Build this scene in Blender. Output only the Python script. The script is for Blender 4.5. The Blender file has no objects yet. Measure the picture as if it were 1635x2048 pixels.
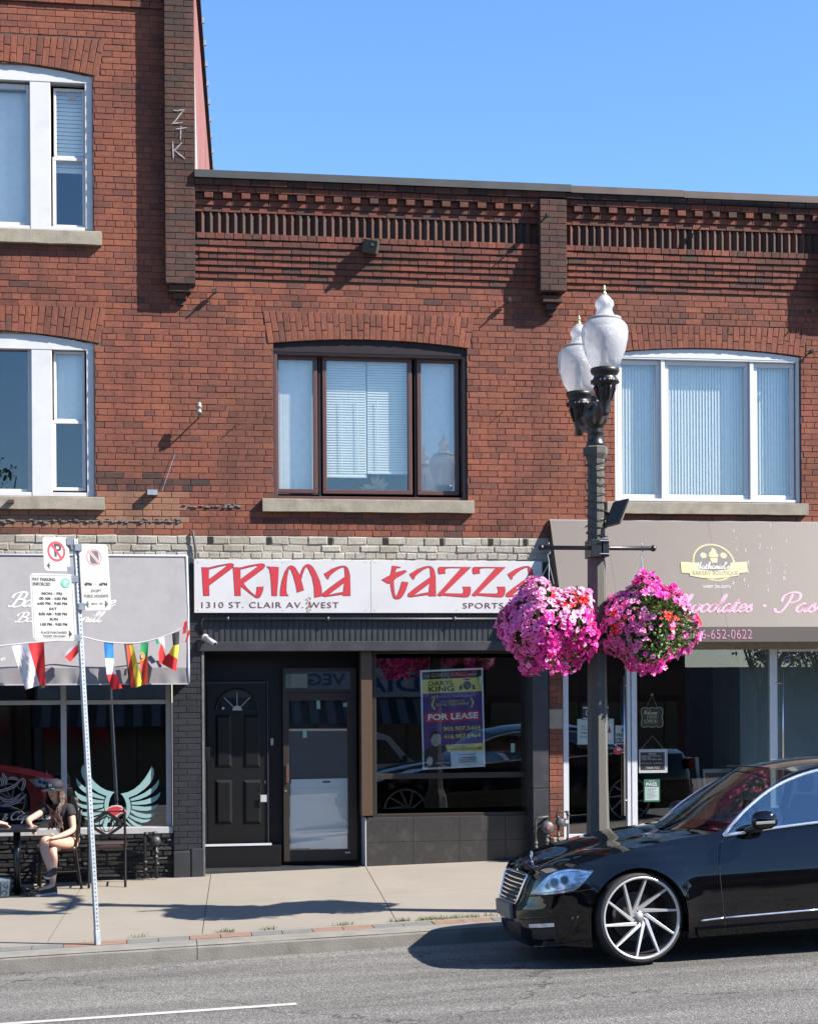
import bpy, bmesh, math, random
from math import radians as R, sin, cos, pi, atan2, sqrt
from mathutils import Vector, Matrix
from mathutils.geometry import tessellate_polygon
scene = bpy.context.scene
C = scene.collection
rnd = random.Random(11)

# ---------------------------------------------------------------- camera
TH, ROLL, FPX, HOR, Z0 = R(8.75), R(0.35), 3300.0, 1370.0, 20.0
FW = Vector((sin(TH), cos(TH), 0)); RT = Vector((cos(TH), -sin(TH), 0)); UP = Vector((0, 0, 1))
CAMP = -Z0 * FW + Vector((0, 0, 2.0))
cam_d = bpy.data.cameras.new('camera'); cam = bpy.data.objects.new('camera', cam_d); C.objects.link(cam)
ca, sa = cos(ROLL), sin(ROLL)
rx = RT * ca - UP * sa; ux = RT * sa + UP * ca
m = Matrix((rx, ux, -FW)).transposed().to_4x4(); m.translation = CAMP
cam.matrix_world = m
cam_d.sensor_fit = 'HORIZONTAL'; cam_d.sensor_width = 36.0; cam_d.lens = FPX / 1635.0 * 36.0
cam_d.shift_y = (HOR - 1024.0) / 1635.0
cam_d.clip_start = 0.1; cam_d.clip_end = 2000.0
scene.camera = cam

# ---------------------------------------------------------------- sky, sun, exposure
AZ, EL = R(63.5), R(40.5)
TOSUN = Vector((sin(AZ) * cos(EL), -cos(AZ) * cos(EL), sin(EL)))
wd = bpy.data.worlds.new('World'); scene.world = wd; wd.use_nodes = True
nt = wd.node_tree; bg = nt.nodes['Background']
sky = nt.nodes.new('ShaderNodeTexSky'); sky.sky_type = 'NISHITA'; sky.sun_disc = False
sky.sun_elevation = EL; sky.sun_rotation = pi - AZ; sky.altitude = 300; sky.air_density = 1.25; sky.dust_density = 0.0; sky.ozone_density = 10.0
nt.links.new(sky.outputs[0], bg.inputs[0]); bg.inputs[1].default_value = 0.078
sun_d = bpy.data.lights.new('sun', 'SUN'); sun_d.energy = 5.0; sun_d.angle = R(0.53); sun_d.color = (1.0, 0.925, 0.83)
sun = bpy.data.objects.new('sun', sun_d); C.objects.link(sun)
sun.rotation_euler = (-TOSUN).to_track_quat('-Z', 'Y').to_euler(); sun.location = (20, -10, 20)
vs = scene.view_settings; vs.view_transform = 'Standard'; vs.look = 'None'; vs.exposure = 1.68; vs.gamma = 1.0; vs.use_curve_mapping = False
try:
    scene.cycles.use_denoising = True; scene.cycles.max_bounces = 8; scene.cycles.transparent_max_bounces = 12
except Exception: pass

# ---------------------------------------------------------------- helpers
def W(px, py, Y):
    """point of the vertical plane y=Y that the photograph shows at pixel (px,py)"""
    a, b = px - 817.5, py - HOR
    u, v = a * ca - b * sa, a * sa + b * ca
    d = FW + RT * (u / FPX) - UP * (v / FPX)
    return CAMP + d * ((Y - CAMP.y) / d.y)
def RP(px0, py0, px1, py1, Y):
    my, mx = (py0 + py1) / 2, (px0 + px1) / 2
    return W(px0, my, Y).x, W(px1, my, Y).x, W(mx, py1, Y).z, W(mx, py0, Y).z   # x0,x1,z0,z1
def zk(x): return -0.238 + 0.0335 * x                       # kerb top
def zf(x): return -0.205 + 0.022 * x                        # pavement at the shop fronts
KY = -4.8
def zs(x, y):                                               # pavement surface
    t = min(max(-y / -KY, 0), 1); return zf(x) * (1 - t) + zk(x) * t
def zr(x, y):                                               # road surface
    d = max(0.0, KY - y)
    if d < 7: return zk(x) - 0.14 + 0.03 * d
    return zk(x) - 0.14 + 0.21 - min(1.15, (d - 7) * 0.14)

class MB:
    def __init__(s): s.v = []; s.f = []; s.mi = []; s.cur = 0
    def add(s, vs, fs):
        n = len(s.v); s.v += [tuple(p) for p in vs]
        for f in fs: s.f.append(tuple(i + n for i in f)); s.mi.append(s.cur)
        return s
    def box(s, x0, x1, y0, y1, z0, z1):
        if x0 > x1: x0, x1 = x1, x0
        if y0 > y1: y0, y1 = y1, y0
        if z0 > z1: z0, z1 = z1, z0
        return s.add([(x0,y0,z0),(x1,y0,z0),(x1,y1,z0),(x0,y1,z0),(x0,y0,z1),(x1,y0,z1),(x1,y1,z1),(x0,y1,z1)],
              [(0,3,2,1),(4,5,6,7),(0,1,5,4),(1,2,6,5),(2,3,7,6),(3,0,4,7)])
    def hexa(s, p):      # 8 points, bottom ring then top ring
        return s.add(p, [(0,3,2,1),(4,5,6,7),(0,1,5,4),(1,2,6,5),(2,3,7,6),(3,0,4,7)])
    def obox(s, c, ax, ay, az):
        c, ax, ay, az = Vector(c), Vector(ax), Vector(ay), Vector(az)
        return s.hexa([c-ax-ay-az, c+ax-ay-az, c+ax+ay-az, c-ax+ay-az, c-ax-ay+az, c+ax-ay+az, c+ax+ay+az, c-ax+ay+az])
    def quad(s, a, b, c, d): return s.add([a, b, c, d], [(0,1,2,3)])
    def tube(s, pts, r, n=8, cap=True):
        pts = [Vector(p) for p in pts]; k = len(pts); rs = r if isinstance(r, (list, tuple)) else [r] * k
        base = []; prev = None
        for i, p in enumerate(pts):
            t = (pts[min(i+1, k-1)] - pts[max(i-1, 0)]).normalized()
            if prev is None:
                a = Vector((0,0,1)) if abs(t.z) < 0.9 else Vector((1,0,0)); e = t.cross(a).normalized()
            else: e = (prev - t * prev.dot(t)).normalized()
            prev = e; g = t.cross(e)
            base.append([p + (e * cos(2*pi*j/n) + g * sin(2*pi*j/n)) * rs[i] for j in range(n)])
        vs = [q for ring in base for q in ring]; fs = []
        for i in range(k-1):
            for j in range(n):
                fs.append((i*n+j, i*n+(j+1) % n, (i+1)*n+(j+1) % n, (i+1)*n+j))
        if cap: fs += [tuple(range(n))[::-1], tuple((k-1)*n+j for j in range(n))]
        return s.add(vs, fs)
    def lathe(s, prof, c=(0,0,0), n=20, M=None, cap=True):
        c = Vector(c); vs = []; fs = []; k = len(prof)
        for r, z in prof:
            for j in range(n):
                p = Vector((r * cos(2*pi*j/n), r * sin(2*pi*j/n), z))
                vs.append((M @ p if M else p) + c)
        for i in range(k-1):
            for j in range(n): fs.append((i*n+j, i*n+(j+1) % n, (i+1)*n+(j+1) % n, (i+1)*n+j))
        if cap and prof[0][0] > 1e-4: fs.append(tuple(range(n))[::-1])
        if cap and prof[-1][0] > 1e-4: fs.append(tuple((k-1)*n+j for j in range(n)))
        return s.add(vs, fs)
    def poly(s, loops, o, ax, ay, t=0.0, nrm=None):
        """flat shape (outer loop + holes, 2D) laid on the plane o + x*ax + y*ay, optional thickness t along nrm"""
        o, ax, ay = Vector(o), Vector(ax), Vector(ay)
        pts = [[Vector((x, y, 0)) for x, y in l] for l in loops]
        tris = tessellate_polygon(pts); flat = [p for l in pts for p in l]
        if nrm is None: nrm = ax.cross(ay).normalized()
        top = [o + ax * p.x + ay * p.y + nrm * t for p in flat]
        fs = []
        for tr in tris:
            a, b, c_ = (flat[i] for i in tr)
            fs.append(tuple(tr) if (b-a).cross(c_-a).z > 0 else tuple(tr)[::-1])
        s.add(top, fs)
        if t:
            k = 0
            for l in pts:
                n = len(l); bot = [o + ax * p.x + ay * p.y for p in l]; tp = top[k:k+n]; k += n
                s.add(bot + tp, [(j, (j+1) % n, n+(j+1) % n, n+j) for j in range(n)])
        return s
    def build(s, name, mat, parent=None, smooth=False, bevel=0.0, local=False, kind=None, fixn=False):
        me = bpy.data.meshes.new(name); me.from_pydata(s.v, [], s.f)
        mats = mat if isinstance(mat, (list, tuple)) else [mat]
        for q in mats: me.materials.append(q)
        if len(mats) > 1:
            for p, i in zip(me.polygons, s.mi): p.material_index = i
        if smooth:
            for p in me.polygons: p.use_smooth = True
        if fixn:
            bm = bmesh.new(); bm.from_mesh(me); bmesh.ops.recalc_face_normals(bm, faces=bm.faces[:]); bm.to_mesh(me); bm.free()
        me.update()
        return link(name, me, parent, bevel, local, kind)
def link(name, data, parent=None, bevel=0.0, local=False, kind=None):
    o = bpy.data.objects.new(name, data); C.objects.link(o)
    if parent is not None:
        o.parent = parent
        if not local and parent.type == 'EMPTY': o.matrix_parent_inverse = parent.matrix_basis.inverted()
    if bevel:
        b = o.modifiers.new('bevel', 'BEVEL'); b.width = bevel; b.segments = 2; b.limit_method = 'ANGLE'; b.angle_limit = R(40)
    if kind: o['kind'] = kind
    return o
def tag(o, label, cat=None, group=None):
    o['label'] = label
    if cat: o['category'] = cat
    if group: o['group'] = group
    return o
def thing(name, label, cat, loc=(0,0,0), group=None, rot=None):
    o = bpy.data.objects.new(name, None); C.objects.link(o); o.location = loc; o.empty_display_size = 0.1
    if rot: o.rotation_euler = rot
    o.matrix_basis  # location/rotation only
    return tag(o, label, cat, group)
def catmull(pts, n=6, closed=False):
    P = [Vector((*p, 0)) if len(p) == 2 else Vector(p) for p in pts]; out = []; k = len(P)
    rng = k if closed else k - 1
    for i in range(rng):
        if closed: a, b, c, d = P[(i-1) % k], P[i], P[(i+1) % k], P[(i+2) % k]
        else: a, b, c, d = P[max(i-1, 0)], P[i], P[i+1], P[min(i+2, k-1)]
        for j in range(n):
            t = j / n
            out.append(0.5 * ((2*b) + (c-a)*t + (2*a-5*b+4*c-d)*t*t + (3*b-a-3*c+d)*t**3))
    if not closed: out.append(P[-1])
    return out
def skin(name, nodes, edges, mat, parent=None, sub=2, local=False):
    """one continuous body: nodes {key:(pos, rx[, ry])}, first key is the root"""
    keys = list(nodes); me = bpy.data.meshes.new(name)
    me.from_pydata([nodes[k][0] for k in keys], [(keys.index(a), keys.index(b)) for a, b in edges], [])
    o = bpy.data.objects.new(name, me); C.objects.link(o)
    sk = o.modifiers.new('skin', 'SKIN'); sk.use_smooth_shade = True; sk.branch_smoothing = 0.4
    for i, k in enumerate(keys):
        sv = me.skin_vertices[0].data[i]; r = nodes[k][1]; r2 = nodes[k][2] if len(nodes[k]) > 2 else r
        sv.radius = (r, r2); sv.use_root = (i == 0)
    ss = o.modifiers.new('sub', 'SUBSURF'); ss.levels = sub; ss.render_levels = sub
    dg = bpy.context.evaluated_depsgraph_get(); ev = o.evaluated_get(dg)
    nm = bpy.data.meshes.new_from_object(ev); bpy.data.objects.remove(o); bpy.data.meshes.remove(me)
    nm.name = name; nm.materials.clear()
    for q in (mat if isinstance(mat, (list, tuple)) else [mat]): nm.materials.append(q)
    for p in nm.polygons: p.use_smooth = True
    return link(name, nm, parent, 0, local)
TXT = {}
def text_pts(s, bold=0.0, spacing=1.0, shear=0.0):
    key = (s, bold, spacing, shear)
    if key not in TXT:
        cu = bpy.data.curves.new('t', 'FONT'); cu.body = s; cu.offset = bold; cu.space_character = spacing; cu.shear = shear; cu.resolution_u = 3
        o = bpy.data.objects.new('t', cu); C.objects.link(o)
        dg = bpy.context.evaluated_depsgraph_get(); me = bpy.data.meshes.new_from_object(o.evaluated_get(dg))
        v = [tuple(q.co) for q in me.vertices]; f = [tuple(p.vertices) for p in me.polygons]
        bpy.data.objects.remove(o); bpy.data.curves.remove(cu); bpy.data.meshes.remove(me)
        xs = [q[0] for q in v]; ys = [q[1] for q in v]
        TXT[key] = (v, f, min(xs), max(xs), min(ys), max(ys))
    return TXT[key]
def text(mb, s, o, ax, ay, x0, x1, y0, y1, bold=0.0, spacing=1.0, shear=0.0):
    """lettering s stretched into the box x0..x1, y0..y1 of the plane o,ax,ay"""
    v, f, a, b, c, d = text_pts(s, bold, spacing, shear); o, ax, ay = Vector(o), Vector(ax), Vector(ay)
    mb.add([o + ax * (x0 + (p[0]-a) / (b-a) * (x1-x0)) + ay * (y0 + (p[1]-c) / (d-c) * (y1-y0)) for p in v], f)
def ribbon(mb, pts2, o, ax, ay, wmin, wmax, ang=None, n=5):
    """pen stroke through 2D points; ang gives a broad-nib angle"""
    P = catmull(pts2, n); o, ax, ay = Vector(o), Vector(ax), Vector(ay); L = []; Q = []
    k = len(P)
    for i, p in enumerate(P):
        t = (P[min(i+1, k-1)] - P[max(i-1, 0)]); t = t.normalized() if t.length > 1e-9 else Vector((1,0,0))
        w = wmax if ang is None else wmin + (wmax - wmin) * abs(sin(atan2(t.y, t.x) - ang))
        if ang is None: w = wmin + (wmax - wmin) * min(1, 4 * (i / (k-1)) * (1 - i / (k-1)) + 0.05)
        nn = Vector((-t.y, t.x, 0)) * w / 2
        L.append(p + nn); Q.append(p - nn)
    vs = [o + ax * p.x + ay * p.y for p in L + Q]
    mb.add(vs, [(i, i+k, i+k+1, i+1) for i in range(k-1)])

# ---------------------------------------------------------------- materials
MT = {}
def nodes(name):
    m = bpy.data.materials.new(name); m.use_nodes = True; t = m.node_tree
    return m, t, t.nodes['Principled BSDF'], t.nodes, t.links
KA = 0.44                                                   # overall reflectance level that goes with the exposure above
def mat(name, col, rough=0.6, metal=0.0, var=0.12, scale=14.0, bump=0.0, bscale=60.0, coat=0.0, spec=0.5, grime=None, gscale=1.2, gamt=0.5, rvar=0.0, sheen=0.0, trans=0.0, k=None, spots=0.0):
    """plain surface: base colour with soft tonal variation, optional patchy grime with a shape of its own, optional relief"""
    if name in MT: return MT[name]
    if k is None: k = 1.0 if metal > 0.4 else KA
    col = tuple(c * k for c in col); grime = tuple(c * k for c in grime) if grime else None
    m, t, b, N, L = nodes(name)
    b.inputs['Roughness'].default_value = rough; b.inputs['Metallic'].default_value = metal
    b.inputs['Coat Weight'].default_value = coat; b.inputs['Coat Roughness'].default_value = 0.03
    b.inputs['Specular IOR Level'].default_value = spec
    if sheen: b.inputs['Sheen Weight'].default_value = sheen
    geo = N.new('ShaderNodeNewGeometry')
    no = N.new('ShaderNodeTexNoise'); no.inputs['Scale'].default_value = scale; no.inputs['Detail'].default_value = 5
    L.new(geo.outputs['Position'], no.inputs['Vector'])
    mr = N.new('ShaderNodeMapRange'); mr.inputs[1].default_value = 0.3; mr.inputs[2].default_value = 0.7; mr.inputs[3].default_value = 1 - var; mr.inputs[4].default_value = 1 + var
    L.new(no.outputs[0], mr.inputs[0])
    mx = N.new('ShaderNodeMix'); mx.data_type = 'RGBA'; mx.blend_type = 'MULTIPLY'; mx.inputs[0].default_value = 1.0
    mx.inputs[6].default_value = (*col, 1); L.new(mr.outputs[0], mx.inputs[7]); out = mx.outputs[2]
    if grime:
        g = N.new('ShaderNodeTexNoise'); g.inputs['Scale'].default_value = gscale; g.inputs['Detail'].default_value = 8; g.inputs['Roughness'].default_value = 0.65
        L.new(geo.outputs['Position'], g.inputs['Vector'])
        gr = N.new('ShaderNodeMapRange'); gr.inputs[1].default_value = 0.5; gr.inputs[2].default_value = 0.75; gr.inputs[3].default_value = 0; gr.inputs[4].default_value = gamt
        L.new(g.outputs[0], gr.inputs[0])
        m2 = N.new('ShaderNodeMix'); m2.data_type = 'RGBA'; L.new(gr.outputs[0], m2.inputs[0]); L.new(out, m2.inputs[6]); m2.inputs[7].default_value = (*grime, 1); out = m2.outputs[2]
    if spots:
        nz = N.new('ShaderNodeTexNoise'); nz.inputs['Scale'].default_value = 9; L.new(geo.outputs['Position'], nz.inputs['Vector'])
        mp_ = N.new('ShaderNodeMapping'); mp_.inputs['Scale'].default_value = (3.2, 5.0, 1); L.new(geo.outputs['Position'], mp_.inputs[0])
        va = N.new('ShaderNodeVectorMath'); va.operation = 'MULTIPLY_ADD'; va.inputs[1].default_value = (0.25,0.25,0.25); L.new(nz.outputs['Color'], va.inputs[0]); L.new(mp_.outputs[0], va.inputs[2])
        vo = N.new('ShaderNodeTexVoronoi'); vo.inputs['Scale'].default_value = 1.0; L.new(va.outputs[0], vo.inputs['Vector'])
        sp = N.new('ShaderNodeMapRange'); sp.inputs[1].default_value = 0.035; sp.inputs[2].default_value = 0.09; sp.inputs[3].default_value = 1 - spots; sp.inputs[4].default_value = 1; L.new(vo.outputs['Distance'], sp.inputs[0])
        m3 = N.new('ShaderNodeMix'); m3.data_type = 'RGBA'; m3.blend_type = 'MULTIPLY'; m3.inputs[0].default_value = 1; L.new(out, m3.inputs[6]); L.new(sp.outputs[0], m3.inputs[7]); out = m3.outputs[2]
    L.new(out, b.inputs['Base Color'])
    if rvar:
        rr = N.new('ShaderNodeMapRange'); rr.inputs[3].default_value = rough - rvar; rr.inputs[4].default_value = rough + rvar; L.new(no.outputs[0], rr.inputs[0]); L.new(rr.outputs[0], b.inputs['Roughness'])
    if bump:
        bn = N.new('ShaderNodeTexNoise'); bn.inputs['Scale'].default_value = bscale; bn.inputs['Detail'].default_value = 6; L.new(geo.outputs['Position'], bn.inputs['Vector'])
        bp = N.new('ShaderNodeBump'); bp.inputs['Strength'].default_value = 1.0; bp.inputs['Distance'].default_value = bump
        L.new(bn.outputs[0], bp.inputs['Height']); L.new(bp.outputs[0], b.inputs['Normal'])
    if trans:
        tr = N.new('ShaderNodeBsdfTranslucent'); L.new(out, tr.inputs[0]); ms = N.new('ShaderNodeMixShader'); ms.inputs[0].default_value = trans
        L.new(b.outputs[0], ms.inputs[1]); L.new(tr.outputs[0], ms.inputs[2]); L.new(ms.outputs[0], N['Material Output'].inputs[0])
    MT[name] = m; return m
def brick_mat(name, tones, soot, sootamt, sscale=0.8, rough=0.85, bump=0.0035, fine=0.22, streak=0.35):
    """brick: one tone per brick, sooty patches across the wall, pitted faces"""
    m, t, b, N, L = nodes(name); b.inputs['Roughness'].default_value = rough; b.inputs['Specular IOR Level'].default_value = 0.25
    tones = [tuple(c * KA for c in q) for q in tones]; soot = tuple(c * KA for c in soot)
    oi = N.new('ShaderNodeObjectInfo'); geo = N.new('ShaderNodeNewGeometry')
    ad = N.new('ShaderNodeMath'); ad.operation = 'ADD'; L.new(oi.outputs['Random'], ad.inputs[0]); L.new(geo.outputs['Random Per Island'], ad.inputs[1])
    fr = N.new('ShaderNodeMath'); fr.operation = 'FRACT'; L.new(ad.outputs[0], fr.inputs[0])
    cr = N.new('ShaderNodeValToRGB'); el = cr.color_ramp.elements; cr.color_ramp.interpolation = 'LINEAR'
    el[0].position = 0.0; el[0].color = (*tones[0], 1); el[1].position = 1.0; el[1].color = (*tones[-1], 1)
    for i in range(1, len(tones) - 1): e = el.new(i / (len(tones) - 1)); e.color = (*tones[i], 1)
    L.new(fr.outputs[0], cr.inputs[0])
    n1 = N.new('ShaderNodeTexNoise'); n1.inputs['Scale'].default_value = sscale; n1.inputs['Detail'].default_value = 6; n1.inputs['Roughness'].default_value = 0.6; L.new(geo.outputs['Position'], n1.inputs['Vector'])
    m1 = N.new('ShaderNodeMapRange'); m1.inputs[1].default_value = 0.45; m1.inputs[2].default_value = 0.72; m1.inputs[3].default_value = 0; m1.inputs[4].default_value = sootamt; L.new(n1.outputs[0], m1.inputs[0])
    x1 = N.new('ShaderNodeMix'); x1.data_type = 'RGBA'; L.new(m1.outputs[0], x1.inputs[0]); L.new(cr.outputs[0], x1.inputs[6]); x1.inputs[7].default_value = (*soot, 1)
    mp = N.new('ShaderNodeMapping'); mp.inputs['Scale'].default_value = (2.6, 2.6, 0.45); L.new(geo.outputs['Position'], mp.inputs[0])
    n4 = N.new('ShaderNodeTexNoise'); n4.inputs['Scale'].default_value = 1.0; n4.inputs['Detail'].default_value = 7; n4.inputs['Roughness'].default_value = 0.7; L.new(mp.outputs[0], n4.inputs['Vector'])
    m4 = N.new('ShaderNodeMapRange'); m4.inputs[1].default_value = 0.48; m4.inputs[2].default_value = 0.7; m4.inputs[3].default_value = 0; m4.inputs[4].default_value = streak * 1.3; L.new(n4.outputs[0], m4.inputs[0])
    x4 = N.new('ShaderNodeMix'); x4.data_type = 'RGBA'; L.new(m4.outputs[0], x4.inputs[0]); L.new(x1.outputs[2], x4.inputs[6]); x4.inputs[7].default_value = (soot[0]*0.8, soot[1]*0.8, soot[2]*0.8, 1); x1 = x4
    n2 = N.new('ShaderNodeTexNoise'); n2.inputs['Scale'].default_value = 38; n2.inputs['Detail'].default_value = 6; L.new(geo.outputs['Position'], n2.inputs['Vector'])
    m2 = N.new('ShaderNodeMapRange'); m2.inputs[1].default_value = 0.3; m2.inputs[2].default_value = 0.7; m2.inputs[3].default_value = 1 - fine; m2.inputs[4].default_value = 1 + fine; L.new(n2.outputs[0], m2.inputs[0])
    x2 = N.new('ShaderNodeMix'); x2.data_type = 'RGBA'; x2.blend_type = 'MULTIPLY'; x2.inputs[0].default_value = 1; L.new(x1.outputs[2], x2.inputs[6]); L.new(m2.outputs[0], x2.inputs[7])
    L.new(x2.outputs[2], b.inputs['Base Color'])
    n3 = N.new('ShaderNodeTexNoise'); n3.inputs['Scale'].default_value = 90; n3.inputs['Detail'].default_value = 7; L.new(geo.outputs['Position'], n3.inputs['Vector'])
    bp = N.new('ShaderNodeBump'); bp.inputs['Distance'].default_value = bump; bp.inputs['Strength'].default_value = 0.8; L.new(n3.outputs[0], bp.inputs['Height']); L.new(bp.outputs[0], b.inputs['Normal'])
    MT[name] = m; return m
def glass_mat(name, tint=(0.92, 0.96, 0.95), refl=1.6, wav=0.0, base=0.0):
    m = bpy.data.materials.new(name); m.use_nodes = True; t = m.node_tree; N, L = t.nodes, t.links; N.remove(N['Principled BSDF'])
    tr = N.new('ShaderNodeBsdfTransparent'); tr.inputs[0].default_value = (*tint, 1)
    gl = N.new('ShaderNodeBsdfGlossy'); gl.inputs['Roughness'].default_value = 0.0; gl.inputs[0].default_value = (0.95, 0.97, 1, 1)
    fr = N.new('ShaderNodeFresnel'); fr.inputs[0].default_value = 1.5
    mu = N.new('ShaderNodeMath'); mu.operation = 'MULTIPLY_ADD'; mu.use_clamp = True; mu.inputs[1].default_value = refl; mu.inputs[2].default_value = base; L.new(fr.outputs[0], mu.inputs[0])
    if wav:
        geo = N.new('ShaderNodeNewGeometry'); no = N.new('ShaderNodeTexNoise'); no.inputs['Scale'].default_value = 1.3; no.inputs['Detail'].default_value = 1; L.new(geo.outputs['Position'], no.inputs['Vector'])
        bp = N.new('ShaderNodeBump'); bp.inputs['Distance'].default_value = wav; L.new(no.outputs[0], bp.inputs['Height']); L.new(bp.outputs[0], gl.inputs['Normal'])
    ms = N.new('ShaderNodeMixShader'); L.new(mu.outputs[0], ms.inputs[0]); L.new(tr.outputs[0], ms.inputs[1]); L.new(gl.outputs[0], ms.inputs[2])
    L.new(ms.outputs[0], N['Material Output'].inputs[0]); MT[name] = m; return m

BR_RED = brick_mat('red brick', [(0.225,0.092,0.07),(0.335,0.112,0.072),(0.40,0.132,0.080),(0.36,0.119,0.074),(0.42,0.146,0.086),(0.375,0.124,0.076),(0.33,0.110,0.073),(0.40,0.136,0.083),(0.28,0.102,0.072)], (0.095,0.058,0.05), 0.72)
BR_BAND = brick_mat('corbel brick', [(0.17,0.07,0.054),(0.32,0.10,0.066),(0.26,0.082,0.058),(0.37,0.12,0.078),(0.13,0.07,0.06),(0.31,0.09,0.062)], (0.07,0.05,0.045), 0.65, 1.1)
BR_DARK = brick_mat('weathered dark brick', [(0.115,0.068,0.055),(0.16,0.082,0.064),(0.09,0.066,0.058),(0.20,0.078,0.058),(0.135,0.086,0.07)], (0.045,0.038,0.035), 0.6)
BR_TOP = brick_mat('parapet brick', [(0.19,0.06,0.045),(0.06,0.052,0.045),(0.15,0.058,0.045),(0.21,0.085,0.06),(0.08,0.055,0.045)], (0.04,0.036,0.032), 0.6, 1.5)
BR_GREY = brick_mat('slate grey brick', [(0.05,0.048,0.055),(0.075,0.066,0.07),(0.11,0.05,0.05),(0.045,0.045,0.055)], (0.03,0.03,0.033), 0.4)
BR_TAN = brick_mat('tan painted brick', [(0.42,0.205,0.125),(0.46,0.23,0.145),(0.39,0.185,0.115)], (0.20,0.13,0.10), 0.35, 2.0, fine=0.08)
BR_BEIGE = brick_mat('cream painted brick', [(0.62,0.58,0.50),(0.68,0.64,0.56),(0.54,0.50,0.42),(0.65,0.61,0.53)], (0.32,0.26,0.17), 0.5, 1.6, bump=0.010, fine=0.16)
BR_BLACK = brick_mat('charcoal painted brick', [(0.042,0.046,0.053),(0.05,0.054,0.062),(0.036,0.039,0.045)], (0.025,0.025,0.028), 0.3, 2, rough=0.45, fine=0.12)
MORTAR = mat('mortar', (0.19,0.10,0.078), 0.95, var=0.3, scale=30, bump=0.004, bscale=120)
MORTAR_L = mat('cream mortar', (0.56,0.50,0.40), 0.95, var=0.2, scale=30, bump=0.005, bscale=110)
MORTAR_K = mat('charcoal mortar', (0.09,0.092,0.096), 0.7, var=0.2)
STONE = mat('limestone sill', (0.47,0.42,0.33), 0.9, var=0.14, scale=9, bump=0.004, bscale=70, grime=(0.19,0.16,0.12), gscale=3.5, gamt=0.55)
WHITE = mat('white painted wood', (0.78,0.79,0.80), 0.45, var=0.03, scale=5, k=0.56, grime=(0.55,0.52,0.46), gscale=4, gamt=0.35)
VINYL = mat('white vinyl', (0.80,0.82,0.86), 0.35, var=0.02, k=0.56)
BROWN = mat('brown aluminium', (0.15,0.065,0.055), 0.42, var=0.08)
HEADER = mat('dark capped header', (0.035,0.026,0.03), 0.6, var=0.1, scale=5, spec=0.2)
FLASH = mat('grey metal flashing', (0.13,0.125,0.115), 0.45, 0.3, var=0.1, scale=3, grime=(0.07,0.06,0.05), gscale=2)
FLASH_B = mat('brown metal flashing', (0.17,0.12,0.095), 0.5, 0.2, var=0.12, scale=4, grime=(0.09,0.065,0.05), gscale=3)
CHAR = mat('charcoal paint', (0.038,0.041,0.048), 0.5, var=0.15, scale=5, grime=(0.15,0.15,0.16), gscale=5, gamt=0.25)
BLACKP = mat('black door paint', (0.007,0.007,0.008), 0.42, var=0.15, spec=0.3)
BRONZE = mat('bronze aluminium', (0.16,0.10,0.065), 0.4, 0.2, var=0.06)
BRONZE_D = mat('dark bronze aluminium', (0.05,0.038,0.028), 0.42, 0.2, var=0.06)
ALU = mat('pale aluminium', (0.58,0.60,0.64), 0.45, 0.2, var=0.04, k=0.75)
ALUW = mat('white aluminium', (0.66,0.66,0.67), 0.45, var=0.05, grime=(0.4,0.38,0.35), gscale=5, gamt=0.3)
STEEL = mat('galvanised steel', (0.27,0.30,0.33), 0.5, 0.45, var=0.12, scale=25, rvar=0.1)
STEELB = mat('brushed steel', (0.5,0.48,0.46), 0.3, 0.9, var=0.05)
GRANITE = mat('dark polished granite', (0.065,0.062,0.06), 0.28, var=0.25, scale=60, grime=(0.25,0.23,0.21), gscale=7, gamt=0.25)
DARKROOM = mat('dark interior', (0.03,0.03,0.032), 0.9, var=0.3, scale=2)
ROOM = mat('plain room wall', (0.16,0.15,0.14), 0.9, var=0.1, scale=2)
CURTAIN = mat('pale curtain', (0.80,0.82,0.79), 0.9, var=0.05, k=1.0)
SLAT = mat('white blind slat', (0.86,0.88,0.82), 0.55, var=0.02, k=1.0)
GLASS = glass_mat('window glass', (0.985,0.995,0.99), refl=0.7, base=0.05)
GLASS_S = glass_mat('shop glass', (0.95,0.97,0.965), refl=0.8, base=0.06)
GLASS_C = glass_mat('car window glass', (0.50,0.62,0.66), refl=1.3, base=0.16)
GLASS_W = glass_mat('windscreen glass', (0.42,0.46,0.46), refl=0.9, base=0.03)
CONC = mat('pavement concrete', (0.40,0.36,0.30), 0.92, var=0.07, scale=2.2, bump=0.0025, bscale=160, grime=(0.29,0.26,0.215), gscale=1.1, gamt=0.5, spots=0.42)
KERB = mat('kerb concrete', (0.33,0.315,0.28), 0.95, var=0.12, scale=6, bump=0.0035, bscale=70, grime=(0.19,0.18,0.155), gscale=2.5, gamt=0.6)
PAV_R = mat('terracotta paver', (0.36,0.22,0.155), 0.9, var=0.12, scale=12, bump=0.003)
PAV_G = mat('grey paver', (0.235,0.24,0.235), 0.9, var=0.12, scale=12, bump=0.003)
PAINT_W = mat('road paint', (0.75,0.75,0.72), 0.8, var=0.12, scale=25, grime=(0.25,0.25,0.24), gscale=6, gamt=0.6)
BLACK = mat('black print', (0.012,0.012,0.014), 0.6, var=0.05)
INK = mat('grey print', (0.10,0.11,0.12), 0.6, var=0.05)
INK_L = mat('faded print', (0.36,0.37,0.38), 0.6, var=0.1)
WHITEP = mat('white print', (0.80,0.80,0.78), 0.6, var=0.02)
REDP = mat('red print', (0.80,0.045,0.065), 0.5, var=0.05)
MAROON = mat('maroon print', (0.16,0.025,0.03), 0.5, var=0.05)
PINKP = mat('pink print', (0.82,0.36,0.56), 0.6, var=0.03)
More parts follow.
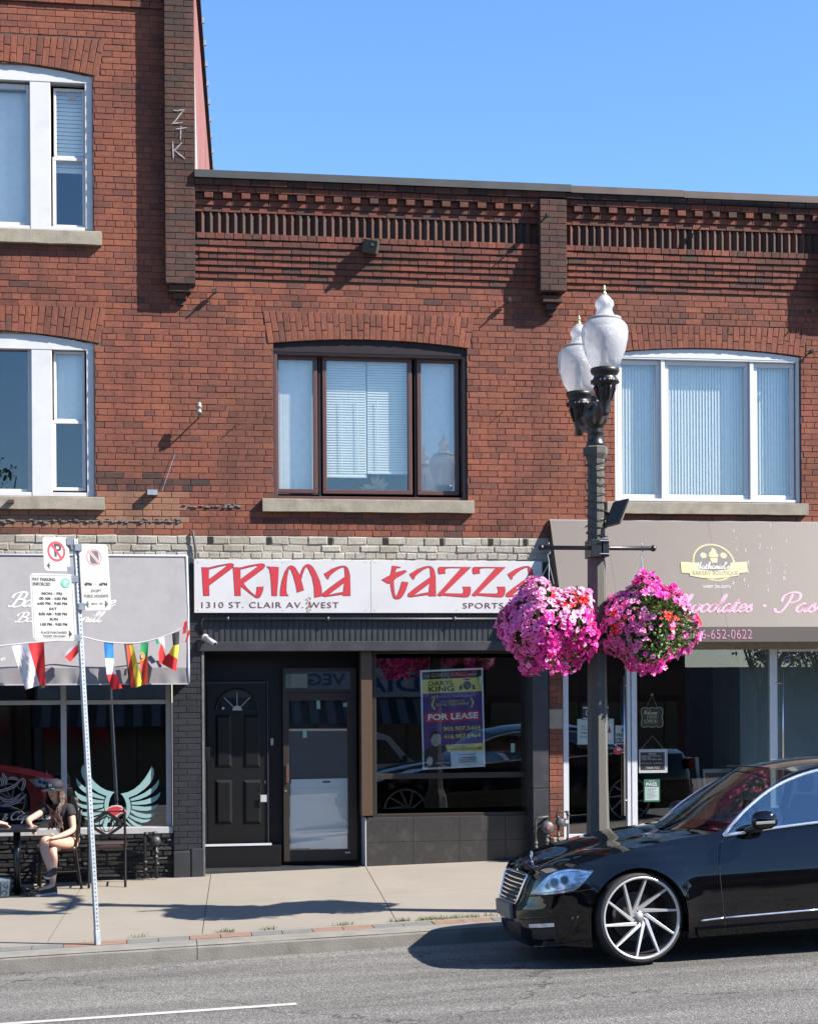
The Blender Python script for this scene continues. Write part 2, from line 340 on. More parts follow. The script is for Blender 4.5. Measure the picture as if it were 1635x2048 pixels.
def asphalt():
    m, t, b, N, L = nodes('asphalt'); b.inputs['Roughness'].default_value = 0.88; b.inputs['Specular IOR Level'].default_value = 0.3
    geo = N.new('ShaderNodeNewGeometry')
    vo = N.new('ShaderNodeTexVoronoi'); vo.inputs['Scale'].default_value = 95; L.new(geo.outputs['Position'], vo.inputs['Vector'])
    hs = N.new('ShaderNodeSeparateColor'); L.new(vo.outputs['Color'], hs.inputs[0])
    cr = N.new('ShaderNodeValToRGB'); cr.color_ramp.elements[0].color = (0.055,0.053,0.05,1); cr.color_ramp.elements[1].color = (0.19,0.186,0.175,1); e = cr.color_ramp.elements.new(0.6); e.color = (0.106,0.103,0.097,1)
    L.new(hs.outputs[0], cr.inputs[0])
    mp = N.new('ShaderNodeMapping'); mp.inputs['Scale'].default_value = (0.16, 1.5, 1); L.new(geo.outputs['Position'], mp.inputs[0])
    n1 = N.new('ShaderNodeTexNoise'); n1.inputs['Scale'].default_value = 1.6; n1.inputs['Detail'].default_value = 7; L.new(mp.outputs[0], n1.inputs['Vector'])
    m1 = N.new('ShaderNodeMapRange'); m1.inputs[1].default_value = 0.3; m1.inputs[2].default_value = 0.7; m1.inputs[3].default_value = 0.66; m1.inputs[4].default_value = 1.24; L.new(n1.outputs[0], m1.inputs[0])
    x = N.new('ShaderNodeMix'); x.data_type = 'RGBA'; x.blend_type = 'MULTIPLY'; x.inputs[0].default_value = 1; L.new(cr.outputs[0], x.inputs[6]); L.new(m1.outputs[0], x.inputs[7])
    # thin cracks
    v2 = N.new('ShaderNodeTexVoronoi'); v2.feature = 'DISTANCE_TO_EDGE'; v2.inputs['Scale'].default_value = 0.33; v2.inputs['Randomness'].default_value = 1
    nz = N.new('ShaderNodeTexNoise'); nz.inputs['Scale'].default_value = 2.5; nz.inputs['Detail'].default_value = 6; L.new(geo.outputs['Position'], nz.inputs['Vector'])
    va = N.new('ShaderNodeVectorMath'); va.operation = 'ADD'; L.new(geo.outputs['Position'], va.inputs[0]); L.new(nz.outputs['Color'], va.inputs[1]); L.new(va.outputs[0], v2.inputs['Vector'])
    ck = N.new('ShaderNodeMapRange'); ck.inputs[1].default_value = 0.0; ck.inputs[2].default_value = 0.008; ck.inputs[3].default_value = 0.35; ck.inputs[4].default_value = 1; L.new(v2.outputs['Distance'], ck.inputs[0])
    x2 = N.new('ShaderNodeMix'); x2.data_type = 'RGBA'; x2.blend_type = 'MULTIPLY'; x2.inputs[0].default_value = 1; L.new(x.outputs[2], x2.inputs[6]); L.new(ck.outputs[0], x2.inputs[7])
    L.new(x2.outputs[2], b.inputs['Base Color'])
    bp = N.new('ShaderNodeBump'); bp.inputs['Distance'].default_value = 0.006; bp.inputs['Strength'].default_value = 0.7; L.new(vo.outputs['Distance'], bp.inputs['Height']); L.new(bp.outputs[0], b.inputs['Normal'])
    return m
ASPHALT = asphalt()
# ================================================================ SETTING: ground, road, pavement
def sheet(name, m, xs, ys, zfun, parent=None, kind='structure'):
    mb = MB(); nx, ny = len(xs), len(ys)
    mb.add([(x, y, zfun(x, y)) for y in ys for x in xs], [(j*nx+i, j*nx+i+1, (j+1)*nx+i+1, (j+1)*nx+i) for j in range(ny-1) for i in range(nx-1)])
    return mb.build(name, m, parent, kind=kind, fixn=False)
GROUND = mat('packed earth', (0.16,0.14,0.11), 0.95, var=0.2, scale=3)
sheet('ground', GROUND, [-400, -60, 60, 400], [-400, -60, -28, 60, 400], lambda x, y: -2.2 + 0.02 * max(-60, min(60, x)))
road = sheet('road', ASPHALT, [-60 + 4*i for i in range(31)], [KY + 0.05, KY - 1.5, KY - 3.5, KY - 7, KY - 9, KY - 11, KY - 13, -28], lambda x, y: zr(x, y))
# painted lane line
def strip(name, x0, x1, y0a, y1a, y0b, y1b, m, parent, h=0.004):
    mb = MB(); n = 10
    for i in range(n):
        a, b = i / n, (i+1) / n
        def P(t, w): x = x0 + (x1-x0)*t; y = (y0a + (y0b-y0a)*t) if w == 0 else (y1a + (y1b-y1a)*t); return (x, y, zr(x, y) + h)
        mb.quad(P(a,1), P(b,1), P(b,0), P(a,0))
    return mb.build(name, m, parent)
strip('lane_line', -9.0, -2.02, -7.50, -7.60, -7.50, -7.60, PAINT_W, road)
# pavement bed, slabs, pavers, kerb stones
BED = mat('dark joint filler', (0.10,0.09,0.075), 0.95, var=0.2)
walk = sheet('pavement', BED, [-60 + 4*i for i in range(31)], [3.0, 0.0, -2.4, KY + 0.02], lambda x, y: (zs(x, y)) - 0.012)
jf = [-13.2,-11.3,-9.5,-7.6,-5.75,-3.87,-2.40,-0.53,1.33,3.2,5.05,6.9,8.8,10.6]; jk = [-13.5,-11.6,-9.7,-7.9,-6.0,-4.05,-2.63,-0.79,1.05,2.9,4.75,6.6,8.5,10.4]
YR = [0.35, 0.0, -2.25, -4.20]
def slab(xs4, name, m, parent, zoff=0.0, thick=0.05):
    (xa, ya), (xb, yb), (xc, yc), (xd, yd) = xs4     # front-left, front-right, back-right, back-left
    top = [(x, y, zs(x, y) + zoff) for x, y in xs4]; bot = [(x, y, z - thick) for x, y, z in top]
    mb = MB(); mb.hexa(bot + top); return mb.build(name, m, parent)
def jx(i, y):
    t = (y - 0.0) / (KY + 0.4); return jf[i] + (jk[i] - jf[i]) * t
for i in range(len(jf) - 1):
    for r in range(3):
        g = 0.004; ya, yb = YR[r] - (0.004 if r == 2 else 0), YR[r+1] + (0.004 if r else 0)
        slab([(jx(i,yb)+g, yb), (jx(i+1,yb)-g, yb), (jx(i+1,ya)-g, ya), (jx(i,ya)+g, ya)], 'paving_slab', CONC, walk, zoff=0.0)
x = -13.0; i = 0
while x < 10:
    slab([(x+0.004, -4.50), (x+0.281, -4.50), (x+0.281, -4.285), (x+0.004, -4.285)], 'paver', PAV_R if (i // 2) % 2 == 0 else PAV_G, walk, zoff=rnd.uniform(-0.003, 0.003)); x += 0.285; i += 1
strips = [-13.0 + 3.1 * k for k in range(9)]
for a in strips: slab([(a+0.003, -4.28), (a+3.097, -4.28), (a+3.097, -4.206), (a+0.003, -4.206)], 'edge_strip', CONC, walk)
kj = -2.68 - 3.4 * 3
for k in range(8):
    a, b = kj + 3.4 * k + 0.004, kj + 3.4 * (k+1) - 0.004; mb = MB(); n = 8
    prof = [(-4.505, -0.35), (-4.505, 0.002), (-4.74, 0.0), (-4.772, -0.008), (-4.788, -0.03), (-4.80, -0.35)]
    vs, fs = [], []
    for i in range(n+1):
        xx = a + (b-a) * i / n
        for q, (y, dz) in enumerate(prof):
            w = rnd.uniform(-0.004, 0.004) if q in (2,3,4) else 0
            vs.append((xx, y + w, zk(xx) + dz + (w * 0.5 if q != 4 else rnd.uniform(-0.006, 0.004))))
    P = len(prof)
    for i in range(n):
        for q in range(P-1): fs.append((i*P+q, i*P+q+1, (i+1)*P+q+1, (i+1)*P+q))
    fs += [tuple(range(P))[::-1], tuple(n*P+q for q in range(P))]
    mb.add(vs, fs); mb.build('kerb_stone', KERB, walk, fixn=True)

# ================================================================ BRICKWORK
BL, BH, JT = 0.219, 0.0742, 0.0068
BRK = {}
def brick_mesh(m, k):
    key = (m.name, k)
    if key not in BRK:
        r = random.Random(hash(m.name) % 99 + k * 7); e = 0.0035; w = 0.0016; d = 0.055
        if m is BR_BEIGE: e, w = 0.009, 0.005
        a, b = BL - JT, BH - JT; mb = MB()
        def ring(y, ins, j): return [(sx * (a/2 - ins) + r.uniform(-j, j), y + (r.uniform(-0.0012, 0.0012) if j else 0), sz * (b/2 - ins) + r.uniform(-j, j)) for sx, sz in ((-1,-1),(1,-1),(1,1),(-1,1))]
        vs = ring(d, 0, 0) + ring(e, 0, w) + ring(0.0, e, w)
        fs = [(8,9,10,11)]
        for i in range(4):
            n = (i+1) % 4; fs += [(i, n, 4+n, 4+i), (4+i, 4+n, 8+n, 8+i)]
        mb.add(vs, fs); me = bpy.data.meshes.new('brick'); me.from_pydata(mb.v, [], mb.f); me.materials.append(m); me.update(); BRK[key] = me
    return BRK[key]
class Bricks:
    def __init__(s): s.L = []
    def put(s, cx, cz, w, h, y, m, rot=0.0, pri=0): s.L.append((cx, cz, w, h, y, m, rot, pri))
    def course(s, x0, x1, zc, m, y=0.0, L=BL, ph=0.0, holes=(), h=BH, jit=0.002, skip=0.0, pri=0, pick=None):
        """one row of bricks from x0 to x1, cut at the openings in holes (xa,xb,za,zb)"""
        segs = [(x0, x1)]
        for xa, xb, za, zb in holes:
            if za < zc < zb:
                ns = []
                for a, b in segs:
                    if xb <= a or xa >= b: ns.append((a, b)); continue
                    if xa > a: ns.append((a, xa))
                    if xb < b: ns.append((xb, b))
                segs = ns
        for a, b in segs:
            x = x0 - L + ph
            while x < b:
                p, q = max(x, a), min(x + L, b); x += L
                if q - p < 0.035: continue
                if skip and rnd.random() < skip: continue
                mm = pick(p, q, zc) if pick else m
                s.put((p+q)/2 + rnd.uniform(-0.001, 0.001), zc + rnd.uniform(-jit, jit)*0.5, q - p - JT, h - JT + rnd.uniform(-jit, jit), y + rnd.uniform(-jit, jit), mm, rnd.uniform(-0.006, 0.006), pri)
    def emit(s, parent, seen=None, limit=298):
        L = s.L
        def key(b):
            vis = 1 if (seen is None or seen(b[0], b[1])) else 0
            return (-vis, -b[7], -round(b[2]*b[3], 4))
        order = sorted(range(len(L)), key=lambda i: (key(L[i]), rnd.random()))
        mats = []; mb = MB(); r = random.Random(5)
        for n, i in enumerate(order):
            cx, cz, w, h, y, m, rot, pri = L[i]; me = brick_mesh(m, r.randrange(6))
            if n < limit:
                o = bpy.data.objects.new('brick', me); C.objects.link(o); o.location = (cx, y, cz); o.rotation_euler = (0, rot, 0); o.scale = (w / (BL-JT), 1, h / (BH-JT))
                o.parent = parent; o.matrix_parent_inverse = parent.matrix_basis.inverted()
            else:
                if m not in mats: mats.append(m)
                mb.cur = mats.index(m); c_, s_ = cos(rot), sin(rot); sx, sz = w / (BL-JT), h / (BH-JT)
                mb.add([(cx + v.co.x*sx*c_ + v.co.z*sz*s_, y + v.co.y, cz - v.co.x*sx*s_ + v.co.z*sz*c_) for v in me.vertices], [tuple(p.vertices) for p in me.polygons])
        if mb.f: mb.build('brickwork', mats, parent, kind='stuff')
def wall(x0, x1, z0, z1, y, holes, m, parent, name='wall', back=0.25):
    """mortar bed behind the bricks, pierced by the openings"""
    xs = sorted({x0, x1} | {min(max(v, x0), x1) for h in holes for v in h[:2]}); zz = sorted({z0, z1} | {min(max(v, z0), z1) for h in holes for v in h[2:]})
    mb = MB()
    for i in range(len(xs)-1):
        for j in range(len(zz)-1):
            a, b, c, d = xs[i], xs[i+1], zz[j], zz[j+1]; mx, mz = (a+b)/2, (c+d)/2
            if any(h[0] < mx < h[1] and h[2] < mz < h[3] for h in holes): continue
            mb.quad((a, y, c), (b, y, c), (b, y, d), (a, y, d)); mb.quad((a, back, c), (a, back, d), (b, back, d), (b, back, c))
    for xa, xb, za, zb in holes:
        if xa < x0 - 0.01 or za < z0 - 0.01: continue
        mb.quad((xa, y, za), (xa, y, zb), (xa, back, zb), (xa, back, za)); mb.quad((xb, y, za), (xb, back, za), (xb, back, zb), (xb, y, zb))
        mb.quad((xa, y, zb), (xb, y, zb), (xb, back, zb), (xa, back, zb)); mb.quad((xa, y, za), (xa, back, za), (xb, back, za), (xb, y, za))
    mb.quad((x0, y, z1), (x1, y, z1), (x1, back, z1), (x0, back, z1)); mb.quad((x0, y, z0), (x0, y, z1), (x0, back, z1), (x0, back, z0)); mb.quad((x1, y, z0), (x1, back, z0), (x1, back, z1), (x1, y, z1))
    return mb.build(name, m, parent)
def arch(B, parent, xl, xr, zs_, rise, ztop, m, y=-0.004, fan=0.16, step=0.0745):
    """flat-topped segmental arch of bricks on end: long and short pieces alternate"""
    cx, hw = (xl+xr)/2, (xr-xl)/2; n = int(round((xr - xl + 0.10) / step)); lo = lambda t: zs_ + rise * (1 - t*t)
    ring = MB()
    for i in range(n):
        t = (i + 0.5) / n * 2 - 1; ang = t * fan; zb = lo(min(1, abs(t))); H = ztop - zb
        xb = cx + t * hw * 1.0; dirv = (sin(ang), cos(ang)); Lh = H / cos(ang)
        parts = [0.64, 0.36] if i % 2 == 0 else [0.35, 0.65]
        if rnd.random() < 0.15: parts = [0.5, 0.5]
        s0 = 0.0
        for f in parts:
            ln = Lh * f - 0.008; mid = s0 + Lh * f / 2; s0 += Lh * f
            B.put(xb + dirv[0]*mid, zb + dirv[1]*mid, ln, step - JT + rnd.uniform(-0.002, 0.002), y + rnd.uniform(-0.003, 0.003), m, ang - pi/2 + rnd.uniform(-0.012, 0.012), 3)
        ax = xb - step*0.55; bx = xb + step*0.55
        ring.hexa([(ax, 0.006 + i*1e-5, zb+0.003), (bx, 0.006 + i*1e-5, zb+0.003), (bx, 0.11, zb+0.003), (ax, 0.11, zb+0.003), (ax+dirv[0]*Lh, 0.006 + i*1e-5, ztop), (bx+dirv[0]*Lh, 0.006 + i*1e-5, ztop), (bx+dirv[0]*Lh, 0.11, ztop), (ax+dirv[0]*Lh, 0.11, ztop)])
    ring.build('arch_mortar', MORTAR, parent)
def sawtooth(parent, x0, x1, z0, z1, y, m, B=None):
    """row of bricks set on end at 45 degrees"""
    s_ = 0.068; st = 0.0965; n = int((x1 - x0) / st); d = s_ * 0.7071; keys = []
    me = MB(); me.box(-s_/2, s_/2, -s_/2, s_/2, 0, z1 - z0 - 0.012); mesh = bpy.data.meshes.new('tooth_brick'); mesh.from_pydata(me.v, [], me.f); mesh.materials.append(m); mesh.update()
    for i in range(n):
        o = bpy.data.objects.new('tooth_brick', mesh); C.objects.link(o); o.location = (x0 + (i + 0.55) * st, y + rnd.uniform(-0.003, 0.003), z0 + 0.006); o.rotation_euler = (0, 0, pi/4 + rnd.uniform(-0.05, 0.05))
        o.parent = parent; o.matrix_parent_inverse = parent.matrix_basis.inverted()
def seen(x, z): return -4.95 < x < 5.35 and z < 10.2

# ---------------------------------------------------------------- shared levels from the photograph (front plane y = 0)
XL0, XP0, XP1 = -7.0, W(329, 300, 0).x, W(388, 300, 0).x          # left building, its pilaster
XC1, XQ0, XQ1, XR1 = W(1124, 500, 0).x, W(1072, 500, 0).x, W(1124, 500, 0).x, 6.9
ZBAND = W(388, 1071, 0).z                                         # top of the cream painted band
ZSIGN = W(388, 1121, 0).z
ZCOR = 6.855; ZSAW0, ZSAW1 = 7.375, 7.625; ZTOP = 8.0
PRJ = 0.17
left = thing('brick_building', 'taller red brick building with white windows at the left edge', 'building', (-4.8, 0, -0.3))
mid = thing('brick_building', 'two-storey red brick building with the brown window above the white sign', 'building', (-0.4, 0, -0.2))
right = thing('brick_building', 'two-storey red brick building above the taupe bakery awning', 'building', (4.2, 0, -0.15))
# window openings (rectangles of the mortar bed)
wc = RP(547, 690, 934, 998, 0); WC = (wc[0], wc[1], W(735, 1000, 0).z, W(735, 679, 0).z)
wr = RP(1229, 700, 1601, 1003, 0); WR_ = (wr[0], wr[1], W(1420, 1004, 0).z, W(1420, 697, 0).z)
XLW1 = W(186, 300, 0).x; XLW0 = XLW1 - 2.55
WLU = (XLW0, XLW1, W(90, 458, 0).z, W(-20, 124, 0).z); WLL = (XLW0, XLW1, W(90, 992, 0).z, W(-20, 664, 0).z)
zc0 = lambda z0, k: z0 + BH * (k + 0.5)

# ---- courses run straight through the three fronts; each brick belongs to the building it stands in
BM_, BL_, BR_, row, z = Bricks(), Bricks(), Bricks(), 0, ZBAND
AC = (W(536, 690, 0).x, W(938, 690, 0).x, W(735, 692, 0).z, W(735, 627, 0).z)
AR = (W(1232, 705, 0).x, W(1606, 705, 0).x, W(1420, 709, 0).z, W(1420, 652, 0).z)
ALX = (XLW0 - 0.07, XLW1 + 0.06)
ALU_ = (ALX[0], ALX[1], W(90, 146, 0).z - 0.01, W(90, 73, 0).z); ALL_ = (ALX[0], ALX[1], W(90, 683, 0).z - 0.01, W(90, 612, 0).z)
holes = [WC, WR_, WLU, WLL] + [(q[0] - 0.03, q[1] + 0.03, q[2], q[3]) for q in (AC, AR, ALU_, ALL_)]
TANX1, TANZ = W(362, 1030, 0).x, W(270, 982, 0).z
def pickl(p, q, zc):
    x = (p+q)/2
    if ZBAND + BH < zc < TANZ and x < TANX1: return BR_TAN
    if TANZ < zc < TANZ + 2.6*BH and XLW1 < x < TANX1 + 0.25 and rnd.random() < 0.6: return BR_DARK      # old canopy line
    if zc < ZBAND + 3*BH and x > TANX1 and rnd.random() < 0.42: return BR_BAND
    if zc > ZCOR - 7*BH and zc < ZCOR and rnd.random() < 0.22: return BR_BAND
    return BR_RED
T = Bricks()
while z + BH <= 11.0:
    hd = row % 6 == 1; up = z + BH > ZCOR + 0.01
    T.course(XL0, XP0 if z > 6.76 else XR1, z + BH/2, BR_RED, y=-0.03 if z > W(200, 14, 0).z else 0.0, L=BL/2 if hd else BL, ph=(0.03 if hd else (row % 2) * BL/2 + rnd.uniform(-0.012, 0.012)), holes=holes, pick=pickl)
    if z > 6.76 and not up: T.course(XP1, XR1, z + BH/2, BR_RED, L=BL/2 if hd else BL, ph=(row % 2) * BL/2, holes=holes)
    z += BH; row += 1
for q in T.L: (BL_ if q[0] < XP1 else BM_ if q[0] < XC1 else BR_).L.append(q)
B = BM_
arch(B, mid, AC[0], AC[1], AC[2], 0.075, AC[3], BR_RED)
def parapet(B, x0, x1, top, par, hdrmat):
    z = ZCOR; prj = [0.016, 0.033, 0.05, 0.067, 0.084, 0.10]
    for k in range(6):
        hd = k == 3
        B.course(x0, x1, z + BH/2, BR_BAND, y=-prj[k], L=BL/2 if hd else BL, ph=(k % 2) * BL/2 + 0.05, jit=0.0018); z += BH
    B.course(x0, x1, ZSAW0 - BH/2 + 0.002, BR_BAND, y=-0.112, L=BL/2, ph=0.02)
    sawtooth(par, x0 + 0.03, x1 - 0.0, ZSAW0, ZSAW1, -0.045, BR_DARK)
    z = ZSAW1
    B.course(x0, x1, z + BH/2, BR_BAND, y=-0.085, ph=0.1); z += BH
    B.course(x0, x1, z + BH/2, BR_BAND, y=-0.10, ph=0.0); z += BH
    n = 0; xx = x0
    while xx < x1 - 0.05:
        B.put(xx + BL/4, z + BH/2, BL/2 - JT, BH - JT, -0.15 if n % 2 else -0.105, BR_BAND, rnd.uniform(-0.01, 0.01), 2); xx += BL/2; n += 1
    z += BH
    B.course(x0, x1, z + BH/2, BR_BAND, y=-0.155, ph=0.06); z += BH
    B.course(x0, x1, z + BH/2, top, y=-0.19, ph=0.0, h=ZTOP - z, pri=2)
    # solid bed behind the projecting courses
    mb = MB(); mb.box(x0, x1, 0.0, 0.24, ZCOR - 0.0, ZTOP); mb.box(x0, x1, -0.07, 0.001, ZSAW0 - BH + 0.004, ZSAW0 - 0.002); mb.box(x0, x1, -0.075, 0.001, ZSAW1 + 0.004, ZTOP - 0.001)
    mb.box(x0, x1, -0.14, -0.074, ZTOP - 2*BH, ZTOP - 0.003)
    for k in range(6): mb.box(x0, x1, -prj[k]+0.007, 0.002, ZCOR+BH*k+0.002, ZCOR+BH*(k+1)-0.0025)
    mb.build('parapet_bed', MORTAR, par)
parapet(B, XP1, XQ0, BR_TOP, mid, None)
# small pilaster between the middle and the right building
def pilaster(B, x0, x1, z0, z1, y, par, m, side=True):
    z = z1; k = 0; w = x1 - x0
    while z - BH >= z0 - 0.01:
        zc = z - BH/2
        if k % 2: B.put(x0 + w*0.33, zc, w*0.66 - JT, BH - JT, -y, m, 0, 2); B.put(x0 + w*0.83, zc, w*0.34 - JT, BH - JT, -y, m, 0, 2)
        else: B.put(x0 + w*0.17, zc, w*0.34 - JT, BH - JT, -y, m, 0, 2); B.put(x0 + w*0.67, zc, w*0.66 - JT, BH - JT, -y, m, 0, 2)
        z -= BH; k += 1
    mb = MB(); mb.box(x0 + 0.004, x1 - 0.004, -y + 0.008, 0.02, z, z1)
    zz = z0
    sd = MB(); q = z1                                   # brick returns on both sides
    while q - BH >= z0 - 0.01:
        for xx, s_ in ((x0, -1), (x1, 1)): sd.box(xx - 0.003*s_*1.0, xx + 0.003*s_, -y + 0.006, -0.002, q - BH + JT/2, q - JT/2)
        q -= BH
    sd.build('return_brick', m, par, kind='stuff')
    cx = (x0+x1)/2
    for i, (f, h, yy) in enumerate(((0.74, 0.085, 0.75), (0.44, 0.075, 0.5), (0.24, 0.07, 0.28))):
        o = MB(); o.box(cx - w*f/2, cx + w*f/2, -y*yy, 0.01, zz - h, zz - 0.004); o.build('corbel_stone', m, par, bevel=0.006); zz -= h
    mb.build('pilaster_core', MORTAR, par)
pilaster(B, XQ0, XQ1, 6.745, 7.90, 0.21, mid, BR_DARK)
mb = MB(); mb.box(XQ0, XQ1, -0.19, 0.24, 7.93, ZTOP); mb.build('pier_cap', BR_DARK, mid); mb = MB(); mb.box(XQ0 + 0.001, XQ1 - 0.001, 0.012, 0.24, ZCOR, 7.94); mb.build('pier_bed', MORTAR, mid)
# cream painted band under the windows
z = ZBAND; row = 0
BB = []
putlog = [W(q, 1085, 0).x for q in (420, 537, 661, 770, 883, 980, 1050)]
for k, (h, L_) in enumerate(((0.105, 0.235), (0.085, 0.235), (0.083, 0.125), (0.085, 0.24))):
    zc = z - h/2
    hl = [(q - 0.03, q + 0.03, z - h - 0.01, z + 0.01) for q in putlog] if k == 0 else []
    B.course(XP1 - 0.08, W(1097, 1100, 0).x, zc, BR_BEIGE, y=-0.004, L=L_, ph=0.05 * k + (0.11 if k % 2 else 0), h=h, jit=0.006, holes=hl, pri=1); z -= h
for q in putlog: mb = MB(); mb.box(q - 0.026 + rnd.uniform(-.006,.006), q + 0.026, -0.001, 0.0035, ZBAND - 0.10, ZBAND - 0.012); mb.build('putlog_hole', mat('near black hole', (0.02,0.017,0.014), 0.95), mid)  # shallow near-black plate set into each gap
wall(XP1, XC1, ZBAND + 0.001, ZCOR + 0.02, 0.0065, [WC], MORTAR, mid)
wall(XP1, W(1097, 1100, 0).x, 2.42, ZBAND, 0.0045, [], MORTAR_L, mid, 'band_bed')
B.emit(mid, seen)

# ---- right building brickwork
B = BR_
arch(B, right, AR[0], AR[1], AR[2], 0.075, AR[3], BR_RED)
parapet(B, XQ1, XR1, BR_GREY, right, None)
pilaster(B, W(1636, 600, 0).x, W(1690, 600, 0).x, 6.745, 7.90, 0.21, right, BR_DARK)
wall(XC1, XR1, ZBAND + 0.001, ZCOR + 0.02, 0.0065, [WR_], MORTAR, right)
mb = MB(); mb.box(W(1098, 1100, 0).x, XR1, 0.02, 0.24, 2.42, ZBAND); mb.build('band_bed', MORTAR_L, right)
B.emit(right, seen)
# red brick column with a stone block beside the bakery window
col = RP(1098, 1340, 1125, 1700, 0.0); B = Bricks(); z = zf(col[0]); k = 0
zst = (W(1110, 1456, 0).z, W(1110, 1420, 0).z)
while z < 2.45:
    if not (zst[0] - 0.03 < z + BH/2 < zst[1] + 0.03):
        w = col[1] - col[0]
        if k % 2: B.put(col[0] + w/2, z + BH/2, w - JT, BH - JT, -0.0, BR_RED)
        else: B.put(col[0] + w*0.3, z + BH/2, w*0.6 - JT, BH - JT, 0.0, BR_RED); B.put(col[0] + w*0.8, z + BH/2, w*0.4 - JT, BH - JT, 0.0, BR_RED)
    z += BH; k += 1
mb = MB(); mb.box(col[0], col[1], 0.006, 0.24, -0.4, 2.5); colm = mb.build('brick_pier', MORTAR, right)
for cx, cz, w, h, y, m_, r_, p_ in B.L:
    o = bpy.data.objects.new('brick', brick_mesh(BR_RED, rnd.randrange(6))); C.objects.link(o); o.location = (cx, y, cz); o.scale = (w/(BL-JT), 1, h/(BH-JT)); o.parent = colm
mb = MB(); mb.box(col[0], col[1], -0.004, 0.05, zst[0] - 0.01, zst[1] + 0.01); mb.build('stone_block', STONE, colm, bevel=0.004)
mb = MB(); mb.box(col[0] - 0.0, col[1], -0.05, 0.05, zf(col[0]) - 0.1, zf(col[0]) + 0.28); mb.build('pier_plinth', STONE, colm, bevel=0.01)

# ---- left building brickwork
B = BL_
arch(B, left, ALX[0], ALX[1], ALU_[2], 0.13, ALU_[3], BR_RED, fan=0.2); arch(B, left, ALX[0], ALX[1], ALL_[2], 0.13, ALL_[3], BR_RED, fan=0.2)
pilaster(B, XP0, XP1, 6.745, 11.05, PRJ, left, BR_DARK)
z = ZBAND
for k, (h, L_) in enumerate(((0.105, 0.235), (0.085, 0.235), (0.083, 0.125), (0.085, 0.24))):
    B.course(XL0, XP1 - 0.082, z - h/2, BR_BEIGE, y=-0.004, L=L_, ph=0.05 * k + (0.11 if k % 2 else 0), h=h, jit=0.007, pri=1); z -= h
wall(XL0, XP1, ZBAND + 0.001, 11.1, 0.0065, [WLU, WLL], MORTAR, left)
wall(XL0, XP1 - 0.001, 2.40, ZBAND, 0.0045, [], MORTAR_L, left, 'band_bed')
B.emit(left, seen)
# rough mortar ledge left from a removed canopy
mb = MB()
for i in range(110):
    px = rnd.uniform(-40, 362); p = W(px, 1041 + rnd.uniform(-4, 5), 0); s_ = rnd.uniform(0.004, 0.012)
    mb.obox((p.x, -0.008, p.z), (s_*1.8, 0, s_*rnd.uniform(-0.5, 0.5)), (0, s_*0.9, 0), (-s_*0.2, 0, s_*0.6))
mb.box(W(-40, 1040, 0).x, W(350, 1042, 0).x, -0.010, 0.01, W(200, 1042.5, 0).z, W(200, 1040.5, 0).z)
for i in range(26):
    p = W(rnd.uniform(368, 480), 1012 + rnd.uniform(-3, 3), 0); s_ = rnd.uniform(0.005, 0.012); mb.obox((p.x, -0.004, p.z), (s_*2, 0, 0), (0, s_, 0), (0, 0, s_*0.6))
mb.build('mortar_scar', mat('old mortar', (0.30,0.28,0.25), 0.95, var=0.25, scale=40, bump=0.006), left)
# side wall of the taller building above the lower roof: red painted, skewed lot line, coping with clips
SK = Vector((sin(R(3.3)), cos(R(3.3)), 0)); p0 = Vector((XP1 - 0.003, -0.13, 0))
def side_paint():
    m, t, b, N, L = nodes('peeling red wall paint'); b.inputs['Roughness'].default_value = 0.8
    geo = N.new('ShaderNodeNewGeometry'); mp = N.new('ShaderNodeMapping'); mp.inputs['Scale'].default_value = (5, 5, 0.35); L.new(geo.outputs['Position'], mp.inputs[0])
    no = N.new('ShaderNodeTexNoise'); no.inputs['Scale'].default_value = 2.0; no.inputs['Detail'].default_value = 9; L.new(mp.outputs[0], no.inputs['Vector'])
    cr = N.new('ShaderNodeValToRGB'); cr.color_ramp.elements[0].position = 0.35; cr.color_ramp.elements[0].color = (0.12,0.04,0.036,1); cr.color_ramp.elements[1].position = 0.62; cr.color_ramp.elements[1].color = (0.22,0.085,0.072,1)
    L.new(no.outputs[0], cr.inputs[0]); L.new(cr.outputs[0], b.inputs['Base Color'])
    return m
SIDE = side_paint(); zb, zt = 7.5, 10.6; Ls = 11.0
q0, q1 = p0, p0 + SK * Ls; th = Vector((-0.25, 0, 0))
mb = MB(); mb.hexa([Vector((*q0.xy, zb)), Vector((*q1.xy, zb)), Vector((*q1.xy, zb)) + th, Vector((*q0.xy, zb)) + th, Vector((*q0.xy, zt)), Vector((*q1.xy, zt)), Vector((*q1.xy, zt)) + th, Vector((*q0.xy, zt)) + th]); mb.build('side_wall', SIDE, left, fixn=True)
nrm = Vector((SK.y, -SK.x, 0))
mb = MB(); e = nrm * 0.05
a0, a1 = q0 + e, q1 + e
mb.hexa([Vector((*a0.xy, zt)), Vector((*a1.xy, zt)), Vector((*a1.xy, zt)) + th*1.2, Vector((*a0.xy, zt)) + th*1.2, Vector((*a0.xy, zt+0.07)), Vector((*a1.xy, zt+0.07)), Vector((*a1.xy, zt+0.07)) + th*1.2, Vector((*a0.xy, zt+0.07)) + th*1.2]); mb.build('side_coping', HEADER, left, fixn=True)
for i in range(14):
    p = a0 + SK * (0.4 + i * 0.75); mb = MB(); mb.obox((p.x + 0.012, p.y, zt + 0.03), (0.02, 0, 0), (0, 0.02, 0), (0, 0, 0.035)); mb.build('coping_clip', STEEL, left)
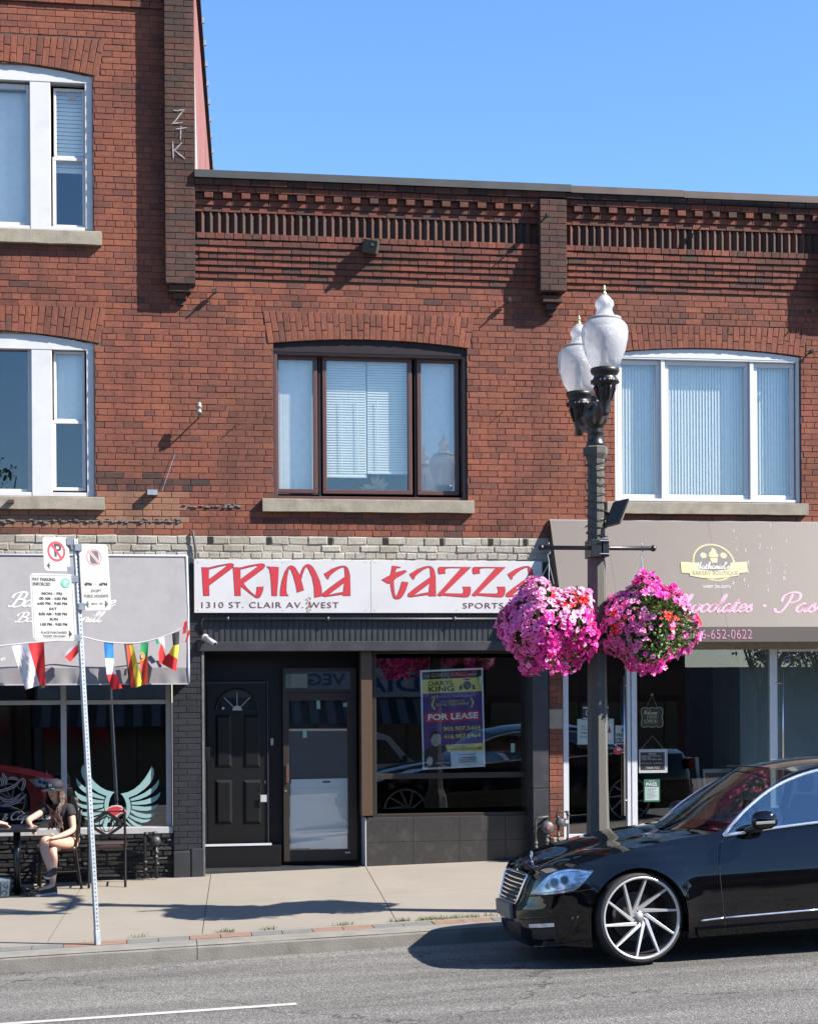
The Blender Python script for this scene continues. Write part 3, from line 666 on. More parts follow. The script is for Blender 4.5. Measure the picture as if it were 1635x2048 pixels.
# white paint streak on the side wall
mb = MB(); pts = []
for i in range(13):
    z_ = 9.5 - i * 0.16; w = 0.02 + 0.5 * min(1, i / 6) * (0.8 + 0.3 * rnd.random()); s0 = 0.12 + 0.035 * i
    pts.append((s0, s0 + w * 1.6, z_))
for (a, b, z1_), (c, d, z2_) in zip(pts, pts[1:]):
    f = lambda s_, zz: Vector((*(p0 + SK * s_ + nrm * 0.003).xy, zz)); mb.quad(f(a, z1_), f(c, z2_), f(d, z2_), f(b, z1_))
mb.build('paint_streak', mat('white paint streak', (0.66,0.62,0.62), 0.7, var=0.15, scale=18), left)
# flashing along the roof
mb = MB(); mb.box(XP1 + 0.0, W(1133, 385, 0).x, -0.215, 0.3, ZTOP + 0.002, ZTOP + 0.085); mb.box(XP1 + 0.0, W(1133, 385, 0).x, -0.225, -0.214, ZTOP - 0.006, ZTOP + 0.01); mb.build('roof_flashing', FLASH, mid)
xa = W(1133, 385, 0).x
for a, b, dz in ((xa + 0.003, W(1356, 385, 0).x - 0.002, 0.0), (W(1356, 385, 0).x + 0.002, XR1, -0.008)):
    mb = MB(); mb.box(a, b, -0.21, 0.3, ZTOP + 0.002, ZTOP + 0.075 + dz); mb.box(a, b, -0.22, -0.209, ZTOP - 0.012 + dz, ZTOP + 0.006 + dz); mb.build('roof_flashing', FLASH_B, right)
for o_, x0_, x1_, zt_ in ((mid, XP1, XC1, 7.7), (right, XC1, XR1, 7.7), (left, XL0, XP1 - 0.3, 10.6)):
    mb = MB(); mb.box(x0_, x1_, 0.26, 11, zt_ - 0.2, zt_); mb.build('roof', mat('roof felt', (0.08,0.08,0.08), 0.9), o_)
# ================================================================ WINDOWS AND SHOP FRONTS
def rect(mb, r, y0, y1): mb.box(r[0], r[1], y0, y1, r[2], r[3])
def sash(par, px, py, Yf, m, fw=0.055, name='sash', yb=0.05, glass=None, gy=0.02):
    """a glazed sash: px=(x0,x1) py=(y0,y1) are the glass edges in the photograph, at depth Yf"""
    x0, x1, z0, z1 = RP(px[0], py[0], px[1], py[1], Yf); mb = MB()
    mb.box(x0-fw, x1+fw, Yf-0.01, Yf+yb, z1, z1+fw); mb.box(x0-fw, x1+fw, Yf-0.01, Yf+yb, z0-fw, z0); mb.box(x0-fw, x0, Yf-0.01, Yf+yb, z0, z1); mb.box(x1, x1+fw, Yf-0.01, Yf+yb, z0, z1)
    s = mb.build(name, m, par, bevel=0.006); mb = MB(); mb.box(x0, x1, Yf+gy, Yf+gy+0.005, z0, z1); mb.build('pane', glass or GLASS, s)
    return x0, x1, z0, z1
def roomset(par, r, y, depth, m, floor=True):
    x0, x1, z0, z1 = r; mb = MB(); mb.quad((x0,y+depth,z0),(x1,y+depth,z0),(x1,y+depth,z1),(x0,y+depth,z1)); mb.quad((x0,y,z0),(x0,y+depth,z0),(x0,y+depth,z1),(x0,y,z1)); mb.quad((x1,y,z0),(x1,y,z1),(x1,y+depth,z1),(x1,y+depth,z0)); mb.quad((x0,y,z1),(x0,y+depth,z1),(x1,y+depth,z1),(x1,y,z1)); mb.quad((x0,y,z0),(x1,y,z0),(x1,y+depth,z0),(x0,y+depth,z0))
    return mb.build('room', m, par)
def sill(par, r, prj=0.075):
    x0, x1, z0, z1 = r; mb = MB(); n = 14; vs = []; fs = []
    for i in range(n+1):
        x = x0 + (x1-x0)*i/n; j = lambda a: rnd.uniform(-a, a)
        vs += [(x, -prj + j(0.003), z0 + j(0.004)), (x, -prj + j(0.003), z1 - 0.006 + j(0.003)), (x, -prj + 0.008, z1), (x, 0.1, z1 + 0.004), (x, 0.1, z0)]
    for i in range(n):
        for q in range(5): fs.append((i*5+q, i*5+(q+1) % 5, (i+1)*5+(q+1) % 5, (i+1)*5+q))
    fs += [(0,1,2,3,4), tuple(n*5+q for q in range(4,-1,-1))]
    mb.add(vs, fs); return mb.build('sill', STONE, par, fixn=True)
def header(par, r, ztop, rise, m, y0, y1, name):
    """panel that fills the space under a segmental arch"""
    x0, x1, z0 = r; n = 16; mb = MB()
    for i in range(n):
        a, b = x0 + (x1-x0)*i/n, x0 + (x1-x0)*(i+1)/n; f = lambda x: ztop + rise * (1 - ((x-(x0+x1)/2)/((x1-x0)/2))**2)
        mb.hexa([(a,y0,z0),(b,y0,z0),(b,y1,z0),(a,y1,z0),(a,y0,f(a)),(b,y0,f(b)),(b,y1,f(b)),(a,y1,f(a))])
    return mb.build(name, m, par)
def slats(par, r, y, m, n, name='blind', gap=0.0):
    x0, x1, z0, z1 = r; mb = MB(); h = (z1-z0)/n
    for i in range(n):
        zc = z0 + h*(i+0.5); mb.hexa([(x0,y,zc-h*0.5),(x1,y,zc-h*0.5),(x1,y+0.0015,zc-h*0.5),(x0,y+0.0015,zc-h*0.5),(x0,y+0.012,zc+h*0.46),(x1,y+0.012,zc+h*0.46),(x1,y+0.0135,zc+h*0.46),(x0,y+0.0135,zc+h*0.46)])
    mb.box(x0, x1, y-0.01, y+0.02, z0-0.02, z0); mb.box(x0, x1, y-0.015, y+0.025, z1, z1+0.03)
    return mb.build(name, m, par)
def vslats(par, r, y, m, n, name='blind', tw=0.3):
    x0, x1, z0, z1 = r; mb = MB(); w = (x1-x0)/n
    for i in range(n):
        xc = x0 + w*(i+0.5); a = tw + rnd.uniform(-0.08, 0.08); c_, s_ = cos(a)*w*0.56, sin(a)*w*0.56
        mb.hexa([(xc-c_,y-s_,z0),(xc+c_,y+s_,z0),(xc+c_,y+s_+0.002,z0),(xc-c_,y-s_+0.002,z0),(xc-c_,y-s_,z1),(xc+c_,y+s_,z1),(xc+c_,y+s_+0.002,z1),(xc-c_,y-s_+0.002,z1)])
    return mb.build(name, m, par)
def frame(par, r, w, y0, y1, m, name='window', sides=(1,1,1,1), bevel=0.005):
    x0, x1, z0, z1 = r; mb = MB()
    if sides[0]: mb.box(x0, x0+w, y0, y1, z0, z1)
    if sides[1]: mb.box(x1-w, x1, y0, y1, z0, z1)
    if sides[2]: mb.box(x0+w*sides[0], x1-w*sides[1], y0, y1, z0, z0+w)
    if sides[3]: mb.box(x0+w*sides[0], x1-w*sides[1], y0, y1, z1-w, z1)
    return mb.build(name, m, par, bevel=bevel)

# ---- brown window of the middle building
YW = 0.15
r = (WC[0]+0.004, WC[1]-0.004, WC[2], W(735, 707, YW-0.06).z); wA = frame(mid, r, 0.045, 0.05, YW+0.07, BROWN); tag(wA, 'brown aluminium window with white blinds')
header(wA, (r[0], r[1], r[3]-0.012), AC[2], 0.073, HEADER, 0.035, YW+0.07, 'header_panel')
for px, py in (((557,626),(719,978)), ((653,815),(722,980)), ((842,909),(726,982))): g = sash(wA, px, py, YW, BROWN, fw=0.052)
for a, b in ((637, 642), (829, 835)):
    q = RP(a, 712, b, 992, YW); mb = MB(); rect(mb, (q[0], q[1], r[2]+0.04, r[3]-0.03), YW+0.004, YW+0.06); mb.build('mullion', HEADER, wA)
YB = YW + 0.10
rB = RP(650, 716, 733.0, 952, YB); slats(wA, (rB[0], rB[1]-0.006, rB[2], rB[3]), YB, SLAT, 46)
rB2 = RP(733.0, 716, 819, 950, YB); slats(wA, (rB2[0]+0.006, rB2[1], rB2[2]+0.03, rB2[3]), YB, SLAT, 45)
for px in (681, 714, 754):
    p0_, p1_ = W(px, 800, YB-0.02), W(px+2, 940, YB-0.02); mb = MB(); mb.tube([p0_, p1_], 0.004, 5); mb.build('cord', SLAT, wA)
for a, b in ((548, 634), (836, 916)):
    q = RP(a, 712, b, 988, YB+0.03); vslats(wA, (q[0], q[1], q[2], q[3]), YB+0.03, CURTAIN, 14, 'curtain', 0.05)
# houseplant on the inner ledge
PLANT = mat('plant leaf', (0.28,0.22,0.11), 0.6, var=0.3, scale=20)
mb = MB(); c0 = W(752, 979, YB-0.03)
for i in range(26):
    a = rnd.uniform(-1.5, 1.5); L_ = rnd.uniform(0.06, 0.16); d = Vector((sin(a), rnd.uniform(-0.2,0.2), cos(a))); e = d.cross(Vector((0,1,0))).normalized()*L_*0.16
    s0 = c0 + d*rnd.uniform(0.0, 0.05); mb.add([s0, s0+d*L_*0.5+e, s0+d*L_, s0+d*L_*0.5-e], [(0,1,2,3)])
mb.build('houseplant', PLANT, wA)
roomset(wA, (WC[0], WC[1], WC[2], WC[3]), YB+0.07, 1.6, DARKROOM)
sill(wA, RP(525, 999, 948, 1024, -0.07))
# ---- white window of the right building
YW = 0.10
r = (WR_[0]+0.004, WR_[1]-0.004, WR_[2]+0.004, W(1420, 716, 0.04).z); wB = frame(right, r, 0.035, 0.035, YW+0.07, VINYL); tag(wB, 'white vinyl window with vertical blinds')
header(wB, (r[0], r[1], r[3]-0.01), AR[2]-0.004, 0.073, VINYL, 0.03, YW+0.07, 'header_panel')
for px, py in (((1243,1311),(730,989)), ((1336,1487),(732,990)), ((1513,1578),(736,991))): sash(wB, px, py, YW, VINYL, fw=0.06, gy=0.012)
for a in (1323, 1500):
    q = RP(a-2, 725, a+2, 990, YW); mb = MB(); rect(mb, (q[0]-0.012, q[1]+0.012, r[2]+0.03, r[3]-0.02), 0.05, YW+0.05); mb.build('mullion', VINYL, wB, bevel=0.004)
q = RP(1238, 722, 1496, 995, YW+0.12); vslats(wB, q, YW+0.12, CURTAIN, 42, 'blind', 0.35); q = RP(1505, 722, 1588, 995, YW+0.12); vslats(wB, q, YW+0.12, CURTAIN, 14, 'blind', 0.35)
roomset(wB, WR_, YW+0.2, 1.6, DARKROOM)
sill(wB, RP(1214, 1005, 1616, 1028, -0.07))
# ---- two white windows of the left building
def left_window(WL, yg0, yg1, ysp, big, arch_r, ys0, ys1, lab, blind):
    YW = 0.12; x0, x1, z0, z1 = WL; mb = MB()
    xm0, xm1 = W(60, 300, 0.06).x, W(101, 300, 0.06).x; dx = (x0 + x1)
    for a, b in ((x0+0.004, x0+0.115), (x1-0.095, x1-0.004), (xm0, xm1), (dx-xm1, dx-xm0)): mb.box(a, b, 0.045, 0.19, z0, arch_r[2]+0.02)
    mb.box(x0+0.12, dx-xm1, 0.05, 0.19, z0, z0+0.05); mb.box(dx-xm0, xm0, 0.05, 0.19, z0, z0+0.05); mb.box(xm1, x1-0.1, 0.05, 0.19, z0, z0+0.05)
    w = mb.build('window', WHITE, left, bevel=0.006); tag(w, lab)
    zh = arch_r[2] - 0.07
    header(w, (x0+0.004, x1-0.004, zh), arch_r[2]-0.002, 0.128, WHITE, 0.04, 0.19, 'header_panel')
    # right light: two sliding sashes
    ym = ysp
    sash(w, (112.5, 164.5), (yg0, ym-4), YW, WHITE, fw=0.03, glass=GLASS); sash(w, (112, 165), (ym+6, yg1), YW-0.012, WHITE, fw=0.04, glass=GLASS)
    # mirror-image light at the far side and the wide middle light
    for a, b in ((dx-W(165,300,YW).x, dx-W(112,300,YW).x),):
        mb = MB(); mb.box(a-0.06, a, YW-0.01, YW+0.05, z0+0.05, zh); mb.box(b, b+0.05, YW-0.01, YW+0.05, z0+0.05, zh); o = mb.build('sash', WHITE, w); mb = MB(); mb.box(a, b, YW+0.02, YW+0.025, z0+0.05, zh); mb.build('pane', GLASS, o)
    c0, c1 = dx - W(53, 300, YW).x, W(53, 300, YW).x; za, zb_ = W(20, big[1], YW).z, W(20, big[0], YW).z
    mb = MB(); mb.box(c0-0.07, c0, YW-0.01, YW+0.05, za-0.05, zb_+0.06); mb.box(c1, c1+0.045, YW-0.01, YW+0.05, za-0.05, zb_+0.06); mb.box(c0, c1, YW-0.01, YW+0.05, zb_, zb_+0.06); mb.box(c0, c1, YW-0.01, YW+0.05, za-0.05, za)
    o = mb.build('sash', WHITE, w, bevel=0.005); mb = MB(); mb.box(c0, c1, YW+0.02, YW+0.025, za, zb_); mb.build('pane', GLASS, o)
    if blind:
        vslats(w, (c0, c1, za, zb_), YW+0.12, CURTAIN, 30, 'curtain', 0.15)
        q = RP(108, yg0, 168, yg1, YW+0.1); slats(w, (q[0], q[1], W(140, ym+22, YW).z, q[3]), YW+0.1, SLAT, 20)
    else:
        q = RP(108, yg0-8, 168, ym+2, YW+0.1); vslats(w, q, YW+0.1, CURTAIN, 8, 'curtain', 0.1)
    roomset(w, WL, YW+0.24, 2.0, DARKROOM)
    sill(w, (x0-0.1, W(203 if blind else 209, ys0, -0.07).x, W(100, ys1, -0.07).z, W(100, ys0, -0.07).z))
    if blind:
        mb = MB(); q = RP(138, 189, 152, 200, YW+0.018); rect(mb, q, YW+0.014, YW+0.016); mb.build('sticker', WHITEP, w)
left_window(WLU, 183, 450, 316, (178, 444), ALU_, 459, 486, 'upper white window with three lights and a curtain', True)
left_window(WLL, 708, 975, 842, (699, 978), ALL_, 993, 1018, 'lower white window with three lights and dark glass', False)

# ================================================================ MIDDLE SHOP FRONT
YP = 0.30                                                  # recessed shop window plane
# charcoal brick pillar at the left of the doors
B = Bricks(); pl = RP(346, 1130, 404, 1740, 0.0); z = zf(-2.8) + 0.32; k = 0
while z < 3.44:
    w = pl[1] - pl[0] + 0.0
    B.course(pl[0], pl[1], z + BH/2, BR_BLACK, y=-0.02, L=BL, ph=0.06 if k % 2 else 0.16, jit=0.0015); z += BH; k += 1
mb = MB(); mb.box(pl[0], pl[1], -0.012, 0.6, -0.5, 3.45); pil = mb.build('brick_pillar', MORTAR_K, mid); tag(pil, 'charcoal painted brick pillar')
for cx, cz, w, h, y, m_, r_, p_ in B.L:
    o = bpy.data.objects.new('brick', brick_mesh(BR_BLACK, rnd.randrange(6))); C.objects.link(o); o.location = (cx, y, cz); o.scale = (w/(BL-JT), 1, h/(BH-JT)); o.parent = pil
mb = MB(); xm = W(382, 1720, -0.04).x; mb.box(pl[0]-0.005, xm-0.004, -0.045, 0.1, -0.5, zf(-2.8)+0.31); mb.build('plinth_block', CHAR, pil, bevel=0.008)
mb = MB(); mb.box(xm+0.004, pl[1]+0.01, -0.055, 0.1, -0.5, zf(-2.8)+0.34); mb.build('plinth_block', CHAR, pil, bevel=0.008)
mb = MB(); a = W(404, 1500, -0.02).x; mb.box(a+0.002, a+0.03, -0.028, 0.3, -0.5, 2.45); mb.build('corner_trim', mat('bare grey trim', (0.20,0.20,0.195), 0.7, var=0.25, scale=12), mid)
# dark backing behind the pilaster gap and fascia
XF0, XF1 = pl[1], W(1066, 1300, 0).x
fz0, fz1 = W(700, 1302, -0.03).z, W(700, 1228, -0.03).z
mb = MB(); mb.box(XF0-0.02, W(1098, 1280, 0).x, -0.004, 0.24, fz0+0.002, ZSIGN); mb.build('fascia_bed', CHAR, mid)
mb = MB(); mb.box(XF0-0.05, W(1098,1290,0).x+0.0, -0.055, 0.4, fz0, W(700, 1283, -0.03).z); mb.build('beam', CHAR, mid, bevel=0.006)
nb = 62; xs = [XF0 + 0.02 + (W(1098,1250,0).x - XF0 - 0.03) * i / nb for i in range(nb+1)]
zb0 = W(700, 1283, -0.03).z
bme = MB(); wv = xs[1]-xs[0]; bme.box(0.0015, wv-0.0015, -0.006, 0.0, 0, fz1-zb0-0.002); bmesh_ = bpy.data.meshes.new('fascia_board'); bmesh_.from_pydata(bme.v, [], bme.f); bmesh_.materials.append(CHAR)
bm2 = MB(); bm2.box(wv-0.014, wv-0.0015, -0.012, -0.0055, 0, fz1-zb0-0.002)
for i in range(nb):
    o = link('fascia_board', bmesh_, mid); o.location = (xs[i], -0.006, zb0+0.002); 
    mbb = MB(); mbb.tube([(xs[i]+wv-0.006, -0.016, zb0+0.004), (xs[i]+wv-0.006, -0.016, fz1-0.002)], 0.005, 5); mbb.build('bead', CHAR, mid)
mb = MB(); zp = W(700, 1238, -0.06).z; mb.tube([(W(408,1238,-0.06).x, -0.06, zp), (W(1085,1238,-0.06).x, -0.06, zp)], 0.017, 8)
for px in (455, 655, 908): 
    x = W(px, 1238, -0.06).x; mb.box(x-0.016, x+0.016, -0.08, -0.01, zp-0.025, zp+0.025)
x = W(408,1238,-0.06).x; mb.tube([(x, -0.06, zp), (x-0.03, -0.05, zp-0.03), (x-0.03, -0.02, zp-0.18)], 0.014, 6); mb.build('conduit', CHAR, mid, smooth=True)
# right charcoal pillar
rp = RP(1065, 1302, 1097.5, 1722, -0.03); zb_ = W(1080, 1577, -0.03).z
mb = MB(); mb.box(rp[0], rp[1]-0.006, -0.03, 0.6, zb_+0.004, fz0); mb.build('pillar_panel', CHAR, mid, bevel=0.004)
mb = MB(); mb.box(rp[0], rp[1]-0.006, -0.034, 0.6, -0.5, zb_-0.004); mb.build('pillar_panel', CHAR, mid, bevel=0.004)
# shop interior
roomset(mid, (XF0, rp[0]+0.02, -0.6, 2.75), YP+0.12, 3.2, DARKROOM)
mb = MB(); mb.box(XF0-0.01, rp[0]+0.01, 0.23, YP+0.2, fz0+0.001, fz0+0.10); mb.build('soffit', CHAR, mid)
# bronze post and shop window
q = RP(722, 1312, 744, 1632, YP-0.16); mb = MB(); mb.box(q[0], q[1], YP-0.17, YP+0.02, q[2], fz0+0.05); mb.build('post', BRONZE, mid, bevel=0.004)
ww = RP(744, 1306, 1062, 1634, YP-0.03); sw = frame(mid, (ww[0], ww[1]+0.05, ww[2], fz0+0.02), 0.05, YP-0.05, YP+0.05, BRONZE_D, 'window'); tag(sw, 'bronze framed shop window with a low lower light')
for px, py in (((746,1051),(1316,1547)), ((746,1051),(1556,1616))):
    g = RP(px[0], py[0], px[1], py[1], YP); mb = MB(); mb.box(g[0], g[1], YP, YP+0.006, g[2], g[3]); mb.build('pane', GLASS_S, sw)
g = RP(746, 1547, 1053, 1556, YP-0.03); mb = MB(); mb.box(g[0]-0.01, g[1]+0.01, YP-0.04, YP+0.03, g[2]-0.004, g[3]+0.004); mb.build('transom_bar', BRONZE_D, sw, bevel=0.004)
g = RP(1051, 1310, 1064, 1625, YP-0.03); mb = MB(); mb.box(g[0], g[1]+0.04, YP-0.045, YP+0.03, ww[2]+0.05, fz0); mb.build('jamb', BRONZE_D, sw, bevel=0.004)
# granite plinth, eight tiles
tz = (zf(0.5)-0.2, W(850, 1683, YP-0.06).z, W(850, 1634, YP-0.06).z); tx = [W(p_, 1680, YP-0.06).x for p_ in (732, 826, 918, 1010, 1075)]
mb = MB(); mb.box(tx[0], tx[-1], YP-0.055, YP+0.1, tz[0], tz[2]+0.0); plin = mb.build('plinth', MORTAR_K, mid)
for i in range(4):
    for j in range(2):
        mb = MB(); mb.box(tx[i]+0.002, tx[i+1]-0.002, YP-0.07 - rnd.uniform(0, 0.002), YP-0.054, tz[j]+0.002, tz[j+1]-0.002); mb.build('tile', GRANITE, plin, bevel=0.0015)
mb = MB(); mb.box(tx[0]-0.012, tx[0]-0.001, YP-0.075, YP+0.9, tz[0], tz[2]); mb.build('edge_trim', ALU, plin)
# recessed porch: black door, dark panel, glazed door
YD = 0.62
pj = RP(405, 1310, 732, 1725, YD)
mb = MB(); mb.box(XF0-0.01, tx[0], YD+0.06, YD+0.3, -0.5, fz0+0.4); porch = mb.build('porch_wall', BLACKP, mid)
mb = MB(); mb.box(tx[0]-0.001, tx[0]+0.05, YP-0.05, YD+0.1, -0.5, fz0+0.1); mb.build('porch_return', BLACKP, mid)
mb = MB(); mb.box(XF0+0.02, W(560,1700,YD).x, YD-0.16, YD+0.1, zf(-2)-0.1, W(480, 1692, YD-0.1).z); mb.build('door_step', BLACKP, mid, bevel=0.006)
mb = MB(); mb.box(XF0+0.02, tx[0]-0.012, YP-0.12, YD+0.1, zf(-1.5)-0.1, zf(-1.5)+0.02); mb.build('threshold', CHAR, mid, bevel=0.004)
dr = RP(414, 1366, 534, 1688, YD); mb = MB(); mb.box(dr[0], dr[1], YD-0.0, YD+0.05, dr[2], dr[3]); door = mb.build('door', BLACKP, mid, bevel=0.004); tag(door, 'black panelled door with a fanlight')
def dpan(a, b, c, d):
    q = RP(a, c, b, d, YD); mb = MB(); i_ = 0.03
    mb.add([(q[0],YD-0.002,q[2]),(q[1],YD-0.002,q[2]),(q[1],YD-0.002,q[3]),(q[0],YD-0.002,q[3]),(q[0]+i_,YD-0.022,q[2]+i_*1.1),(q[1]-i_,YD-0.022,q[2]+i_*1.1),(q[1]-i_,YD-0.022,q[3]-i_*1.1),(q[0]+i_,YD-0.022,q[3]-i_*1.1)], [(4,5,6,7),(0,1,5,4),(1,2,6,5),(2,3,7,6),(3,0,4,7)]); mb.build('panel', BLACKP, door)
for a, b, c, d in ((431,463,1430,1535),(487,520,1430,1535),(431,464,1560,1648),(487,522,1560,1648)): dpan(a, b, c, d)
fc = W(474, 1421, YD-0.01); fr_ = 0.26
mb = MB(); pts = [(cos(t)*fr_, sin(t)*fr_) for t in [pi*i/16 for i in range(17)]]; mb.poly([pts], (fc.x, YD-0.006, fc.z), (1,0,0), (0,0,1)); fan = mb.build('fanlight', GLASS_S, door)
mb = MB(); mb.tube([(fc.x+cos(t)*fr_, YD-0.008, fc.z+sin(t)*fr_) for t in [pi*i/16 for i in range(17)]], 0.016, 6); mb.box(fc.x-fr_-0.02, fc.x+fr_+0.02, YD-0.025, YD-0.0, fc.z-0.03, fc.z); mb.build('fanlight_frame', BLACKP, door)
mb = MB()
for t in (45, 90, 135): c_, s_ = cos(R(t)), sin(R(t)); mb.tube([(fc.x+c_*0.05, YD-0.012, fc.z+s_*0.05), (fc.x+c_*0.225, YD-0.012, fc.z+s_*0.225)], 0.006, 5)
mb.poly([[(cos(pi*i/10)*0.06, sin(pi*i/10)*0.06) for i in range(11)]], (fc.x, YD-0.018, fc.z), (1,0,0), (0,0,1), 0.008, Vector((0,-1,0))); mb.build('fanlight_bars', ALUW, door)
p = W(446, 1417, YD-0.02); mb = MB(); mb.lathe([(0.017, 0), (0.017, 0.006)], p, 12, Matrix.Rotation(pi/2, 3, 'X')); mb.build('sticker', WHITEP, door)
q = RP(412, 1688, 543, 1692, YD-0.16); mb = MB(); mb.box(XF0+0.03, q[1], YD-0.17, YD-0.14, q[2], q[3]); mb.build('sill_strip', ALU, mid)
q = RP(409, 1364, 536, 1367, YD); mb = MB(); mb.box(q[0], q[1], YD-0.02, YD, q[2], q[3]); mb.box(q[0], q[0]+0.012, YD-0.02, YD, dr[2], q[2]); mb.box(dr[1]+0.004, dr[1]+0.016, YD-0.02, YD, dr[2], q[2]); mb.build('door_trim', CHAR, mid)
p = W(529, 1568, YD-0.05); mb = MB(); mb.tube([(p.x, YD-0.04, p.z-0.05), (p.x+0.005, YD-0.06, p.z), (p.x, YD-0.04, p.z+0.05)], 0.008, 6); mb.build('handle', BLACKP, door, smooth=True)
# glazed door
gd = RP(566, 1385, 713, 1722, YD-0.04); mb = MB(); gg = RP(578, 1401, 695, 1700, YD-0.04); tr = RP(570, 1344, 701, 1379, YD-0.04)
mb.box(gd[0], gg[0], YD-0.07, YD+0.0, gd[2], gd[3]); mb.box(gg[1], gd[1], YD-0.07, YD+0.0, gd[2], gd[3]); mb.box(gg[0], gg[1], YD-0.07, YD+0.0, gd[2], gg[2]); mb.box(gg[0], gg[1], YD-0.07, YD+0.0, gg[3], gd[3])
gdo = mb.build('door', BRONZE_D, mid, bevel=0.005); tag(gdo, 'dark glazed door covered with white paper')
mb = MB(); mb.box(gg[0], gg[1], YD-0.035, YD-0.03, gg[2], gg[3]); mb.build('pane', GLASS_S, gdo)
mb = MB(); mb.box(tr[0], tr[1], YD-0.035, YD-0.03, tr[2], tr[3]); mb.build('transom_pane', GLASS_S, mid)
mb = MB(); mb.box(gd[0], tr[0], YD-0.075, YD, gd[3]+0.002, tr[3]+0.05); mb.box(tr[1], gd[1], YD-0.075, YD, gd[3]+0.002, tr[3]+0.05); mb.box(tr[0], tr[1], YD-0.075, YD, gd[3]+0.002, tr[2]); mb.box(tr[0], tr[1], YD-0.075, YD, tr[3], tr[3]+0.05); mb.build('transom_frame', BRONZE_D, mid, bevel=0.004)
p0_ = W(575, 1530, YD-0.09); p1_ = W(575, 1566, YD-0.09); mb = MB(); mb.box(p0_.x-0.022, p0_.x+0.012, YD-0.11, YD-0.07, p1_.z, p0_.z); mb.build('handle', BROWN, gdo, bevel=0.004)
mb = MB(); p = W(571, 1582, YD-0.07); mb.lathe([(0.013, 0), (0.013, 0.008)], p, 10, Matrix.Rotation(pi/2, 3, 'X')); mb.build('lock', STEELB, gdo)
mb = MB(); q = RP(690, 1704, 700, 1707, YD-0.075); mb.box(q[0], q[1], YD-0.078, YD-0.07, q[2], q[3]); mb.build('maker_plate', ALU, gdo)
PAPER = mat('white paper', (0.80,0.81,0.82), 0.85, var=0.02, k=1.0); TAPE = mat('pale green tape', (0.40,0.66,0.58), 0.7, var=0.05); CARD = mat('cream card', (0.62,0.58,0.40), 0.8, var=0.05)
def paper(px0, py0, px1, py1, Y, par, name='paper_sheet', m=PAPER, rot=0.0, th=0.001):
    q = RP(px0, py0, px1, py1, Y); cx, cz = (q[0]+q[1])/2, (q[2]+q[3])/2; w, h = (q[1]-q[0])/2, (q[3]-q[2])/2; c_, s_ = cos(rot), sin(rot)
    mb = MB(); mb.obox((cx, Y, cz), (w*c_, 0, w*s_), (0, th, 0), (-h*s_, 0, h*c_)); return mb.build(name, m, par)
yy = YD - 0.026
for i, (a, b, c, d) in enumerate(((582,696,1558,1600),(580,620,1568,1604),(580,622,1602,1636),(620,658,1600,1640),(658,695,1568,1604),(656,696,1602,1640),(579,622,1634,1668),(618,658,1638,1670),(656,696,1636,1668),(580,622,1662,1697),(620,660,1664,1698),(658,694,1664,1698))): paper(a, c, b, d, yy + 0.0022*i*0.5, gdo, rot=rnd.uniform(-0.008, 0.008))
q = RP(645, 1562, 660, 1566, YD-0.0305); mb = MB(); mb.box(q[0], q[1], YD-0.029, YD-0.0275, q[2], q[3]); mb.build('hand_slot', BLACK, gdo)
for a, b, c, d, rr in ((633,640,1401,1418,0.05),(686,695,1406,1414,0),(605,613,1460,1476,0.04)): paper(a, c, b, d, YD-0.038, gdo, 'tape', TAPE, rr)
q = RP(578, 1457, 694, 1461, yy); mb = MB(); mb.box(q[0], q[1], yy+0.05, yy+0.055, q[2], q[3]); mb.build('rail', ALUW, gdo)
q = RP(574, 1461, 700, 1560, yy+0.06); mb = MB(); mb.box(q[0], q[1], yy+0.06, yy+0.065, q[2], q[3]); mb.build('dark_board', mat('charcoal board', (0.045,0.043,0.045), 0.8, var=0.1), gdo)
paper(569, 1348, 614, 1376, YD-0.026, mid, 'notice_card', CARD)
mb = MB(); q = RP(541, 1477, 547, 1491, YD); mb.box(q[0], q[1], YD+0.03, YD+0.062, q[2], q[3]); mb.build('door_bell', ALUW, mid, bevel=0.004)
# white card hanging at the black door
mb = MB(); q = RP(521, 1590, 533, 1604, YD-0.05); mb.box(q[0], q[1], YD-0.06, YD-0.055, q[2], q[3]); cd = mb.build('lock_box', ALUW, door)
mb = MB(); p = W(411, 1500, 0.18); mb.box(p.x-0.01, p.x+0.05, 0.08, 0.26, p.z-0.13, p.z+0.03); mb.build('letter_box', BLACKP, mid, bevel=0.006)

# ================================================================ RIGHT SHOP FRONT
YS = 0.08
fz = W(1400, 1288, YS).z
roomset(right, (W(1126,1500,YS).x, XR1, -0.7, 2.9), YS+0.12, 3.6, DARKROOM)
xp_ = W(1492, 1500, YS).x; mb = MB(); mb.box(xp_, XR1, 1.3, 1.35, -0.6, 2.75); mb.box(xp_, xp_+0.04, 0.3, 1.3, -0.6, 2.75); mb.build('teal_reflection_wall', mat('teal reflection grey', (0.30,0.40,0.44), 0.8, var=0.1, scale=2), right)  # wall added behind the door glass; its teal stands for reflected sky
def post(px0, px1, y0=None, y1=None, m=ALU, name='post', py1=1720, Y=YS-0.03, par=None):
    q = RP(px0, 1500, px1, 1600, Y); mb = MB(); mb.box(q[0], q[1], Y, Y+0.09, -0.4, fz-0.0); return mb.build(name, m, par or right, bevel=0.004)
post(1126, 1137); post(1254, 1261); post(1263, 1274); post(1540, 1555)
q = RP(1126, 1283, 1635, 1294, YS-0.03); mb = MB(); mb.box(q[0], XR1, YS-0.03, YS+0.06, fz-0.03, fz+0.14); mb.build('head_frame', ALU, right, bevel=0.004)
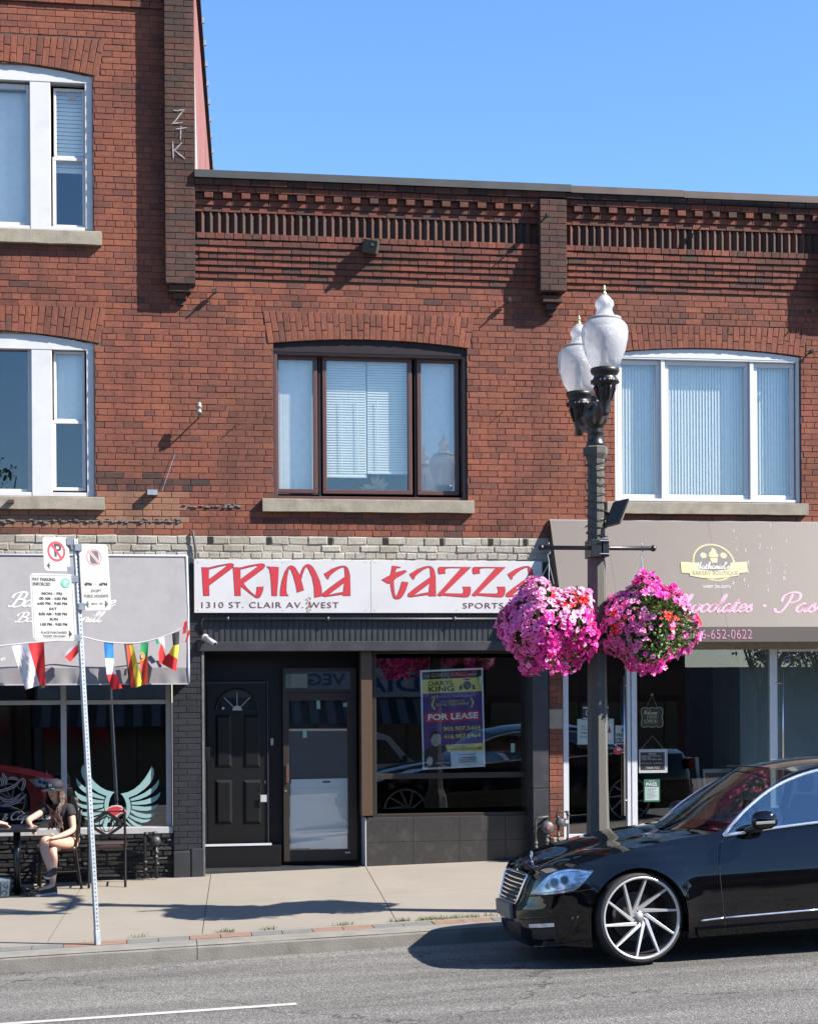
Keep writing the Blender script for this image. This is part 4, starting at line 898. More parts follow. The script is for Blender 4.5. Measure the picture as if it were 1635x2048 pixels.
q = RP(1137, 1668, 1254, 1690, YS-0.02); mb = MB(); mb.box(q[0], q[1], YS-0.02, YS+0.04, -0.35, q[3]); mb.build('kick_rail', ALU, right, bevel=0.004)
q = RP(1274, 1680, 1540, 1700, YS-0.02); mb = MB(); mb.box(q[0], q[1], YS-0.02, YS+0.04, -0.35, q[3]); mb.build('kick_rail', ALU, right, bevel=0.004)
for a, b, nm in ((1137,1254,'pane'), (1274,1540,'pane')):
    q = RP(a, 1400, b, 1600, YS); mb = MB(); mb.box(q[0], q[1], YS+0.01, YS+0.016, -0.25, fz-0.03); mb.build(nm, GLASS_S, right)
q0_ = W(1555, 1500, YS).x; mb = MB(); mb.box(q0_+0.012, q0_+0.95, YS+0.01, YS+0.02, -0.2, W(1600, 1303, YS).z); gdr = mb.build('door', GLASS_S, right); tag(gdr, 'frameless glass door with a long steel handle')
mb = MB(); mb.box(q0_, XR1, YS-0.02, YS+0.05, W(1600, 1303, YS).z, fz-0.02); mb.build('door_head', ALU, right, bevel=0.004)
mb = MB(); h0, h1 = W(1564, 1334, YS-0.06), W(1564, 1600, YS-0.06); mb.tube([h0, (h0.x, h0.y, h1.z)], 0.012, 10); a = W(1551, 1367, YS-0.05); mb.tube([(a.x, YS-0.03, a.z), (h0.x, YS-0.06, a.z)], 0.008, 8); mb.build('handle', STEELB, gdr, smooth=True)
mb = MB(); a = W(1550, 1513, YS-0.03); mb.lathe([(0.012, 0), (0.012, 0.006)], (a.x, YS-0.03, a.z), 10, Matrix.Rotation(pi/2, 3, 'X')); mb.build('lock', STEELB, right)
mb = MB(); a = W(1261.5, 1517, YS-0.03); mb.lathe([(0.010, 0), (0.010, 0.006)], (a.x, YS-0.03, a.z), 10, Matrix.Rotation(pi/2, 3, 'X')); mb.build('lock', STEELB, right)
h0, h1 = W(1247, 1352, YS-0.05), W(1247, 1632, YS-0.05); mb = MB(); mb.tube([h0, (h0.x, h0.y, h1.z)], 0.010, 8)
for py in (1371, 1601): a = W(1255, py, YS-0.05); mb.tube([(h0.x, h0.y, a.z), (a.x, YS-0.03, a.z)], 0.007, 6)
mb.build('handle', STEELB, right, smooth=True)

# ================================================================ LEFT SHOP FRONT
YL = 0.12
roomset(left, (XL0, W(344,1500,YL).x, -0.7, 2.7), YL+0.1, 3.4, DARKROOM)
lz0, lz1 = W(200, 1668, YL-0.05).z, W(200, 1366, YL).z
mb = MB()
xa, xb = W(332, 1500, YL-0.03).x, W(343, 1500, YL-0.03).x; ma, mb_ = W(122, 1500, YL-0.03).x, W(133, 1500, YL-0.03).x
ta, tb = W(200, 1409, YL-0.03).z, W(200, 1400, YL-0.03).z
swl = MB(); swl.box(xa, xb, YL-0.04, YL+0.05, lz0, lz1+0.1); swl.box(ma, mb_, YL-0.04, YL+0.05, lz0, lz1+0.1); swl.box(XL0, ma, YL-0.036, YL+0.05, ta, tb); swl.box(mb_, xa, YL-0.036, YL+0.05, ta, tb)
swl = swl.build('window', ALUW, left, bevel=0.004); tag(swl, 'pale framed cafe window with painted lettering')
mb = MB(); sl = W(200, 1656, YL-0.08).z; mb.box(XL0, W(346,1660,YL-0.08).x, YL-0.11, YL+0.05, lz0-0.005, sl); mb.build('sill', ALUW, swl, bevel=0.006)
for x0_, x1_, z0_, z1_ in ((mb_, xa, sl, ta), (mb_, xa, tb, lz1+0.1), (XL0, ma, sl, ta), (XL0, ma, tb, lz1+0.1)):
    mb = MB(); mb.box(x0_, x1_, YL, YL+0.006, z0_, z1_); mb.build('pane', GLASS_S, swl)
mb = MB(); mb.box(XL0, W(348,1500,0).x, 0.02, 0.24, lz1+0.07, 2.6); mb.build('lintel', CHAR, left)
# rough black stone base
mb = MB(); mb.box(XL0, pl[0], 0.03, 0.3, -0.7, lz0-0.004); sbase = mb.build('stone_base', CHAR, left)
STN = brick_mat('black painted rubble', [(0.03,0.03,0.032),(0.045,0.045,0.048),(0.025,0.025,0.027)], (0.02,0.02,0.02), 0.3, 2, rough=0.42, bump=0.012, fine=0.15)
z = -0.55; cnt = 0
while z < lz0 - 0.03:
    h = rnd.uniform(0.035, 0.075); x = -5.6
    while x < pl[0] - 0.03:
        w = rnd.uniform(0.10, 0.34); x1_ = min(x + w, pl[0]-0.004); y_ = rnd.uniform(-0.012, 0.018)
        if x1_ - x > 0.03:
            mb = MB(); j = lambda: rnd.uniform(-0.006, 0.006)
            a, b, c, d = (x+0.004, min(z+h, lz0-0.006))[0], x1_-0.004, z+0.003, min(z+h, lz0-0.006)-0.003
            e_ = 0.01
            mb.add([(a,0.035,c),(b,0.035,c),(b,0.035,d),(a,0.035,d),(a+e_+j(),y_+j(),c+e_*0.7),(b-e_+j(),y_+j(),c+e_*0.7),(b-e_+j(),y_+j(),d-e_*0.7),(a+e_+j(),y_+j(),d-e_*0.7)], [(4,5,6,7),(0,1,5,4),(1,2,6,5),(2,3,7,6),(3,0,4,7)])
            mb.build('stone', STN, sbase); cnt += 1
        x = x1_ if x1_ > x else x + w
    z += h
# ================================================================ SIGNS, AWNINGS, LETTERING
class Plane:
    def __init__(s, P0, ax, ay): s.o = Vector(P0); s.ax = Vector(ax).normalized(); s.ay = Vector(ay).normalized(); s.n = s.ax.cross(s.ay).normalized()
    def hit(s, px, py):
        a, b = px - 817.5, py - HOR; u, v = a*ca - b*sa, a*sa + b*ca; d = FW + RT*(u/FPX) - UP*(v/FPX)
        t = (s.o - CAMP).dot(s.n) / d.dot(s.n); q = CAMP + d*t - s.o; return q.dot(s.ax), q.dot(s.ay)
    def at(s, off): return s.o + s.n * off
def ptext(mb, st, pl_, px0, py0, px1, py1, off=0.003, **k):
    a = pl_.hit(px0, py1); b = pl_.hit(px1, py0); text(mb, st, pl_.at(off), pl_.ax, pl_.ay, a[0], b[0], a[1], b[1], **k)
def ppoly(mb, loops, pl_, off=0.003): mb.poly([[pl_.hit(*p) for p in l] for l in loops], pl_.at(off), pl_.ax, pl_.ay)
def grow(l, d):
    """outline loop: push every vertex outwards by d"""
    n = len(l); A = sum(l[i][0]*l[(i+1) % n][1] - l[(i+1) % n][0]*l[i][1] for i in range(n)); sg = 1 if A > 0 else -1; out = []
    for i in range(n):
        p, q, r_ = Vector(l[i-1]), Vector(l[i]), Vector(l[(i+1) % n]); e1, e2 = (q-p), (r_-q)
        e1 = e1.normalized() if e1.length else Vector((1,0)); e2 = e2.normalized() if e2.length else Vector((1,0))
        n_ = Vector((e1.y+e2.y, -(e1.x+e2.x)))*sg; n_ = n_.normalized() if n_.length > 1e-6 else Vector((0,0)); out.append((q.x+n_.x*d, q.y+n_.y*d))
    return out
SCR = {
 'a': ([[(.40,.38),(.25,.46),(.06,.28),(.08,.03),(.22,.02),(.36,.22),(.41,.44),(.37,.12),(.43,0),(.56,.14)]], .50),
 'o': ([[(.30,.44),(.10,.36),(.05,.14),(.18,0),(.36,.12),(.36,.36),(.24,.45),(.36,.36),(.52,.40)]], .46),
 'c': ([[(.36,.36),(.26,.45),(.08,.32),(.06,.1),(.2,0),(.42,.14)]], .39),
 'e': ([[(.04,.16),(.3,.28),(.3,.43),(.14,.4),(.06,.16),(.18,0),(.42,.14)]], .39),
 'h': ([[(0,.14),(.24,.75),(.26,1.0),(.17,.95),(.1,.5),(.06,0)],[(.06,.0),(.14,.32),(.3,.46),(.34,.34),(.3,.08),(.38,0),(.5,.12)]], .48),
 'l': ([[(0,.14),(.22,.75),(.26,1.0),(.16,.94),(.09,.3),(.12,.02),(.2,0),(.32,.14)]], .29),
 't': ([[(0,.14),(.2,.75),(.12,.25),(.14,.02),(.22,0),(.36,.14)],[(.04,.5),(.34,.52)]], .33),
 's': ([[(0,.12),(.22,.48),(.22,.3),(.3,.12),(.18,0),(.03,.05)]], .36),
 'i': ([[(0,.14),(.14,.44),(.1,.12),(.16,0),(.28,.14)],[(.15,.62),(.17,.66),(.19,.62)]], .26),
 'r': ([[(0,.14),(.14,.5),(.16,.42),(.32,.42),(.27,.14),(.33,0),(.44,.14)]], .41),
 'p': ([[(0,.14),(.14,.46),(.05,-.45)],[(.11,.3),(.28,.46),(.38,.3),(.3,.02),(.15,.03)]], .45),
 'n': ([[(0,.2),(.1,.45),(.08,0)],[(.08,0),(.2,.4),(.32,.42),(.3,.1),(.36,0),(.46,.12)]], .44),
 'u': ([[(0,.2),(.1,.45),(.08,.08),(.2,0),(.34,.44),(.32,.1),(.38,0),(.48,.12)]], .46),
 'm': ([[(0,.2),(.1,.45),(.08,0)],[(.08,0),(.2,.43),(.26,.35),(.24,0)],[(.24,0),(.36,.43),(.42,.35),(.4,.06),(.46,0),(.54,.12)]], .52),
 "'": ([[(.08,1.0),(.04,.8)]], .12),
 'P': ([[(.34,1.0),(.28,.5),(.1,.0),(-.12,.02),(-.2,.2)],[(-.02,.55),(.02,.9),(.3,1.08),(.64,1.0),(.66,.66),(.36,.48)]], .66),
 'B': ([[(.34,1.0),(.26,.5),(.12,.02),(-.08,.03)],[(-.06,.62),(0,.9),(.3,1.06),(.62,.98),(.6,.64),(.34,.54)],[(.34,.54),(.66,.46),(.62,.1),(.34,-.03),(.1,.03)]], .70),
 'C': ([[(.62,.80),(.54,1.02),(.2,.88),(.02,.4),(.14,.02),(.4,.0),(.66,.2)]], .60),
 'N': ([[(-.02,.05),(.1,.2),(.16,.95),(.2,.9),(.4,.05),(.44,.1),(.52,.95),(.62,1.0)]], .62),
 'W': ([[(0,.9),(.1,1.0),(.14,.1),(.16,.02),(.36,.8),(.38,.1),(.4,.02),(.66,.95)]], .66),
 '&': ([[(.5,.3),(.3,.0),(.1,.1),(.2,.4),(.34,.6),(.24,.72),(.16,.6),(.46,.02)]], .52), ' ': ([], .28),
}
def script(mb, st, pl_, px0, pyb, px1, pyt, off=0.003, wmin=0.02, wmax=0.09, slant=0.36):
    """handwritten lettering: baseline at pyb, capital height up to pyt"""
    a = pl_.hit(px0, pyb); b = pl_.hit(px1, pyb); h = pl_.hit(px0, pyt)[1] - a[1]; tot = sum(SCR[c][1] for c in st); sx = (b[0]-a[0]) / tot; x = 0.0; n = 0
    for c in st:
        for s_ in SCR[c][0]:
            pts = [(a[0] + (x + p[0])*sx + p[1]*h*slant, a[1] + p[1]*h) for p in s_]
            ribbon(mb, pts, pl_.at(off + 0.0002*n), pl_.ax, pl_.ay, wmin*h, wmax*h, ang=R(25)); n += 1
        x += SCR[c][1]

# ---- white shop sign
Ysg = -0.085; sg = RP(388, 1121, 1084, 1226, Ysg); xm = W(741, 1170, Ysg).x
sign = thing('shop_sign', 'long white shop sign with red hand-drawn lettering below the brown window', 'sign', ((sg[0]+sg[1])/2, Ysg, sg[2]))
SIGNW = mat('white sign panel', (0.92,0.91,0.93), 0.4, var=0.02, scale=3, grime=(0.55,0.53,0.5), gscale=2.5, gamt=0.25)
for a, b in ((sg[0], xm-0.0015), (xm+0.0015, sg[1])):
    mb = MB(); mb.box(a, b, Ysg, Ysg+0.06, sg[2], sg[3]); mb.build('panel', SIGNW, sign, bevel=0.003)
SP = Plane((0, Ysg, 0), (1,0,0), (0,0,1)); k1 = 0.21407; A_ = lambda l: [(385 + x*k1, 1110 + y*k1) for x, y in l]; B_ = lambda l, d=0: [(740 + (x+d)*k1, 1110 + y*k1) for x, y in l]
sm = lambda l, k=2: l
aA = [(368,180),(440,135),(500,113),(535,106),(565,107),(588,126),(601,160),(608,200),(613,384),(545,384),(545,372),(430,385),(385,392),(358,390),(350,380),(356,362),(420,310),(500,252),(565,207),(562,150),(558,122),(548,113),(500,132),(455,165),(425,192),(410,212),(413,220),(400,230)]
aH = [(558,262),(552,310),(548,350),(480,362),(410,376),(420,364),(480,318)]
zZ = [(640,178),(634,150),(634,130),(640,118),(655,114),(942,114),(690,358),(850,364),(868,358),(873,345),(872,320),(862,298),(935,298),(938,330),(932,362),(922,384),(905,392),(880,394),(690,378),(672,376),(655,386),(625,374),(850,122),(740,120),(712,124),(697,136),(696,152),(702,172)]
letters = [
 A_([(86,116),(150,120),(230,100),(330,82),(362,80),(380,86),(384,97),(372,118),(345,140),(152,285),(155,380),(102,380),(95,250)]), A_([(150,135),(230,112),(305,95),(318,97),(316,106),(300,120),(152,228)]),
 A_([(378,116),(445,120),(525,100),(625,83),(655,82),(673,90),(674,104),(660,128),(474,265),(505,308),(545,348),(578,376),(592,374),(599,340),(600,300),(663,297),(655,330),(642,368),(628,394),(608,403),(588,397),(540,362),(448,290),(448,380),(395,380),(388,240)]), A_([(445,135),(530,112),(600,97),(610,100),(606,110),(590,124),(446,228)]),
 A_([(692,107),(803,115),(795,250),(786,382),(740,380),(733,240),(728,180),(716,130)]), None,
 A_([(818,382),(820,330),(835,240),(862,160),(890,115),(905,104),(920,101),(940,104),(960,122),(985,165),(1000,190),(1020,140),(1035,112),(1055,94),(1078,88),(1100,94),(1122,115),(1150,160),(1185,240),(1202,310),(1205,350),(1202,385),(1138,397),(1135,300),(1118,210),(1085,135),(1065,106),(1045,130),(1025,180),(1012,235),(1020,262),(1038,328),(976,350),(965,280),(940,190),(920,140),(908,122),(895,140),(883,195),(876,260),(873,330),(878,362),(897,382)]), None,
 A_([(x+862-2, y-3) for x, y in aA]), A_([(x+862-2, y-3) for x, y in aH]),
 B_([(205,102),(285,112),(275,120),(245,120),(238,140),(232,165),(325,143),(340,155),(310,175),(235,218),(218,240),(220,310),(230,372),(240,388),(252,378),(280,310),(295,250),(355,257),(330,330),(300,385),(282,404),(262,412),(240,412),(222,404),(212,385),(198,330),(188,262),(168,268),(107,232),(190,188)]), None,
 B_(aA), B_(aH), B_(zZ), None, B_(zZ, 322), None, B_(aA, 915), B_(aH, 915)]
mo, mr_ = MB(), MB()
for i in range(0, len(letters), 2):
    o_, h_ = letters[i], letters[i+1]; lo = [SP.hit(*p) for p in o_]; lh = [SP.hit(*p) for p in h_] if h_ else None
    mo = MB(); mo.poly([grow(lo, 0.0045)] + ([grow(lh, -0.0045)] if lh else []), SP.at(0.0018), SP.ax, SP.ay); lt = mo.build('letter', MAROON, sign)
    mr_ = MB(); mr_.poly([lo] + ([lh] if lh else []), SP.at(0.0035), SP.ax, SP.ay); mr_.build('letter_face', REDP, lt)
mb = MB(); ptext(mb, '1310 ST. CLAIR AV. WEST', SP, 403, 1204.5, 677, 1216, spacing=1.15); ptext(mb, 'SPORTS', SP, 925, 1206, 1006, 1217, spacing=1.1); mb.build('address_lettering', MAROON, sign, kind='stuff')
mb = MB()
for px in (396, 565, 731, 749, 913, 1075):
    for py in (1124.5, 1221): p = W(px, py, Ysg); mb.lathe([(0.006, 0), (0.004, 0.003)], (p.x, Ysg-0.0005, p.z), 8, Matrix.Rotation(pi/2, 3, 'X'))
mb.build('screws', STEELB, sign, kind='stuff')
mb = MB()
for i in range(16): p = W(617 + rnd.uniform(-5, 4) + (1226-1195)*0.0, 1195 + i*1.9, Ysg); s_ = rnd.uniform(0.004, 0.012); mb.poly([[(cos(t)*s_*0.8, sin(t)*s_*1.6) for t in [0.3, 1.2, 2.6, 3.6, 5.0]]], (p.x, Ysg-0.0045 - i*0.0001, p.z), (1,0,0), (0,0,1))
mb.build('rust_stain', mat('rust', (0.36,0.24,0.13), 0.9, var=0.3), sign)

# ---- taupe awning of the bakery
AX0 = W(1098, 1041, 0.0).x; AYF = -0.72
atop = W(1300, 1043, 0.0).z; abot = W(1320, 1254, AYF).z; aval = W(1320, 1284, AYF).z
AWN = mat('taupe vinyl', (0.15,0.122,0.108), 0.55, var=0.03, scale=2.0, grime=(0.19,0.165,0.15), gscale=3, gamt=0.25)
awn = thing('awning', 'taupe vinyl awning with pink script and a round cupcake emblem', 'awning', (4.0, AYF/2, aval))
xa = [AX0, W(1222,1150,-0.3).x, W(1430,1150,-0.3).x, W(1660,1150,-0.3).x, 6.8]
for a, b in zip(xa, xa[1:]):
    mb = MB(); mb.hexa([(a+0.001,AYF,abot),(b-0.001,AYF,abot),(b-0.001,AYF+0.02,abot-0.004),(a+0.001,AYF+0.02,abot-0.004),(a+0.001,-0.03,atop),(b-0.001,-0.03,atop),(b-0.001,-0.01,atop-0.004),(a+0.001,-0.01,atop-0.004)]); mb.build('slope_panel', AWN, awn)
    mb = MB(); mb.box(a+0.001, b-0.001, AYF+0.001, AYF+0.006, aval, abot-0.002); mb.build('valance', AWN, awn)
mb = MB(); mb.add([(AX0-0.001,AYF,abot),(AX0-0.001,-0.012,abot),(AX0-0.001,-0.012,atop),(AX0-0.001,-0.03,atop),(AX0-0.001,AYF,aval),(AX0-0.001,-0.012,aval)], [(0,1,2,3),(4,5,1,0)]); mb.build('side_panel', AWN, awn)
mb = MB(); mb.box(AX0-0.004, 6.8, -0.03, -0.005, atop-0.004, atop+0.012); mb.build('top_bar', ALUW, awn)
AP = Plane((AX0, AYF, abot), (1,0,0), (0, -0.03-AYF, atop-abot)); VP = Plane((AX0, AYF, aval), (1,0,0), (0,0,1))
mb = MB(); script(mb, 'Chocolates', AP, 1337, 1224, 1502, 1190, wmin=0.05, wmax=0.16, slant=0.5); script(mb, 'Past', AP, 1556, 1224, 1646, 1188, wmin=0.05, wmax=0.16, slant=0.5)
c_ = AP.hit(1528, 1212); mb.poly([[(c_[0]+0.022*cos(t), c_[1]+0.022*sin(t)) for t in [2*pi*i/16 for i in range(16)]]], AP.at(0.003), AP.ax, AP.ay); mb.build('script_lettering', PINKP, awn, kind='stuff')
mb = MB(); ptext(mb, '416-652-0622', VP, 1379, 1259, 1503, 1278, spacing=1.05); mb.build('phone_number', PINKP, awn, kind='stuff')
GOLD = mat('gold print', (0.52,0.40,0.10), 0.5, var=0.15, scale=8); CREAM = mat('cream print', (0.60,0.53,0.27), 0.5, var=0.05); SLATE = mat('slate print', (0.12,0.115,0.12), 0.6)
ec = AP.hit(1427, 1125); er = (AP.hit(1470, 1125)[0]-AP.hit(1384, 1125)[0])/2
circ = lambda r_, n=40, cx=0, cy=0, f=None: [(ec[0]+cx+(r_*(f(i) if f else 1))*cos(2*pi*i/n), ec[1]+cy+(r_*(f(i) if f else 1))*sin(2*pi*i/n)) for i in range(n)]
emb = MB(); emb.poly([circ(er, 72, f=lambda i: 1.0 if i % 2 else 0.965)], AP.at(0.002), AP.ax, AP.ay); em = emb.build('emblem', GOLD, awn)
mb = MB(); mb.poly([circ(er*0.95)], AP.at(0.003), AP.ax, AP.ay); mb.build('emblem_ring', CREAM, em)
mb = MB(); mb.poly([circ(er*0.90)], AP.at(0.004), AP.ax, AP.ay); mb.build('emblem_field', SLATE, em)
mb = MB()
for cx in (-0.43, 0.5): mb.poly([circ(er*0.15, 16, er*cx, er*0.36)], AP.at(0.005), AP.ax, AP.ay)
E_ = lambda l: [(ec[0]+er*x, ec[1]+er*y) for x, y in l]
mb.poly([E_([(-.2,.36),(-.12,.52),(-.02,.62),(.02,.78),(.14,.7),(.2,.58),(.18,.5),(.26,.42),(.26,.32),(.16,.26),(-.12,.26)])], AP.at(0.005), AP.ax, AP.ay)
mb.poly([E_([(-.16,.22),(.2,.22),(.14,-.02),(-.1,-.02)])], AP.at(0.0052), AP.ax, AP.ay); mb.build('cupcake', CREAM, em)
mb = MB(); script(mb, "Nathaniel's", AP, 1392, 1138, 1458, 1125, off=0.006, wmin=0.05, wmax=0.15, slant=0.2); mb.build('emblem_script', WHITEP, em)
rb_ = [(1360,1124),(1394,1126),(1396,1139),(1425,1143),(1458,1139),(1460,1126),(1493,1124),(1494,1145),(1477,1147),(1476,1152),(1455,1155),(1427,1158),(1400,1156),(1379,1152),(1378,1147),(1362,1146)]
mb = MB(); ppoly(mb, [rb_], AP, 0.0065); mb.build('ribbon', CREAM, em)
mb = MB(); ptext(mb, 'BAKERY BOUTIQUE', AP, 1385, 1143, 1474, 1152, off=0.0075); mb.build('ribbon_lettering', SLATE, em)
mb = MB(); ptext(mb, 'SWEET DELIGHTS', AP, 1405, 1171, 1459, 1176.5, bold=0.01); mb.build('emblem_tagline', WHITEP, awn)
mb = MB()
for i in range(46):
    px = rnd.choice([1468, 1474, 1485, 1490, 1519, 1534, 1541, 1566, 1571, 1496]) + rnd.uniform(-2, 2); py = rnd.uniform(1050, 1185); a = AP.hit(px, py); L_ = rnd.uniform(0.008, 0.06); w = rnd.uniform(0.0015, 0.003)
    mb.poly([[(a[0]-w, a[1]), (a[0]+w, a[1]), (a[0]+w+L_*0.03, a[1]+L_), (a[0]-w+L_*0.03, a[1]+L_)]], AP.at(0.0015 + i*2e-5), AP.ax, AP.ay)
mb.build('bird_droppings', WHITEP, awn, kind='stuff')

# ---- grey awning of the cafe
LYF = -0.72; lx1 = W(373, 1115, 0.0).x
ltop = W(200, 1111, -0.01).z; lbot = W(200, 1336, LYF).z; lval = W(200, 1368, LYF).z
AWG = mat('grey canvas', (0.36,0.35,0.365), 0.8, var=0.04, scale=5, grime=(0.24,0.23,0.225), gscale=2.4, gamt=0.4, bump=0.01, bscale=3.0)
law = thing('awning', 'grey canvas awning with white script over the cafe window', 'awning', (-4.6, LYF/2, lval))
LP0 = Plane((lx1, LYF, lbot), (1,0,0), (0, -0.01-LYF, ltop-lbot)); nx = 40; ny = 12
mb = MB(); vs = []
for j in range(ny+1):
    for i in range(nx+1):
        x = XL0 + (lx1-XL0)*i/nx; t = j/ny; sag = 0.0015*sin(pi*t)*(1+0.6*sin(x*2.1))
        vs.append((x, LYF + (-0.01-LYF)*t + sag*0.8, lbot + (ltop-lbot)*t - sag*0.4))
mb.add(vs, [(j*(nx+1)+i, j*(nx+1)+i+1, (j+1)*(nx+1)+i+1, (j+1)*(nx+1)+i) for j in range(ny) for i in range(nx)]); mb.build('canvas', AWG, law, smooth=True)
mb = MB(); vs = []; nx2 = 160
for j in range(5):
    for i in range(nx2+1):
        x = XL0 + (lx1-XL0)*i/nx2; t = j/4; w = 0.012*sin(x*26 + 2*sin(x*5))*t*(1.0 if int(x*2) % 3 else 0.35); vs.append((x, LYF + w, lbot + (lval-lbot)*t))
mb.add(vs, [(j*(nx2+1)+i, (j+1)*(nx2+1)+i, (j+1)*(nx2+1)+i+1, j*(nx2+1)+i+1) for j in range(4) for i in range(nx2)]); mb.build('valance', AWG, law, smooth=True)
mb = MB(); mb.box(XL0, lx1, LYF-0.012, LYF+0.012, lval-0.012, lval+0.004); mb.build('front_bar', ALUW, law)
CANW = mat('pale blue canvas edge', (0.50,0.53,0.62), 0.7, var=0.05)
mb = MB(); mb.tube([(XL0, -0.02, ltop), (lx1, -0.02, ltop)], 0.014, 8); mb.build('top_roll', CANW, law, smooth=True)
mb = MB(); e0, e1 = Vector((lx1, -0.012, ltop)), Vector((lx1, LYF, lbot)); mb.tube([e0, e0.lerp(e1, 0.5)+Vector((0.006,0.012,-0.01)), e1, Vector((lx1, LYF, lval))], 0.016, 8); mb.build('edge_piping', CANW, law, smooth=True)
mb = MB(); mb.add([(lx1+0.005,LYF,lbot),(lx1+0.005,-0.02,lbot),(lx1+0.005,-0.02,ltop),(lx1+0.005,LYF,lval),(lx1+0.005,-0.02,lval)], [(0,1,2),(3,4,1,0)]); mb.build('side_panel', AWG, law)
LP1 = Plane((lx1, LYF-0.0015, lbot), (1,0,0), (0, -0.01-LYF, ltop-lbot))
mb = MB()
script(mb, 'Ba', LP1, 19, 1213, 63, 1186, wmin=0.06, wmax=0.20, off=0.0012); script(mb, 'e', LP1, 214, 1213, 228, 1186, wmin=0.06, wmax=0.18, off=0.001)
script(mb, 'Ba', LP1, 31, 1244, 66, 1226, wmin=0.06, wmax=0.2, off=0.001); script(mb, 'rill', LP1, 163, 1244, 201, 1224, wmin=0.06, wmax=0.22, off=0.001)
script(mb, 'e', LP1, 0, 1321, 9, 1310, wmin=0.08, wmax=0.2, off=0.001)
mb.build('script_lettering', WHITEP, law, kind='stuff')

# ---- poster in the shop window
def frame4(BL, BRt, TL): BL, BRt, TL = Vector(BL), Vector(BRt), Vector(TL); return BL, BRt-BL, TL-BL
class Card:
    """flat printed board; unit coordinates 0..1 across and up"""
    def __init__(s, par, BL, BRt, TL, name, m, th=0.004, corner=0.0):
        s.o, s.ax, s.ay = frame4(BL, BRt, TL); s.n = s.ax.cross(s.ay).normalized(); s.k = 1; mb = MB(); w, h = s.ax.length, s.ay.length
        if corner:
            l = []
            for cx, cy, a0 in ((1-corner/w, 1-corner/h, 0), (corner/w, 1-corner/h, 90), (corner/w, corner/h, 180), (1-corner/w, corner/h, 270)): l += [(cx + corner/w*cos(R(a0+18*i)), cy + corner/h*sin(R(a0+18*i))) for i in range(6)]
        else: l = [(0,0),(1,0),(1,1),(0,1)]
        mb.poly([l], s.o - s.n*th, s.ax, s.ay, th, s.n)
        n_ = len(l); mb.poly([l[::-1]], s.o - s.n*th, s.ax, s.ay)
        s.b = mb.build(name, m, par)
    def lay(s): s.k += 1; return s.o + s.n * (0.0006 * s.k)
    def fill(s, l, m, name): mb = MB(); mb.poly(l if isinstance(l[0][0], tuple) else [l], s.lay(), s.ax, s.ay); return mb.build(name, m, s.b)
    def rect(s, x0, x1, y0, y1, m, name): return s.fill([(x0,y0),(x1,y0),(x1,y1),(x0,y1)], m, name)
    def texts(s, items, m, name):
        mb = MB(); o = s.lay()
        for st, x0, x1, y0, y1, b in items: text(mb, st, o, s.ax, s.ay, x0, x1, y0, y1, bold=b)
        return mb.build(name, m, s.b, kind='stuff')
    def ell(s, cx, cy, rx_, ry_, m, name, n=24): return s.fill([(cx+rx_*cos(2*pi*i/n), cy+ry_*sin(2*pi*i/n)) for i in range(n)], m, name)
Yp = YP + 0.03
post_t = thing('lease_poster', 'purple and yellow FOR LEASE poster hanging inside the shop window', 'poster', W(907, 1540, Yp))
YEL = mat('yellow print', (0.72,0.62,0.12), 0.6, var=0.03, k=1.0); PUR = mat('purple print', (0.09,0.035,0.20), 0.6, var=0.05, k=1.0); PWH = mat('white poster card', (0.80,0.80,0.78), 0.6, k=1.0); PRED = mat('red poster print', (0.62,0.03,0.04), 0.6, k=1.0); NAVY = mat('black navy print', (0.012,0.012,0.03), 0.6); GREYP = mat('grey photo print', (0.32,0.31,0.30), 0.6, var=0.2, scale=12, k=1.0); PALEB = mat('pale blue print', (0.52,0.64,0.72), 0.6, k=1.0)
cd = Card(post_t, W(845,1540,Yp), W(970,1533.5,Yp), W(840,1341,Yp), 'board', PWH)
cd.rect(.025,.975,.905,.982,NAVY,'title_band'); cd.rect(.025,.975,.765,.905,YEL,'name_band'); cd.rect(.025,.975,.02,.765,PUR,'purple_field')
cd.rect(.45,.975,.02,.165,PALEB,'pale_corner'); cd.rect(.38,.975,.165,.24,YEL,'web_band'); cd.rect(.06,.93,.475,.57,PRED,'red_strip')
cd.texts([('THE',.06,.155,.928,.948,.02),('DARYL KING',.18,.72,.925,.965,.02),('TEAM',.75,.90,.928,.948,.02)], CREAM, 'title_lettering')
cd.texts([('DARYL',.12,.53,.84,.885,.015),('KING',.12,.53,.778,.832,.02)], NAVY, 'name_lettering')
cd.ell(.74,.83,.065,.042,NAVY,'emblem'); cd.texts([('D',.69,.745,.832,.858,.0),('K',.74,.80,.805,.835,.0)], CREAM, 'emblem_letters')
for sx in (-1, 1): cd.fill([(.74+sx*.08,.79),(.74+sx*.15,.782),(.74+sx*.12,.80),(.74+sx*.13,.82),(.74+sx*.10,.83),(.74+sx*.085,.85),(.74+sx*.08,.82)][::sx], NAVY, 'emblem_wreath')
cd.fill([(.69,.882),(.79,.882),(.80,.898),(.77,.888),(.74,.900),(.71,.888),(.68,.898)], NAVY, 'emblem_crown')
cd.texts([('Team In York Region*',.28,.83,.708,.735,.012)], WHITEP, 'claim_lettering'); cd.texts([('#1',.165,.26,.705,.745,.0),('YOU DESERVE THE',.31,.69,.668,.686,.0),('ROYAL TREATMENT',.24,.76,.632,.660,.005)], YEL, 'slogan_lettering')
for sx in (0, 1):
    for i in range(6): t = i/5; cx = (.205 - .03*sin(pi*t)) if sx == 0 else (.795 + .03*sin(pi*t)); cd.ell(cx, .61+.085*t, .018, .008, YEL, 'laurel_leaf', 8)
cd.texts([('FOR LEASE',.10,.90,.492,.556,.035)], PWH, 'lease_lettering')
